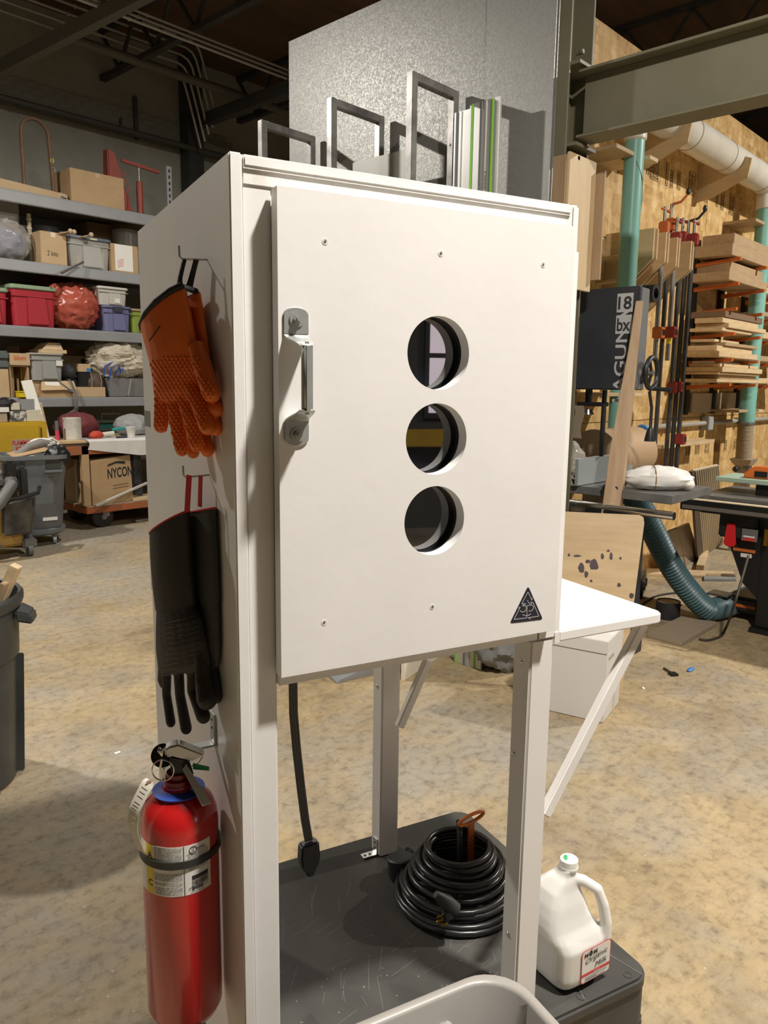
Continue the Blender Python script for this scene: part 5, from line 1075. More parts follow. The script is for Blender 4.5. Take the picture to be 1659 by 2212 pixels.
tag(MB().hexa([GL+Vector(p) for p in ((-.24, -.2, .85), (.1, -.22, .90), (.1, -.02, .93), (-.24, -.05, .88))], [GL+Vector(p) for p in ((-.24, -.2, .855), (.1, -.22, .905), (.1, -.02, .935), (-.24, -.05, .885))]).build('torn_cardboard', M_card), 'torn brown cardboard sheet on the overfull grey trash can', 'cardboard')
tag(MB().tube([GL+Vector(p) for p in ((-.2, -.1, .84), (-.05, -.08, .93), (.08, -.06, .96), (.2, -.02, .95))], [.03, .04, .045, .03], 10).build('grey_foam_roll', mat('grey_foam', (.22, .21, .19), .8)), 'bent grey foam roll on top of the grey trash can', 'foam')
tag(MB().bar(GL+Vector((-.15, -.2, .84)), GL+Vector((.22, -.12, .93)), .05, .015).build('white_scrap_strip', M_paper), 'white scrap strip lying across the grey trash can', 'scrap')
t = thing('black_film_scrap', 'wad of black film drooping over the rim of the grey trash can', 'film', GL+Vector((.16, -.22, .84))); MB().ell((0, 0, .0), (.09, .08, .09), 26, 18, crumple(.4, 2.4, 31)).build('film_folds', M_black, t)
t = thing('white_foam_scrap', 'crumpled white wrapping scrap on the grey trash can', 'wrapping', GL+Vector((.12, .02, .94))); MB().ell((0, 0, .0), (.11, .08, .05), 26, 16, crumple(.35, 2.4, 33)).build('wrap_folds', M_paper, t); MB().tube([(.0, -.03, .02), (.08, -.05, .06), (.14, -.05, .02), (.12, -.06, -.06)], .012, 8).build('foam_cord', M_paper, t)
# ================================================================ yellow vacuum with hose and bag
v = F(30, 1205); vc = thing('yellow_shop_vacuum', 'tan-yellow shop vacuum with a grey hose and tool pouch at the left edge', 'vacuum', (v.x-.12, v.y+.22, 0), R_(-6)); M_vy = mat('tan_yellow_enamel', (.42, .26, .05), .5, col2=(.36, .22, .05), ns=6)
MB().box(-.32, -.2, .10, .24, .2, .60).build('vacuum_body', M_vy, vc, bevel=.02, seg=3); MB().box(-.32, -.21, .6005, .22, .19, .75).build('vacuum_head', mat('dusty_grey_head', (.16, .155, .145), .6), vc, bevel=.05, seg=3)
MB().box(.245, -.14, .12, .33, .1, .26).build('foot_bracket', M_gc, vc, bevel=.01)
for x in (-.02, .28):
    MB().cyl((x-.02, -.2, .055), (x+.02, -.2, .055), .055, n=18).build('caster', M_gc, vc); MB().box(x-.06, -.24, .075, x+.06, -.15, .16).build('caster_cover', mat('dusty_grey_head', (.16, .155, .145), .6), vc, bevel=.015)
MB().tube([(.16, -.16, .72), (.14, -.30, .66), (.02, -.36, .52), (-.14, -.36, .36), (-.3, -.33, .22)], .05, 14).build('hose', mat('grey_hose', (.14, .14, .135), .55), vc)
for k in range(6): MB().lathe([(.05, 0), (.056, .006), (.05, .012)], 14, Vector((.16, -.16, .72)).lerp(Vector((.14, -.30, .66)), k/6), M=Matrix.Rotation(R_(110), 3, 'X')).build('hose_ring', mat('grey_hose', (.14, .14, .135), .55), vc)
pch = MB().hexa([(.02, -.30, .20), (.30, -.26, .20), (.36, -.12, .24), (.08, -.2, .24)], [(.04, -.33, .52), (.34, -.28, .55), (.38, -.12, .55), (.08, -.21, .52)]).build('tool_pouch', mat('worn_black_pouch', (.03, .03, .028), .5, col2=(.12, .11, .09), ns=6, nd=6), vc, bevel=.03, seg=3)
MB().tube([(.02, -.34, .54), (.20, -.33, .55), (.36, -.27, .57), (.42, -.12, .60)], .018, 8).build('pouch_rim', M_black, vc); MB().box(.10, -.26, .52, .2, -.16, .86).build('tool_holster', M_black, vc, bevel=.02); MB().box(.22, -.22, .52, .30, -.12, .80).build('tool_holster', M_rub, vc, bevel=.02)
# ================================================================ sheet metal, divider rack, guide rails by the column
g1_ = MB().box(3.505, 2.16, .002, 3.510, 4.16, 3.73).build('galvanised_sheet', M_galv, smooth=False); tag(g1_, 'wide galvanised steel sheet standing upright behind the cabinet', 'sheet metal')
g2_ = MB().box(3.488, 2.165, .002, 3.493, 2.575, 3.86).build('galvanised_strip', M_galv, smooth=False); tag(g2_, 'narrow galvanised sheet in front of the wide one, beside the column', 'sheet metal')
sr = thing('sheet_rack', 'raw steel tube divider rack with three hoops above the cabinet', 'rack', (3.2, 3.0, 0)); so_ = Vector(sr.location)
for (lx, ly), (rx, ry) in (((567, 268), (672, 303)), ((717, 219), (820, 262)), ((891, 158), (980, 214))):
    pr = PX(rx, ry, 3.44); pl = PY(lx, ly, pr.y); s_ = .021; zt_ = (pr.z+pl.z)/2
    h0 = MB().box(pl.x-s_, pr.y-s_, .36, pl.x+s_, pr.y+s_, zt_+s_)
    hp_ = h0.build('hoop_post', M_raw, sr, loc=-so_, bevel=.003)
    MB().box(pr.x-s_, pr.y-s_, .36, pr.x+s_, pr.y+s_, zt_+s_).build('hoop_post', M_raw, sr, loc=-so_, bevel=.003)
    MB().box(pl.x+s_+.0005, pr.y-s_, zt_-s_, pr.x-s_-.0005, pr.y+s_, zt_+s_).build('hoop_bar', M_raw, sr, loc=-so_, bevel=.003)
    for z in (zt_-.25, zt_-.55): MB().ell((pr.x-s_, pr.y-.0, z), (.004, .007, .007), 10, 6).build('bolt', M_chrome, sr, loc=-so_)
MB().box(-.25, -.29, .30, .26, 1.35, .36).build('rack_base', M_raw, sr, bevel=.003)
for x, y in ((-.22, -.26), (.23, -.26), (-.22, 1.3), (.23, 1.3)): MB().box(x-.02, y-.02, 0, x+.02, y+.02, .2995).build('foot', M_raw, sr)
X_ = 3.30; a = PX(762, 352, X_); b = PX(878, 326, X_)
tag(MB().box(3.30, b.y, .362, 3.304, a.y, a.z).build('small_grey_sheet', mat('plain_grey_sheet', (.42, .42, .39), .45, metal=.3), smooth=False), 'small plain grey sheet slotted between the rack hoops', 'sheet metal')
M_alu = mat('brushed_aluminium', (.60, .60, .57), .38, metal=.55); M_grn = mat('lime_stripe', (.22, .62, .05), .5)
for k, (ya, yb, xx, lbl) in enumerate(((2.375, 2.565, 3.355, 'aluminium guide rail with lime stripes and lettering, nearest the column'), (2.60, 2.70, 3.40, 'aluminium guide rail half hidden behind the lettered one'))):
    gr_ = thing('guide_rail', lbl, 'guide rail', (xx, ya, 0)); w_ = yb-ya
    MB().box(0, 0, .002, .006, w_, 2.965).build('rail_plate', M_alu, gr_)
    for y0, y1, m in (((.044, .052, M_grn), (w_-.02, w_-.012, M_grn), (.085, .098, M_alu), (.115, .122, mat('dark_groove', (.13, .14, .15), .5)), (.0, .006, M_alu)) if k == 0 else ((.05, .06, M_alu), (.075, .085, mat('dark_groove', (.13, .14, .15), .5)))):
        MB().box(-.006, y0, .002, -.0003, y1, 2.964).build('rib', m, gr_)
    if k == 0:
        text('FESTOOL', M_grn, (-.0004, .085, 2.10), (0, 0, 1), (0, 1, 0), height=.019, width=.20, parent=gr_, bold=.02)
        text('FS 3000/2', M_ink, (-.0004, .078, 2.50), (0, 0, 1), (0, 1, 0), height=.011, width=.13, parent=gr_, bold=.01)
        for z in (.06, .12, .18, .24): MB().cyl((-.0005, .02, z), (-.003, .02, z), .006, n=10).build('hole', M_ink, gr_)
# wood cladding around the foot of the column
cl_ = thing('column_cladding', 'plywood boards cladding the lower part of the steel column', 'cladding', (3.735, 2.27, 0))
ztop = 2.70
MB().box(-.155, -.14, 2.08, -.137, .14, ztop).build('cladding_board', wood_mat('shaded_ply', (.38, .26, .15), (.30, .20, .11), (9, 9, 1.2)), cl_, bevel=.002)  # shaded face: its shade is put into the browner colour
MB().box(-.137, -.152, 2.06, .135, -.134, ztop+.015).build('cladding_board', wood_mat('lit_ply', (.60, .46, .28), (.52, .38, .21), (9, 9, 1.2)), cl_, bevel=.002)  # lit face: the light on it is put into the paler colour
MB().box(.136, -.20, 2.12, .156, .14, ztop-.03).build('cladding_board', wood_mat('shaded_ply', (.38, .26, .15), (.30, .20, .11), (9, 9, 1.2)), cl_, bevel=.002)  # same shade-darkened colour for the far board
MB().box(-.150, -.1335, 2.08, -.1375, -.1200, ztop).build('cladding_edge', M_dwood, cl_)
# ================================================================ OSB wall furniture
YW = 2.752
def pegp(x, y, Y): return PY(x, y, Y)
for k, (pa, pb, lb) in enumerate((((1287, 560), (1356, 553), 'upper'), ((1290, 612), (1342, 604), 'lower'))):
    X = PY(pa[0], pa[1], YW).x; a = PY(pa[0], pa[1], YW); b = PX(pb[0], pb[1], X)
    tag(MB().cyl((X, YW-.001, a.z), (X, max(b.y, 1.9), b.z), .014, n=12).build('wall_peg', M_pine), lb+' wooden peg sticking out of the OSB wall by the column', 'peg')
p0_ = PY(1306, 622, 2.45); t = thing('tape_rolls', 'blue and black tape rolls hung on the lower wall peg', 'tape', (PY(1290, 612, YW).x, 2.5, p0_.z))
for k, (y, m) in enumerate(((.02, M_black), (-.04, mat('blue_tape', (.05, .20, .55), .5)), (-.10, M_black), (-.15, M_rub))):
    MB().lathe([(.035, 0), (.06, 0), (.06, .035), (.035, .035), (.035, 0)], 22, (0, y, 0), M=Matrix.Rotation(R_(90), 3, 'X')).build('tape_roll', m, t)
# teal drop pipes with white elbows, pipe brackets
M_teal = mat('teal_pvc_pipe', (.19, .44, .37), .35, col2=(.25, .49, .41), ns=2.5, stretch=(1, 1, .4)); M_pvc = mat('white_pvc', (.68, .65, .57), .4, col2=(.60, .56, .47), ns=5)
YP = 2.50; PR = .064
xa = (PY(1366, 400, YP).x); zt1 = PY(1368, 300, YP).z
td = thing('teal_drop_pipe', 'thick teal dust pipe running down the OSB wall beside the column', 'pipe', (xa, YP, 0))
MB().cyl((0, 0, 1.05), (0, 0, zt1), PR, n=28).build('pipe', M_teal, td); MB().lathe([(PR+.001, zt1-.01), (PR+.010, zt1), (PR+.010, zt1+.12), (PR+.002, zt1+.13)], 28).build('coupling', M_pvc, td)
MB().tube([(0, 0, zt1+.12), (.0, 0, zt1+.19), (.035, 0, zt1+.25), (.12, 0, zt1+.30), (.24, 0, zt1+.325)], PR+.004, 18).build('elbow', M_pvc, td)
MB().tube([(-.05, -.045, zt1-.15), (.0, -.068, zt1-.25), (.05, -.05, zt1-.38), (.062, -.02, zt1-.62), (.04, -.055, zt1-.85), (-.04, -.05, zt1-1.0), (.0, -.068, zt1-1.1), (.055, -.04, zt1-1.25), (.06, -.02, zt1-1.4)], .004, 6).build('ground_wire', mat('green_grey_wire', (.20, .27, .24), .5), td)
xb = PY(1640, 600, YP).x; zt2 = PY(1645, 447, YP).z; zb2 = PY(1617, 912, YP).z
td2 = thing('teal_drop_pipe', 'teal dust pipe in front of the lumber rack with a ribbed hose below', 'pipe', (xb, YP, 0)); r2 = .072
MB().cyl((0, 0, zb2), (0, 0, zt2), r2, n=28).build('pipe', M_teal, td2); MB().lathe([(r2+.001, zt2-.005), (r2+.010, zt2), (r2+.010, zt2+.16), (.001, zt2+.16)], 28).build('coupling', M_pvc, td2)
hp2 = []; hr = []
for i in range(64):
    f_ = i/63; hp2.append((.02*f_, 0, zb2-.002-f_*.34)); hr.append(r2*(.98+.11*(i % 2)))
MB().tube(hp2, hr, 20).build('ribbed_hose', mat('tan_flex_hose', (.46, .38, .26), .5), td2); MB().lathe([(r2+.001, zb2-.02), (r2+.012, zb2-.018), (r2+.012, zb2+.004), (r2+.001, zb2+.006)], 24).build('hose_clamp', M_raw, td2)
def brk(name, label, pts_l, z, dep=.30, w_=.34, xo=0.0, td_=None):
    o = thing(name, label, 'bracket', (pts_l+xo, YW-.0005, z)); MB().box(-w_/2, -dep-.06, -.012, w_/2, -dep+.065 if False else -.001, .012).build('bracket_board', M_pine, o, bevel=.002) if td_ is None else None
    return o
def clampboard(name, label, xc, z, r, ww=.5):
    o = thing(name, label, 'bracket', (xc, YP, z)); y1 = YW-YP-.001
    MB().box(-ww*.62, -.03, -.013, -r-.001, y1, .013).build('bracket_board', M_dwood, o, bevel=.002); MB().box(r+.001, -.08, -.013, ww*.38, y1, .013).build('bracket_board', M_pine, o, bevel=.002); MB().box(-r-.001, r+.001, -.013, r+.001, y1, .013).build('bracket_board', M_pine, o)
    return o
clampboard('pipe_bracket', 'plywood bracket holding the near teal pipe at its top', xa, PY(1368, 338, YP).z, PR); clampboard('pipe_bracket', 'plywood bracket holding the far teal pipe above the lumber', xb, PY(1640, 482, YP).z, r2); clampboard('pipe_bracket', 'plywood bracket holding the far teal pipe below the lumber rack', xb, PY(1618, 887, YP).z, r2); clampboard('pipe_bracket', 'plywood bracket holding the near teal pipe low behind the band saw', xa, PY(1368, 852, YP).z, PR)
# white duct along the wall
du = thing('white_duct', 'dusty white dust-collection duct running along the OSB wall', 'duct', (xa+.2, YP, 0)); DR = .115
a = PY(1440, 272, YP); dz = PY(1560, 335, YP); zdct = (a.z+dz.z)/2+.02
MB().cyl((.0, 0, zdct), (7.5, 0, zdct), DR, n=30).build('duct', M_pvc, du)
for x in (.62, 1.32, 2.2, 3.0): MB().lathe([(DR+.0005, 0), (DR+.004, .002), (DR+.004, .008), (DR+.0005, .010)], 30, (x, 0, zdct), M=Matrix.Rotation(R_(90), 3, 'Y')).build('wire_tie', M_mdf, du)
for k, px in enumerate((1471, 1608)):
    x = PY(px, 300, YP-.1).x
    cr_ = thing('duct_cradle', ('near', 'far')[k]+' plywood cradle carrying the white duct', 'bracket', (x, YW-.001, zdct)); poly_ = [(0, -.30), (-.12, -.28), (-.40, -.16), (-.42, -.02)] + [(-(YW-YP)+(DR+.001)*math.cos(R_(a_))*-1, (DR+.001)*math.sin(R_(a_))) for a_ in range(0, -181, -20)] + [(0, -.02)]
    MB().prism([(y, z) for y, z in poly_], (0, 0, 0), (0, 1, 0), (0, 0, 1), (.018, 0, 0)).build('cradle_board', M_ply, cr_)
# conduit with junction box
cz_ = PY(1500, 916, 2.70).z
co = thing('conduit', 'grey electrical conduit with a junction box low on the OSB wall', 'conduit', (PY(1385, 930, 2.71).x, 2.71, cz_))
MB().cyl((0, 0, 0), (6, 0, 0), .021, n=14).build('conduit_pipe', mat('grey_conduit', (.38, .36, .31), .5), co)
x = PY(1528, 922, 2.7).x-co.location.x; MB().box(x-.05, -.04, -.065, x+.07, .035, .06).build('junction_box', mat('grey_box', (.36, .37, .36), .5), co, bevel=.006)
for xx in (.5, 2.2): MB().box(xx-.02, -.022, -.03, xx+.02, .035, .03).build('strap', M_raw, co)
tag(MB().ell((co.location.x-.03, 2.69, cz_-.01), (.05, .045, .04), 16, 10).build('blue_air_fitting', mat('blue_plastic', (.04, .18, .38), .4)), 'blue air-hose fitting at the left end of the conduit', 'fitting')
# ================================================================ pipe clamps on plywood fins
M_pipe = mat('black_iron_pipe', (.03, .03, .028), .4, col2=(.06, .058, .052), ns=8); M_gpipe = mat('grey_galv_pipe', (.30, .29, .27), .4, metal=.5, col2=(.22, .21, .19), ns=9); M_clr = mat('red_clamp_enamel', (.28, .035, .03), .45); M_clo = mat('orange_clamp_enamel', (.52, .13, .03), .45)
fins = thing('clamp_rack', 'plywood fins on the OSB wall from which the pipe clamps hang', 'rack', (PY(1420, 500, YW).x, YW-.0005, 0)); fx0 = Vector(fins.location)
for (pe, yt) in ((1414, 492), (1422, 494), (1440, 501), (1446, 503), (1464, 512), (1469, 514), (1494, 520), (1499, 522)):
    p = PY(pe, yt, 2.40); x = p.x-fx0.x; zt_ = p.z
    MB().prism([(-.001, zt_), (-.35, zt_), (-.35, zt_-.20), (-.001, zt_-.52)], (x, 0, 0), (0, 1, 0), (0, 0, 1), (.018, 0, 0)).build('fin', M_ply, fins)
def pclamp(k, px_top, px_bot, mpipe, mhead, jaw_y, ycl, lbl, up=False):
    pt_ = PY(*px_top, ycl); pb_ = PY(*px_bot, ycl); c = thing('pipe_clamp', lbl, 'clamp', (pt_.x, ycl, pb_.z), 0, 'pipe clamps on the wall'); h_ = pt_.z-pb_.z
    MB().cyl((0, 0, 0), (0, 0, h_), .0165, n=14).build('pipe', mpipe, c)
    hd_ = MB().box(-.03, -.035, h_+.0005, .03, .03, h_+.09).build('screw_head', mhead, c, bevel=.008)
    MB().cyl((0, 0, h_+.0905), (0, 0, h_+.19), .011, n=10).build('screw', M_raw, c)
    if k % 3 == 1: MB().tube([(0, 0, h_+.185), (.02, -.06, h_+.20), (.05, -.09, h_+.25)], .009, 8).build('crank', mhead if k % 2 else M_black, c); MB().ell((.052, -.092, h_+.27), (.016, .016, .026), 10, 8).build('crank_knob', M_black, c)
    else: MB().cyl((-.05, 0, h_+.17), (.06, 0, h_+.17), .0075, n=8).build('crank', mhead, c); MB().ell((.065, 0, h_+.17), .013, 10, 6).build('crank_knob', mhead, c)
    zj = PY(px_top[0], jaw_y, ycl).z-pb_.z
    j = MB().box(-.035, -.05, zj-.04, .035, .02, zj+.04).build('tail_jaw', mhead, c, bevel=.006); MB().box(-.022, -.053, zj-.018, .022, -.0505, zj+.022).build('clutch_plates', M_chrome, j)
    return c
YCl = 2.44
pclamp(0, (1433, 508), (1425, 780), M_gpipe, M_clo, 721, YCl, 'short grey pipe clamp with orange head, leftmost in the front row')
pclamp(1, (1447, 500), (1428, 1064), M_pipe, M_clo, 722, YCl+.06, 'long black pipe clamp just behind the short grey one')
pclamp(2, (1459, 530), (1456, 780), M_gpipe, M_clr, 720, YCl, 'short grey pipe clamp with dark red head and yellow tag')
MB().lathe([(.0168, .12), (.0175, .122), (.0175, .19), (.0168, .192)], 14).build('yellow_tag', M_yel, bpy.data.objects['pipe_clamp.002'])
pclamp(3, (1472, 528), (1440, 1064), M_pipe, M_clr, 838, YCl+.05, 'long black pipe clamp, jaw level with the band saw wheel')
pclamp(4, (1484, 534), (1452, 1066), M_pipe, M_clr, 836, YCl+.02, 'long black pipe clamp, second from the lumber rack')
pclamp(5, (1497, 532), (1464, 1060), M_pipe, M_clr, 945, YCl-.02, 'long black pipe clamp nearest the lumber rack')
# ================================================================ lumber rack with orange arms
X1 = PY(1495, 700, 2.70).x; ytip = PX(1590, 690, X1).y; X2 = PY(1643, 720, ytip).x
lr = thing('lumber_rack', 'wall lumber rack with orange cantilever arms on black uprights', 'rack', (X1, YW-.0005, 0)); lo = Vector(lr.location)
lz = [PY(1503-i*3.4, y, 2.70).z for i, y in enumerate((570, 622, 675, 727, 781, 833))]
for x in (0, X2-X1, 2*(X2-X1)):
    MB().box(x+.02, -.05, lz[-1]-.25, x+.07, -.0005, lz[0]+.2).build('upright', M_black, lr)
    for z in lz:
        MB().hexa([(x-.02, -.0505, z-.035), (x+.02, -.0505, z-.035), (x+.02, ytip-lo.y, z+.0), (x-.02, ytip-lo.y, z+.0)][::-1], [(x-.02, -.0505, z+.0), (x+.02, -.0505, z+.0), (x+.02, ytip-lo.y, z+.025), (x-.02, ytip-lo.y, z+.025)][::-1]).build('arm', M_orange, lr)
rr = random.Random(42); wd = YW-.055-ytip
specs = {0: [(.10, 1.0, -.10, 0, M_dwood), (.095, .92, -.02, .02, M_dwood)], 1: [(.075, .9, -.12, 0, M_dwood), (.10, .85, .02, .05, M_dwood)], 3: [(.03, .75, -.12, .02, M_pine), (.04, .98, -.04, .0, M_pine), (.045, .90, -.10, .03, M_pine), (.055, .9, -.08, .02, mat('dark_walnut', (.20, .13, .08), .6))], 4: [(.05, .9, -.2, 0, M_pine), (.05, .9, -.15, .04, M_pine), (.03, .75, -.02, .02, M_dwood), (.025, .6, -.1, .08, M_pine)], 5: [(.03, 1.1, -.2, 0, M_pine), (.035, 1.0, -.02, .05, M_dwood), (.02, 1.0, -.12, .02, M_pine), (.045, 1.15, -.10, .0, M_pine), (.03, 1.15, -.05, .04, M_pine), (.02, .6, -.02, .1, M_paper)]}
names = ('lowest', 'second', 'third', 'fourth', 'fifth', 'sixth'); lev = ('top', 'second', 'third', 'fourth', 'fifth', 'lowest')
for li, sp_ in specs.items():
    z = lz[li]+.028
    for bi, (th, ln, xo, yo, m) in enumerate(sp_):
        w_ = wd*rr.uniform(.72, .92)-yo; th2 = th*.92
        bo = MB().box(0, 0, 0, min(ln+rr.uniform(-.05, .08), xb-r2-.02-(X1+xo-.03)), w_, th2).build('board', m, None, (X1+xo-.03, ytip+.03+yo, z+.001), bevel=.003)
        tag(bo, '%s board up on the %s arm of the lumber rack' % (names[bi], lev[li]), 'board', 'boards on the lumber rack'); z += th2+.002
for k in range(5):
    z = lz[(1, 2, 3, 4, 5)[k]]+.03
    tag(MB().box(0, 0, 0, 1.2, .25, (.05, .04, .06, .05, .05)[k]).build('board', (M_pine, M_dwood)[k % 2], None, (X2+.35, ytip+.1, z), bevel=.003), '%s of the far boards beyond the teal pipe' % ('highest', 'second highest', 'middle', 'second lowest', 'lowest')[k], 'board', 'boards on the lumber rack')
for k, (a, b) in enumerate((((1498, 832), (1548, 890)), ((1552, 832), (1592, 884)))):
    A_ = PY(*a, YW-.03); B_ = PY(*b, YW-.03); tag(MB().box(A_.x, YW-.03, B_.z, B_.x, YW-.012, A_.z-.07).build('backing_panel', M_mdf, None, bevel=.002), ('left', 'right')[k]+' brown backing panel under the lumber rack', 'panel')
A_ = PY(1405, 960, 2.66); B_ = PY(1517, 945, 2.66)
tag(MB().box(A_.x, 2.55, A_.z-.03, B_.x, YW-.003, A_.z+.0).build('wall_ledge', M_pine, None, bevel=.002), 'small plywood ledge on the OSB wall below the conduit', 'ledge')
tag(MB().lathe([(.001, 0), (.03, 0), (.03, .05), (.022, .055), (.001, .055)], 18, ((A_.x+B_.x)/2+.05, 2.65, A_.z+.001)).build('small_jar', M_zinc), 'small metal tin on the plywood ledge', 'tin')
# ================================================================ band saw
XB = 4.05; M_saw = mat('charcoal_enamel', (.030, .033, .040), .42, col2=(.04, .043, .05), ns=5); M_sawS = mat('lit_saw_side', (.16, .165, .165), .45)  # lighter side grey has the light falling there put into the colour
hr_ = PX(1377, 700, XB).y; hzt = PX(1377, 617, XB).z; hzb = PX(1377, 843, XB).z; sx = PY(1400, 700, hr_).x
bs_ = thing('band_saw', 'large charcoal band saw with white lettering beside the OSB wall', 'band saw', (XB, hr_, 0)); dX = sx-XB
MB().box(0, 0, hzb, .03, .66, hzt).build('upper_door', M_saw, bs_, bevel=.006); MB().box(.0305, 0, hzb, dX, .66, hzt-.004).build('upper_housing', M_sawS, bs_, bevel=.006)
M_wlet = mat('pale_grey_lettering', (.46, .47, .47), .5)
text('LAGUNA', M_wlet, (-.0004, .052, hzt-.62), (0, 0, 1), (0, 1, 0), height=.068, width=.50, parent=bs_, bold=.015)
zz = hzt-.035
for nm, z0, z1 in (('18', zz-.10, zz), ('bx', zz-.215, zz-.115)):
    MB().box(-.0012, .032, z0+.0, -.0004, .125, z1).build('lettering_plate', M_wlet, bs_); text(nm, M_saw, (-.0014, .118, z0+.014), (0, -1, 0), (0, 0, 1), height=.07, width=.078, parent=bs_, bold=.02)
MB().box(.0, .40, .30, dX*.8, .62, hzb-.001).build('spine', M_saw, bs_, bevel=.006); MB().box(.0, -.02, .08, dX+.1, .66, .82).build('lower_housing', M_saw, bs_, bevel=.01)
MB().box(-.02, -.04, .001, dX+.12, .68, .08).build('base', M_black, bs_, bevel=.004)
# blade guard, guide, post
gp = PX(1303, 905, XB+.10)-Vector(bs_.location); MB().cyl((.1, gp.y, 1.16), (.1, gp.y, hzb-.001), .014, n=12).build('guide_post', M_black, bs_); gz = PX(1285, 873, XB+.1).z
MB().box(.07, gp.y-.0, gz-.012, .16, gp.y+.16, gz+.012).build('guide_arm', M_black, bs_, bevel=.003); MB().cyl((.1, gp.y+.1, gz+.0125), (.1, gp.y+.1, hzb-.0005), .02, n=14).build('guide_column', M_black, bs_); MB().lathe([(.001, 0), (.035, .0), (.022, .03), (.001, .035)], 18, (.1, gp.y+.1, gz-.06)).build('guide_bearing', M_chrome, bs_)
MB().grid(lambda u, v: (.06, gp.y+.11+.06*u+.01*math.sin(v*6), gz-.20+.19*v), 5, 12).build('blade_guard', mat('smoky_plastic', (.30, .24, .17), .25), bs_, solid=.003)
# hand wheel on side
hw = PY(1402, 806, hr_-.03)-Vector(bs_.location)
hwm = MB().tube([(hw.x+.075*math.cos(t), -.045, hw.z+.085*math.sin(t)) for t in [2*math.pi*i/28 for i in range(28)]], .014, 8, closed=True).build('hand_wheel', M_black, bs_)
for a_ in (0, 120, 240): MB().bar((hw.x, -.045, hw.z), (hw.x+.07*math.cos(R_(a_)), -.045, hw.z+.08*math.sin(R_(a_))), .014, .012, (0, 1, 0)).build('wheel_spoke', M_black, hwm)
MB().cyl((hw.x, -.001, hw.z), (hw.x, -.055, hw.z), .016, n=14).build('wheel_hub', M_raw, hwm); MB().cyl((hw.x+.02, -.05, hw.z-.085), (hw.x+.03, -.15, hw.z-.09), .012, n=10).build('wheel_handle', M_black, hwm)
MB().tube([(hw.x+.0, -.04, hw.z-.10), (hw.x+.02, -.05, hw.z-.19), (hw.x, -.06, hw.z-.30)], .009, 8).build('lamp_gooseneck', M_black, bs_); MB().lathe([(.012, 0), (.02, -.02), (.028, -.06), (.03, -.075), (.001, -.07)], 18, (hw.x, -.06, hw.z-.30)).build('lamp_head', M_black, bs_)
# table, rail, fence
tz = F(1360, 1045, 1.0).z
ta = F(1345, 1058, 1.0)-Vector(bs_.location); tb = F(1462, 1040, 1.0)-Vector(bs_.location)
MB().box(-.10, -.30, .955, .46, .37, 1.0).build('table', mat('cast_iron_table', (.10, .10, .098), .4, col2=(.18, .175, .16), ns=5), bs_, bevel=.003)
MB().cyl((-.15, -.34, .905), (-.15, .60, .905), .022, n=18).build('fence_rail', M_chrome, bs_); MB().box(-.17, -.1, .84, -.02, .16, .9).build('rail_carrier', M_black, bs_, bevel=.01)
fz = MB()
MB().box(-.13, .235, 1.003, .56, .255, 1.155).build('fence', mat('fence_aluminium', (.46, .50, .50), .35, metal=.5), bs_, bevel=.002)
for z in (1.003, 1.04, 1.08, 1.12, 1.15): MB().box(-.13, .2555, z, .56, .275, z+.005).build('fence_flange', M_alu, bs_)
MB().box(-.13, .2755, 1.003, .56, .279, 1.06).build('fence_flange', M_alu, bs_)
# ---- things on and around the band saw
BL = Vector(bs_.location)
t = thing('white_paper_bundle', 'white paper-wrapped bundle with a brown strap on the band saw table', 'bundle', BL+Vector((.10, -.13, 1.001)), R_(-52))
MB().ell((0, 0, .062), (.17, .085, .062), 34, 20, crumple(.20, 2.0, 41)).build('paper_wrap', mat('crumpled_white_paper', (.76, .75, .71), .6), t); MB().tube([(-.03, .088*math.cos(R_(a_)), .062+.066*math.sin(R_(a_))) for a_ in range(0, 360, 15)], .012, 6, closed=True, sq=.3).build('brown_strap', M_card, t)
MB().ell((.16, .0, .035), (.03, .05, .03), 16, 10, crumple(.4, 3, 43)).build('torn_end', M_paper, t)
t = thing('blue_jean_glove', 'dark blue work glove on the band saw table', 'glove', BL+Vector((.0, .06, 1.001))); MB().ell((0, 0, .05), (.06, .05, .055), 22, 14, crumple(.25, 2.4, 47)).build('glove_palm', mat('navy_cloth', (.035, .035, .075), .8), t)
for k in range(4): MB().tube([(-.02, -.03+.02*k, .03), (-.09, -.05+.022*k, .02), (-.13, -.06+.024*k, .012)], .011, 8).build('finger', mat('navy_cloth', (.035, .035, .075), .8), t)
kr = PX(1275, 965, 4.75); t = thing('kraft_paper_roll', 'large roll of brown kraft paper behind the band saw fence', 'roll', (4.40, PX(1268, 980, 4.5).y, 0))
MB().cyl((.0, -.10, 1.13), (.55, -.10, 1.13), .17, n=40).build('paper_roll', wood_mat('kraft_paper', (.46, .31, .18), (.43, .29, .165), (1, 1, 1)), t); MB().lathe([(.1705, 0), (.172, .004), (.172, .012), (.1705, .016)], 40, (.2, -.10, 1.13), M=Matrix.Rotation(R_(90), 3, 'Y')).build('paper_seam', M_mdf, t)
for x in (.1, .45): MB().box(x-.03, -.20, .001, x+.03, .0, .962).build('roll_stand', M_dwood, t)
t = thing('clear_bag_wad', 'wad of clear plastic hanging in front of the kraft roll', 'plastic', BL+Vector((.06, .40, 1.002))); MB().ell((0, .0, .10), (.05, .09, .12), 26, 18, crumple(.3, 2.3, 51)).build('film_folds', m_pl, t)
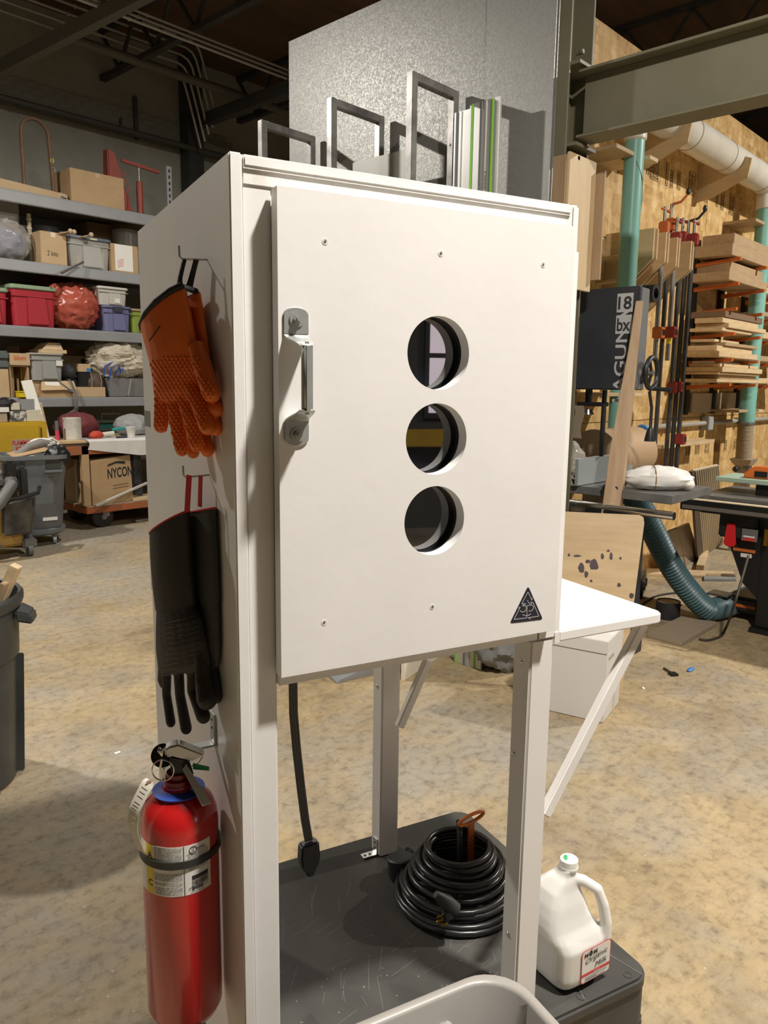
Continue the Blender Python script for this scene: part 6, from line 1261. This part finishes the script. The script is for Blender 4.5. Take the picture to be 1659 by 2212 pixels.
# leaning live-edge board
a = AT(1322, 1112, 4.24); b = AT(1384, 650, 4.12); d = (b-a).normalized(); q = a-d*((a.z-.0)/d.z)
lb_ = thing('live_edge_board', 'long live-edge board leaning upright against the band saw', 'board', (q.x, q.y, 0)); e = (b-q); u_ = Vector((RT.x, RT.y, 0)).normalized(); n_ = Vector((FW.x, FW.y, 0)).normalized()
secs = [(0, .072, .030), (.25, .070, .03), (.45, .066, .028), (.60, .055, .028), (.75, .045, .024), (.88, .034, .02), (1.0, .020, .016)]
mb = MB(); vs_ = []
for k, (f_, w_, th) in enumerate(secs):
    c = e*f_; wv = .006*math.sin(k*2.3); vs_ += [c-u_*(w_+wv)-n_*.0, c+u_*w_*.45-n_*.02, c+u_*w_+n_*.035, c-u_*w_*.6+n_*.045]
mb.add(vs_, [(i*4+j, i*4+(j+1) % 4, (i+1)*4+(j+1) % 4, (i+1)*4+j) for i in range(len(secs)-1) for j in range(4)] + [(3, 2, 1, 0), tuple(len(secs)*4-4+j for j in range(4))])
mb.build('board_face', wood_mat('live_edge_wood', (.50, .36, .23), (.38, .25, .14), (10, 10, .8)), lb_, bevel=.003)
# leaning plywood panel with stains
p_bl = F(1185, 1480); p_br = F(1343, 1505); zt_ = .895; tR = F(1394, 1113, zt_); tL = F(1200, 1104, zt_)
pan = thing('plywood_panel', 'birch plywood panel with dark glue stains leaning behind the side shelf', 'panel', (p_br.x, p_br.y, 0)); o = Vector(pan.location); vv = tR-p_br; uu = (tL-tR); nn = uu.cross(vv).normalized()
if nn.dot(CAM-o) < 0: nn = -nn
def PP(x, y):
    r_ = ray(x, y); k = (o-CAM).dot(nn)/r_.dot(nn); return CAM+r_*k-o
poly = [Vector((0, 0, 0)), vv*.955, vv*.988+uu.normalized()*.008, vv+uu.normalized()*.03, vv+uu*1.0, uu*1.0]
mb = MB(); th = nn*.018; n = len(poly); mb.add([p for p in poly]+[p-th for p in poly], [tuple(range(n)), tuple(range(n, 2*n))[::-1]] + [(i, (i+1) % n, n+(i+1) % n, n+i) for i in range(n)]); mb.build('panel_sheet', M_ply, pan)
M_st = mat('dark_glue_stain', (.07, .045, .05), .35); rr = random.Random(9)
def stain(cx_, cy_, rx, ry, sd, ns_=14):
    c = [PP(cx_+rx*math.cos(t)*(1+.45*noise.noise(Vector((math.cos(t)*1.6, math.sin(t)*1.6, sd)))), cy_+ry*math.sin(t)*(1+.45*noise.noise(Vector((math.cos(t)*1.6, math.sin(t)*1.6, sd+5)))))+nn*.0006 for t in [2*math.pi*i/ns_ for i in range(ns_)]]
    MB().add(c, [tuple(range(ns_))]).build('stain', M_st, pan, smooth=False)
for s_ in ((1256, 1227, 7, 10, 1), (1283, 1221, 9, 13, 2), (1270, 1213, 6, 4, 3), (1266, 1240, 4, 8, 4), (1301, 1202, 4, 6, 5), (1314, 1190, 3.5, 3, 6), (1320, 1202, 3.5, 8, 7), (1340, 1206, 3, 3, 8), (1246, 1201, 8, 2.5, 9), (1229, 1199, 3, 3, 10), (1337, 1264, 4, 5, 11), (1364, 1287, 5, 6, 12), (1277, 1255, 3, 3, 13)): stain(*s_)
# white box
w0 = F(1302, 1563); w1 = F(1336, 1518); w2 = F(1180, 1538); hb = .40
dr = (w1-w0); dl = Vector((-dr.y, dr.x, 0)).normalized()
wbx = thing('white_carton', 'white cardboard carton standing under the side shelf', 'box', w0, math.atan2(dr.y, dr.x)); ln = dr.length
MB().box(0, 0, .001, ln, .38, .335).build('carton_body', mat('white_card', (.66, .645, .60), .55), wbx, bevel=.003); MB().box(-.002, -.002, .337, ln+.002, .382, hb).build('carton_lid', mat('white_card', (.66, .645, .60), .55), wbx, bevel=.003)
[MB().box(xq, -.0032, .30, xq+.018, -.0022, .315).build('faint_print', mat('faint_grey_ink', (.42, .40, .36), .7), wbx) for xq in (.04, .065, .10)]; MB().box(.16, -.0012, .002, .20, -.0002, .10).build('tape', mat('cream_tape', (.58, .55, .46), .4), wbx)
# grey tarp and cream panel behind the legs
g = F(1098, 1447); t = thing('grey_moving_blanket', 'crumpled grey moving blanket on the floor by the guide rails', 'blanket', (g.x+.02, g.y+.06, 0)); MB().ell((0, 0, .20), (.17, .15, .20), 50, 34, crumple(.28, 1.9, 61)).build('blanket_folds', mat('grey_blanket', (.20, .205, .205), .85, col2=(.30, .305, .30), ns=5), t)
a = F(873, 1470); b = F(950, 1418); tag(MB().hexa([a, b, b+Vector((-.012, .012, 0)), a+Vector((-.012, .012, 0))], [p+Vector((0, 0, .55)) for p in (a, b, b+Vector((-.012, .012, 0)), a+Vector((-.012, .012, 0)))]).build('cream_board', mat('cream_melamine', (.74, .68, .56), .5)), 'cream panel standing on edge behind the rear cabinet leg', 'board')
p = F(812, 1455); t = thing('grey_floor_scrap', 'dark scrap of sheet lying on the floor behind the rear leg', 'scrap', (p.x-.05, p.y+.1, 0)); MB().hexa([(-.2, -.05, .001), (.03, -.09, .001), (.06, .1, .001), (-.15, .12, .001)], [(-.2, -.05, .01), (.03, -.09, .05), (.06, .1, .06), (-.15, .12, .02)]).build('scrap_sheet', M_beam, t)
# ================================================================ blue-grey flex hose
hz_ = [AT(1340, 1040, 4.75), AT(1378, 1085, 4.85), AT(1412, 1150, 4.95), AT(1447, 1218, 5.05), AT(1487, 1275, 5.12), AT(1530, 1318, 5.2), AT(1575, 1332, 5.35), AT(1640, 1322, 5.7), AT(1720, 1318, 6.0)]
def spline(P, n):
    out = []
    for i in range(len(P)-1):
        p0, p1, p2, p3 = P[max(i-1, 0)], P[i], P[i+1], P[min(i+2, len(P)-1)]
        for k in range(n):
            t = k/n; out.append(.5*((2*p1)+(-p0+p2)*t+(2*p0-5*p1+4*p2-p3)*t*t+(-p0+3*p1-3*p2+p3)*t**3))
    return out+[P[-1]]
hs_ = spline(hz_, 20); hs_ = [Vector((p.x, p.y, max(p.z, .085))) for p in hs_]
fh_ = thing('dust_hose', 'blue-grey corrugated dust hose snaking from the band saw to the floor', 'hose', (hs_[0].x, hs_[0].y, 0))
MB().tube([p-Vector(fh_.location) for p in hs_], [.066+.012*(i % 2) for i in range(len(hs_))], 18).build('corrugated_tube', mat('slate_flex_hose', (.055, .115, .135), .4, col2=(.10, .19, .21), ns=3), fh_)
# ================================================================ table saw
tc_ = F(1503, 1068, .86)
ts = thing('table_saw', 'black cabinet table saw with a red stop paddle at the right edge', 'table saw', (tc_.x, tc_.y, 0)); M_tsb = mat('satin_black', (.010, .010, .010), .4)
MB().box(0, -2.0, .815, .69, 0, .86).build('table_top', mat('dusty_cast_iron', (.13, .125, .115), .4, col2=(.48, .43, .34), ns=3.2, nd=6, mix=(.5, .75), stretch=(4, 1, 1)), ts, bevel=.004)
MB().box(-.10, -2.0, .765, -.03, .06, .835).build('front_rail', M_tsb, ts, bevel=.003); MB().box(-.1015, -2.0, .775, -.1002, .045, .80).build('rail_stripe', mat('brown_rail_stripe', (.14, .12, .10), .5), ts); MB().box(-.095, -2.0, .8352, -.035, .05, .840).build('sawdust_strip', mat('sawdust', (.62, .52, .36), .9, col2=(.5, .4, .25), ns=30), ts)
MB().box(-.03, -1.9, .75, -.0005, -.05, .815).build('rail_bracket', M_tsb, ts)
cyl_ = PX(1640, 1300, tc_.x+.03).y-tc_.y
MB().box(.04, -1.3, .03, .62, cyl_+.02, .8145).build('saw_cabinet', M_tsb, ts, bevel=.01); MB().box(.0, -1.32, .001, .66, cyl_+.04, .03).build('plinth', M_tsb, ts)
yl = PX(1563, 1150, tc_.x).y-tc_.y
MB().prism([(cyl_+.015, .35-.17), (cyl_+.03, .22), (cyl_+.12, .30), (yl-.06, .46), (yl+.0, .60), (yl+.03, .70), (yl+.03, .8145), (cyl_+.015, .8145)], (.06, 0, 0), (0, 1, 0), (0, 0, 1), (.3, 0, 0)).build('motor_shroud', M_tsb, ts)
sw = MB().box(.0, cyl_+.05, .60, .058, yl+.035, .79).build('switch_box', M_black, ts, bevel=.01)
pa = PX(1566, 1128, tc_.x)-Vector(ts.location); pb = PX(1578, 1181, tc_.x)-Vector(ts.location); yc = (pa.y+pb.y)/2-.02; zc0, zc1 = pb.z, pa.z
MB().prism([(yc-.025, zc1), (yc+.025, zc1), (yc+.036, zc0+.05), (yc+.040, zc0+.025), (yc+.028, zc0+.006), (yc, zc0), (yc-.028, zc0+.006), (yc-.040, zc0+.025), (yc-.036, zc0+.05)], (-.003, 0, 0), (0, 1, 0), (0, 0, 1), (-.012, 0, 0)).build('stop_paddle', mat('red_paddle', (.60, .02, .025), .35), sw, bevel=.003)
MB().box(-.008, yc-.17, zc0+.05, -.0005, yc-.065, zc1-.02).build('control_panel', mat('clear_cover', (.14, .14, .14), .25), sw, bevel=.004); MB().box(-.0095, yc-.15, zc0+.055, -.0082, yc-.08, zc0+.075).build('red_warning_label', M_rp, sw); MB().box(-.0095, yc-.15, zc0+.078, -.0082, yc-.08, zc0+.088).build('white_warning_text', M_lab, sw)
MB().box(-.012, yc-.23, zc0+.04, -.0005, yc-.205, zc1-.01).build('key_tag', mat('brass', (.55, .38, .08), .25, metal=1.0), sw)
MB().box(.0575, cyl_+.06, .51, .0592, yl-.05, .53).build('orange_label', M_orange, ts); MB().box(.0575, cyl_+.08, .475, .0592, yl-.10, .50).build('warning_label', M_lab, ts)
wl = F(1570, 1345, .05); MB().box(.2, cyl_+.05, .06, .5, cyl_+.25, .17).build('mobile_base_motor', M_black, ts, bevel=.02); MB().box(.198, cyl_+.07, .10, .1995, cyl_+.20, .12).build('orange_label', M_orange, ts); MB().box(.1, cyl_+.22, .17, .22, cyl_+.36, .185).build('foot_pedal', M_raw, ts, bevel=.004)
TSL = Vector(ts.location)
tb0 = F(1545, 1030, .965); tag(MB().box(0, -1.2, 0, .38, 0, .028).build('mint_green_board', mat('mint_panel', (.40, .52, .42), .5, col2=(.36, .48, .38), ns=4), None, (tb0.x, tb0.y, .9375), bevel=.003), 'mint green board lying across the table saw fence', 'board')
for dx, lb in ((.05, 'near'), (.28, 'far')): tag(MB().box(0, -.9, 0, .06, -.25, .075).build('spacer_block', M_tsb, None, (tb0.x+dx, tb0.y, .861), bevel=.003), lb+' dark spacer block under the mint green board', 'block')
og = F(1652, 1012, .98); t = thing('orange_push_block', 'bright orange push block on the mint board at the right edge', 'push block', (tb0.x+.14, og.y+.0, .966)); t.location.y = min(og.y, tb0.y-.25); MB().prism([(-.12, 0), (.10, 0), (.10, .03), (.04, .08), (-.06, .08), (-.12, .03)], (-.04, 0, 0), (0, 1, 0), (0, 0, 1), (.08, 0, 0)).build('block_body', mat('bright_orange_plastic', (.75, .17, .03), .4), t, bevel=.006); MB().box(-.045, -.05, .012, .045, .03, .05).build('grip_slot', M_tsb, t)
# dust port box behind the saw
db = PY(1627, 1000, 2.3); t = thing('dust_port_box', 'brown dust-collection port box with a black knob behind the table saw', 'dust port', (xb+.02, YP-.0, 0)); zpt = zb2-.345
MB().hexa([(-.05, -.07, .84), (.07, -.07, .84), (.07, .07, .84), (-.05, .07, .84)], [(-.10, -.10, zpt), (.11, -.10, zpt), (.11, .10, zpt), (-.10, .10, zpt)]).build('port_box', M_mdf, t); MB().box(-.04, -.06, .001, .06, .06, .8395).build('port_duct', M_raw, t); MB().cyl((-.101, 0, zpt-.08), (-.19, 0, zpt-.08), .010, n=8).build('knob_stem', M_black, t); MB().ell((-.20, 0, zpt-.085), .028, 14, 10).build('knob', M_black, t)
# ================================================================ boards and clutter on the floor, right
def lean(name, label, pxs, m, th=.02, cat='board', rib=False):
    (ax, ay), (bx, by), zt_, (cx_, cy_), (dx, dy) = pxs
    A_, B_ = F(ax, ay), F(bx, by); Cc, Dd = F(cx_, cy_, zt_), F(dx, dy, zt_); o = thing(name, label, cat, A_)
    u_ = (B_-A_); n_ = u_.cross(Dd-A_).normalized()
    if n_.dot(CAM-A_) < 0: n_ = -n_
    fr = [Vector((0, 0, 0)), B_-A_, Cc-A_, Dd-A_]
    MB().add(fr+[p-n_*th for p in fr], [(0, 1, 2, 3), (7, 6, 5, 4), (0, 4, 5, 1), (1, 5, 6, 2), (2, 6, 7, 3), (3, 7, 4, 0)]).build('board_face', m, o)
    if rib:
        for k in range(12):
            f_ = (k+.5)/12; MB().bar(fr[0].lerp(fr[1], f_)+n_*.003, fr[3].lerp(fr[2], f_)+n_*.003, .010, .006, n_).build('rib', m, o)
    return o
lean('ribbed_panel', 'tall ribbed cream panel leaning on the OSB wall behind the table saw', ((1518, 1200), (1562, 1176), 1.0, (1553, 1005), (1500, 1017)), mat('cream_ribbed', (.50, .41, .28), .6), rib=True)
lean('dark_panel_edge', 'dark board leaning behind the ribbed cream panel', ((1508, 1212), (1520, 1200), 1.0, (1503, 1016), (1495, 1020)), mat('dark_board', (.08, .05, .03), .7))
lean('mdf_tile', 'left one of two tan tiles leaning on the wall past the hose', ((1448, 1235), (1480, 1225), .42, (1464, 1142), (1432, 1154)), M_mdf)
lean('mdf_tile', 'right one of two tan tiles leaning on the wall past the hose', ((1482, 1224), (1512, 1205), .43, (1489, 1130), (1465, 1141)), M_mdf)
def floorbox(name, label, a, b, c, h_, m, cat='board', lift=0.0):
    A_, B_, C_ = F(*a), F(*b), F(*c); D_ = A_+C_-B_; up = Vector((0, 0, h_)); l = Vector((0, 0, lift+.001))
    o = MB().hexa([p+l-A_ for p in (A_, B_, C_, D_)], [p+l+up-A_ for p in (A_, B_, C_, D_)]).build(name, m, None, A_, bevel=.002); return tag(o, label, cat)
floorbox('mdf_offcut', 'square MDF offcut lying flat on the floor by the black bucket', (1397, 1376), (1472, 1397), (1550, 1352), .025, M_mdf)
floorbox('wood_block', 'small pine block on the floor beside the tan tiles', (1503, 1232), (1520, 1234), (1530, 1200), .05, M_pine, 'block')
floorbox('flat_batten', 'long pale batten lying on the floor behind the hose', (1395, 1232), (1395, 1244), (1590, 1252), .02, M_pine)
floorbox('grey_strip', 'grey metal strip lying on the floor by the batten', (1520, 1244), (1520, 1256), (1590, 1256), .02, M_beam, 'strip')
b_ = F(1457, 1337); t = thing('black_bucket', 'small round black bucket on the floor beside the MDF offcut', 'bucket', (b_.x, b_.y+.05, 0)); MB().lathe([(.001, .002), (.074, .001), (.080, .006), (.080, .118), (.074, .118), (.072, .02), (.001, .02)], 32).build('bucket_wall', mat('charcoal_bucket', (.028, .028, .033), .45), t); MB().lathe([(.001, .112), (.0735, .112)], 32).build('bucket_fill', M_mdf, t)
MB().tube([(.07, -.03, .05), (.12, -.04, .07), (.13, .03, .08), (.075, .05, .06)], .008, 8).build('bucket_handle', M_black, t)
k_ = F(1400, 1284); t = thing('black_tool_case', 'black hard tool case on the floor behind the plywood panel', 'case', (k_.x-.1, k_.y+.1, 0), R_(20)); MB().box(-.12, -.1, .001, .20, .1, .075).build('case_base', M_black, t, bevel=.015); MB().box(-.12, -.1, .0755, .20, .1, .15).build('case_lid', M_black, t, bevel=.015)
for x in (-.02, .12): MB().box(x-.02, -.112, .05, x+.02, -.1005, .11).build('latch', M_rub, t, bevel=.004)
t = thing('power_cable', 'black power cable trailing over the floor between bucket and saw', 'cable', F(1380, 1312)); o = Vector(t.location)
cp_ = [F(1372, 1322, .008), F(1390, 1303, .008), F(1420, 1287, .008), F(1470, 1280, .008), F(1530, 1283, .008)]
MB().tube([p-o for p in spline(cp_, 8)], .0075, 8).build('cable_run', M_rub, t)
t = thing('saw_cord', 'dark cord hanging from the table saw and looping on the floor', 'cord', F(1560, 1385)); o = Vector(t.location)
cp_ = [AT(1617, 1200, 4.66), AT(1600, 1260, 4.62), AT(1585, 1310, 4.62), F(1570, 1352, .06), F(1555, 1375, .008), F(1530, 1383, .008), F(1510, 1381, .008)]
MB().tube([p-o for p in spline(cp_, 8)], .008, 8).build('cord_run', mat('brown_black_cord', (.05, .04, .03), .5), t)
p = F(1449, 1455); t = thing('chip_brush', 'small dark chip brush lying on the concrete floor', 'brush', p, R_(55)); MB().box(.0, -.007, .001, .07, .007, .012).build('brush_handle', mat('brush_wood', (.10, .07, .045), .6), t, bevel=.003); MB().box(-.045, -.022, .001, -.001, .022, .013).build('bristles', M_black, t, bevel=.003)
p = F(1492, 1448); tag(MB().ell((0, 0, .006), (.03, .012, .006), 14, 8, crumple(.4, 2, 3)).build('blue_tape_scrap', mat('blue_tape', (.05, .20, .55), .5), None, p), 'torn scrap of blue tape on the concrete floor', 'tape')
for k, (px, py) in enumerate(((253, 1627), (1390, 1487), (1362, 1418))):
    p = F(px, py); tag(MB().box(-.012, -.006, .0005, .014, .007, .003).build('paper_scrap', M_paper, None, p, rotz=.7*k), ('tiny white paper scrap on the floor left of the extinguisher', 'thin white scrap on the floor right of the plywood panel', 'thin pale splinter on the floor by the MDF offcut')[k], 'scrap')
# ================================================================ overhead conduits and pipes, upper left
M_cnd = mat('galvanised_conduit', (.45, .44, .39), .4, metal=.3)
def run(name, label, px, Y, r, n, dz, m, cat='conduit', L_=9.0, x0=-1.0, grp=None, clamps=True):
    p = PY(px[0], px[1], Y)
    for k in range(n):
        o = thing(name, label % (('lowest', 'second', 'third', 'fourth', 'highest')[k] if n == 5 else ('lowest', 'middle', 'highest')[k] if n == 3 else ''), cat, (p.x+x0, Y, p.z+k*dz), 0, grp)
        MB().cyl((0, 0, 0), (L_, 0, 0), r, n=10).build('pipe', m, o)
        if clamps:
            for x in (1.2+.1*k, 3.6+.08*k): MB().lathe([(r, -.015), (r+.006, -.012), (r+.006, .012), (r, .015)], 10, (x, 0, 0), M=Matrix.Rotation(R_(90), 3, 'Y')).build('coupling', m, o)
Yc = 9.35
p = PY(0, 22, Yc)
for k in range(5):
    zk = p.z+.0+k*.085; yk = Yc-.05*k; xe = PY(392+k*9, 138-k*10, yk).x
    o = thing('wall_conduit', '%s of five parallel conduits bending down at the wall column' % ('lowest', 'second lowest', 'middle', 'second highest', 'highest')[k], 'conduit', (p.x-1, yk, zk), 0, 'bent conduits on the back wall')
    L_ = xe-p.x+1
    MB().tube([(0, 0, 0), (L_-.12, 0, 0), (L_-.03, 0, -.03), (L_+.03, 0, -.10), (L_+.12, .02, -.32), (L_+.30, .05, -.85)], .016, 8).build('pipe', M_cnd, o)
    for x in (1.6, L_-.45): MB().lathe([(.016, -.02), (.024, -.016), (.024, .016), (.016, .02)], 10, (x+.06*k, 0, 0), M=Matrix.Rotation(R_(90), 3, 'Y')).build('coupling', M_cnd, o)
run('ceiling_conduit', '%s of three conduits crossing high under the roof', (238, 25), 7.6, .014, 3, .05, M_cnd, grp='three high conduits')
run('sprinkler_pipe', 'dark sprinkler pipe running under the conduits%s', (320, 140), 8.9, .055, 1, 0, mat('dull_pipe', (.14, .135, .11), .5), cat='pipe')
run('gas_pipe', 'dark pipe running low along the back wall%s', (0, 210), 9.6, .04, 1, 0, mat('dull_pipe2', (.07, .068, .055), .6), cat='pipe')
q = PY(290, 170, 9.77); tag(MB().cyl((q.x, 9.77, PY(290, 300, 9.77).z), (q.x, 9.77, 5.2), .03, n=10).build('vertical_pipe', mat('dull_pipe2', (.07, .068, .055), .6)), 'dark vertical pipe on the back wall above the rack', 'pipe')
q = PY(258, 170, 9.75); tag(MB().cyl((q.x, 9.75, PY(258, 285, 9.75).z), (q.x, 9.75, 4.9), .012, n=8).build('thin_vertical_conduit', mat('dull_pipe2', (.07, .068, .055), .6)), 'thin vertical conduit beside the dark wall pipe', 'conduit')
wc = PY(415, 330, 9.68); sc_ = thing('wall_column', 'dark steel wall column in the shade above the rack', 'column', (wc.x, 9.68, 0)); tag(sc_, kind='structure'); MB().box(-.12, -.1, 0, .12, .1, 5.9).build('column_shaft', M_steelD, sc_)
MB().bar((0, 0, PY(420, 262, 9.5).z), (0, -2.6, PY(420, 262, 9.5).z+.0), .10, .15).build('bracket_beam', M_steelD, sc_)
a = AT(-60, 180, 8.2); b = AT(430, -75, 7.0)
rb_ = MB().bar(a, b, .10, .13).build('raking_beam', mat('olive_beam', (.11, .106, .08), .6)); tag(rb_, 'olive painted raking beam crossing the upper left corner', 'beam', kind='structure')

# ================================================================ the shop behind the viewer, seen only in the porthole glass
wf = MB().box(-5, -6.4, 0, 22, -6.2, 5.9).build('wall_front', mat('dim_front_wall', (.10, .095, .085), .85), smooth=False); tag(wf, 'dim wall behind the viewer, mirrored in the portholes', 'wall', kind='structure')
wn = thing('window_1', 'tall daylit window in the wall behind the viewer', 'window', (2.42, -6.18, 1.2)); tag(wn, kind='structure')
m_w, N, L, b = nodes_mat('dusk_window_pane'); b.inputs['Base Color'].default_value = (0, 0, 0, 1); b.inputs['Emission Color'].default_value = (1.0, .84, .90, 1); b.inputs['Emission Strength'].default_value = 2.2
for z0, z1 in ((.06, .64), (.69, 1.6)):
    for x0, x1 in ((.03, .58), (.63, 1.2)): MB().box(x0, 0, z0, x1, .006, z1).build('pane', m_w, wn)
for q in ((-.02, -.02, 0, .03, .04, 1.65), (1.2, -.02, 0, 1.25, .04, 1.65), (.03, -.02, 0, 1.2, .04, .06), (.03, -.02, 1.6, 1.2, .04, 1.65), (.58, -.02, .06, .63, .04, 1.6), (.03, -.02, .64, .58, .03, .69), (.63, -.02, .64, 1.2, .03, .69)): MB().box(*q).build('frame_bar', M_steelD, wn)
yb_ = thing('yellow_barrier_rail', 'yellow steel barrier rail behind the viewer, mirrored in the middle porthole', 'rail', (.2, -5.9, 0))
MB().box(0, -.05, .92, 3.4, .05, 1.10).build('rail', M_fy, yb_, bevel=.01)
for x in (.1, 3.3): MB().box(x-.04, -.04, .001, x+.04, .04, .9195).build('post', M_fy, yb_)
we = MB().box(21.8, -6.2, 0, 22, 9.8, 5.9).build('wall_end', M_block, smooth=False); tag(we, 'far end wall of the workshop beyond the lumber', 'wall', kind='structure')
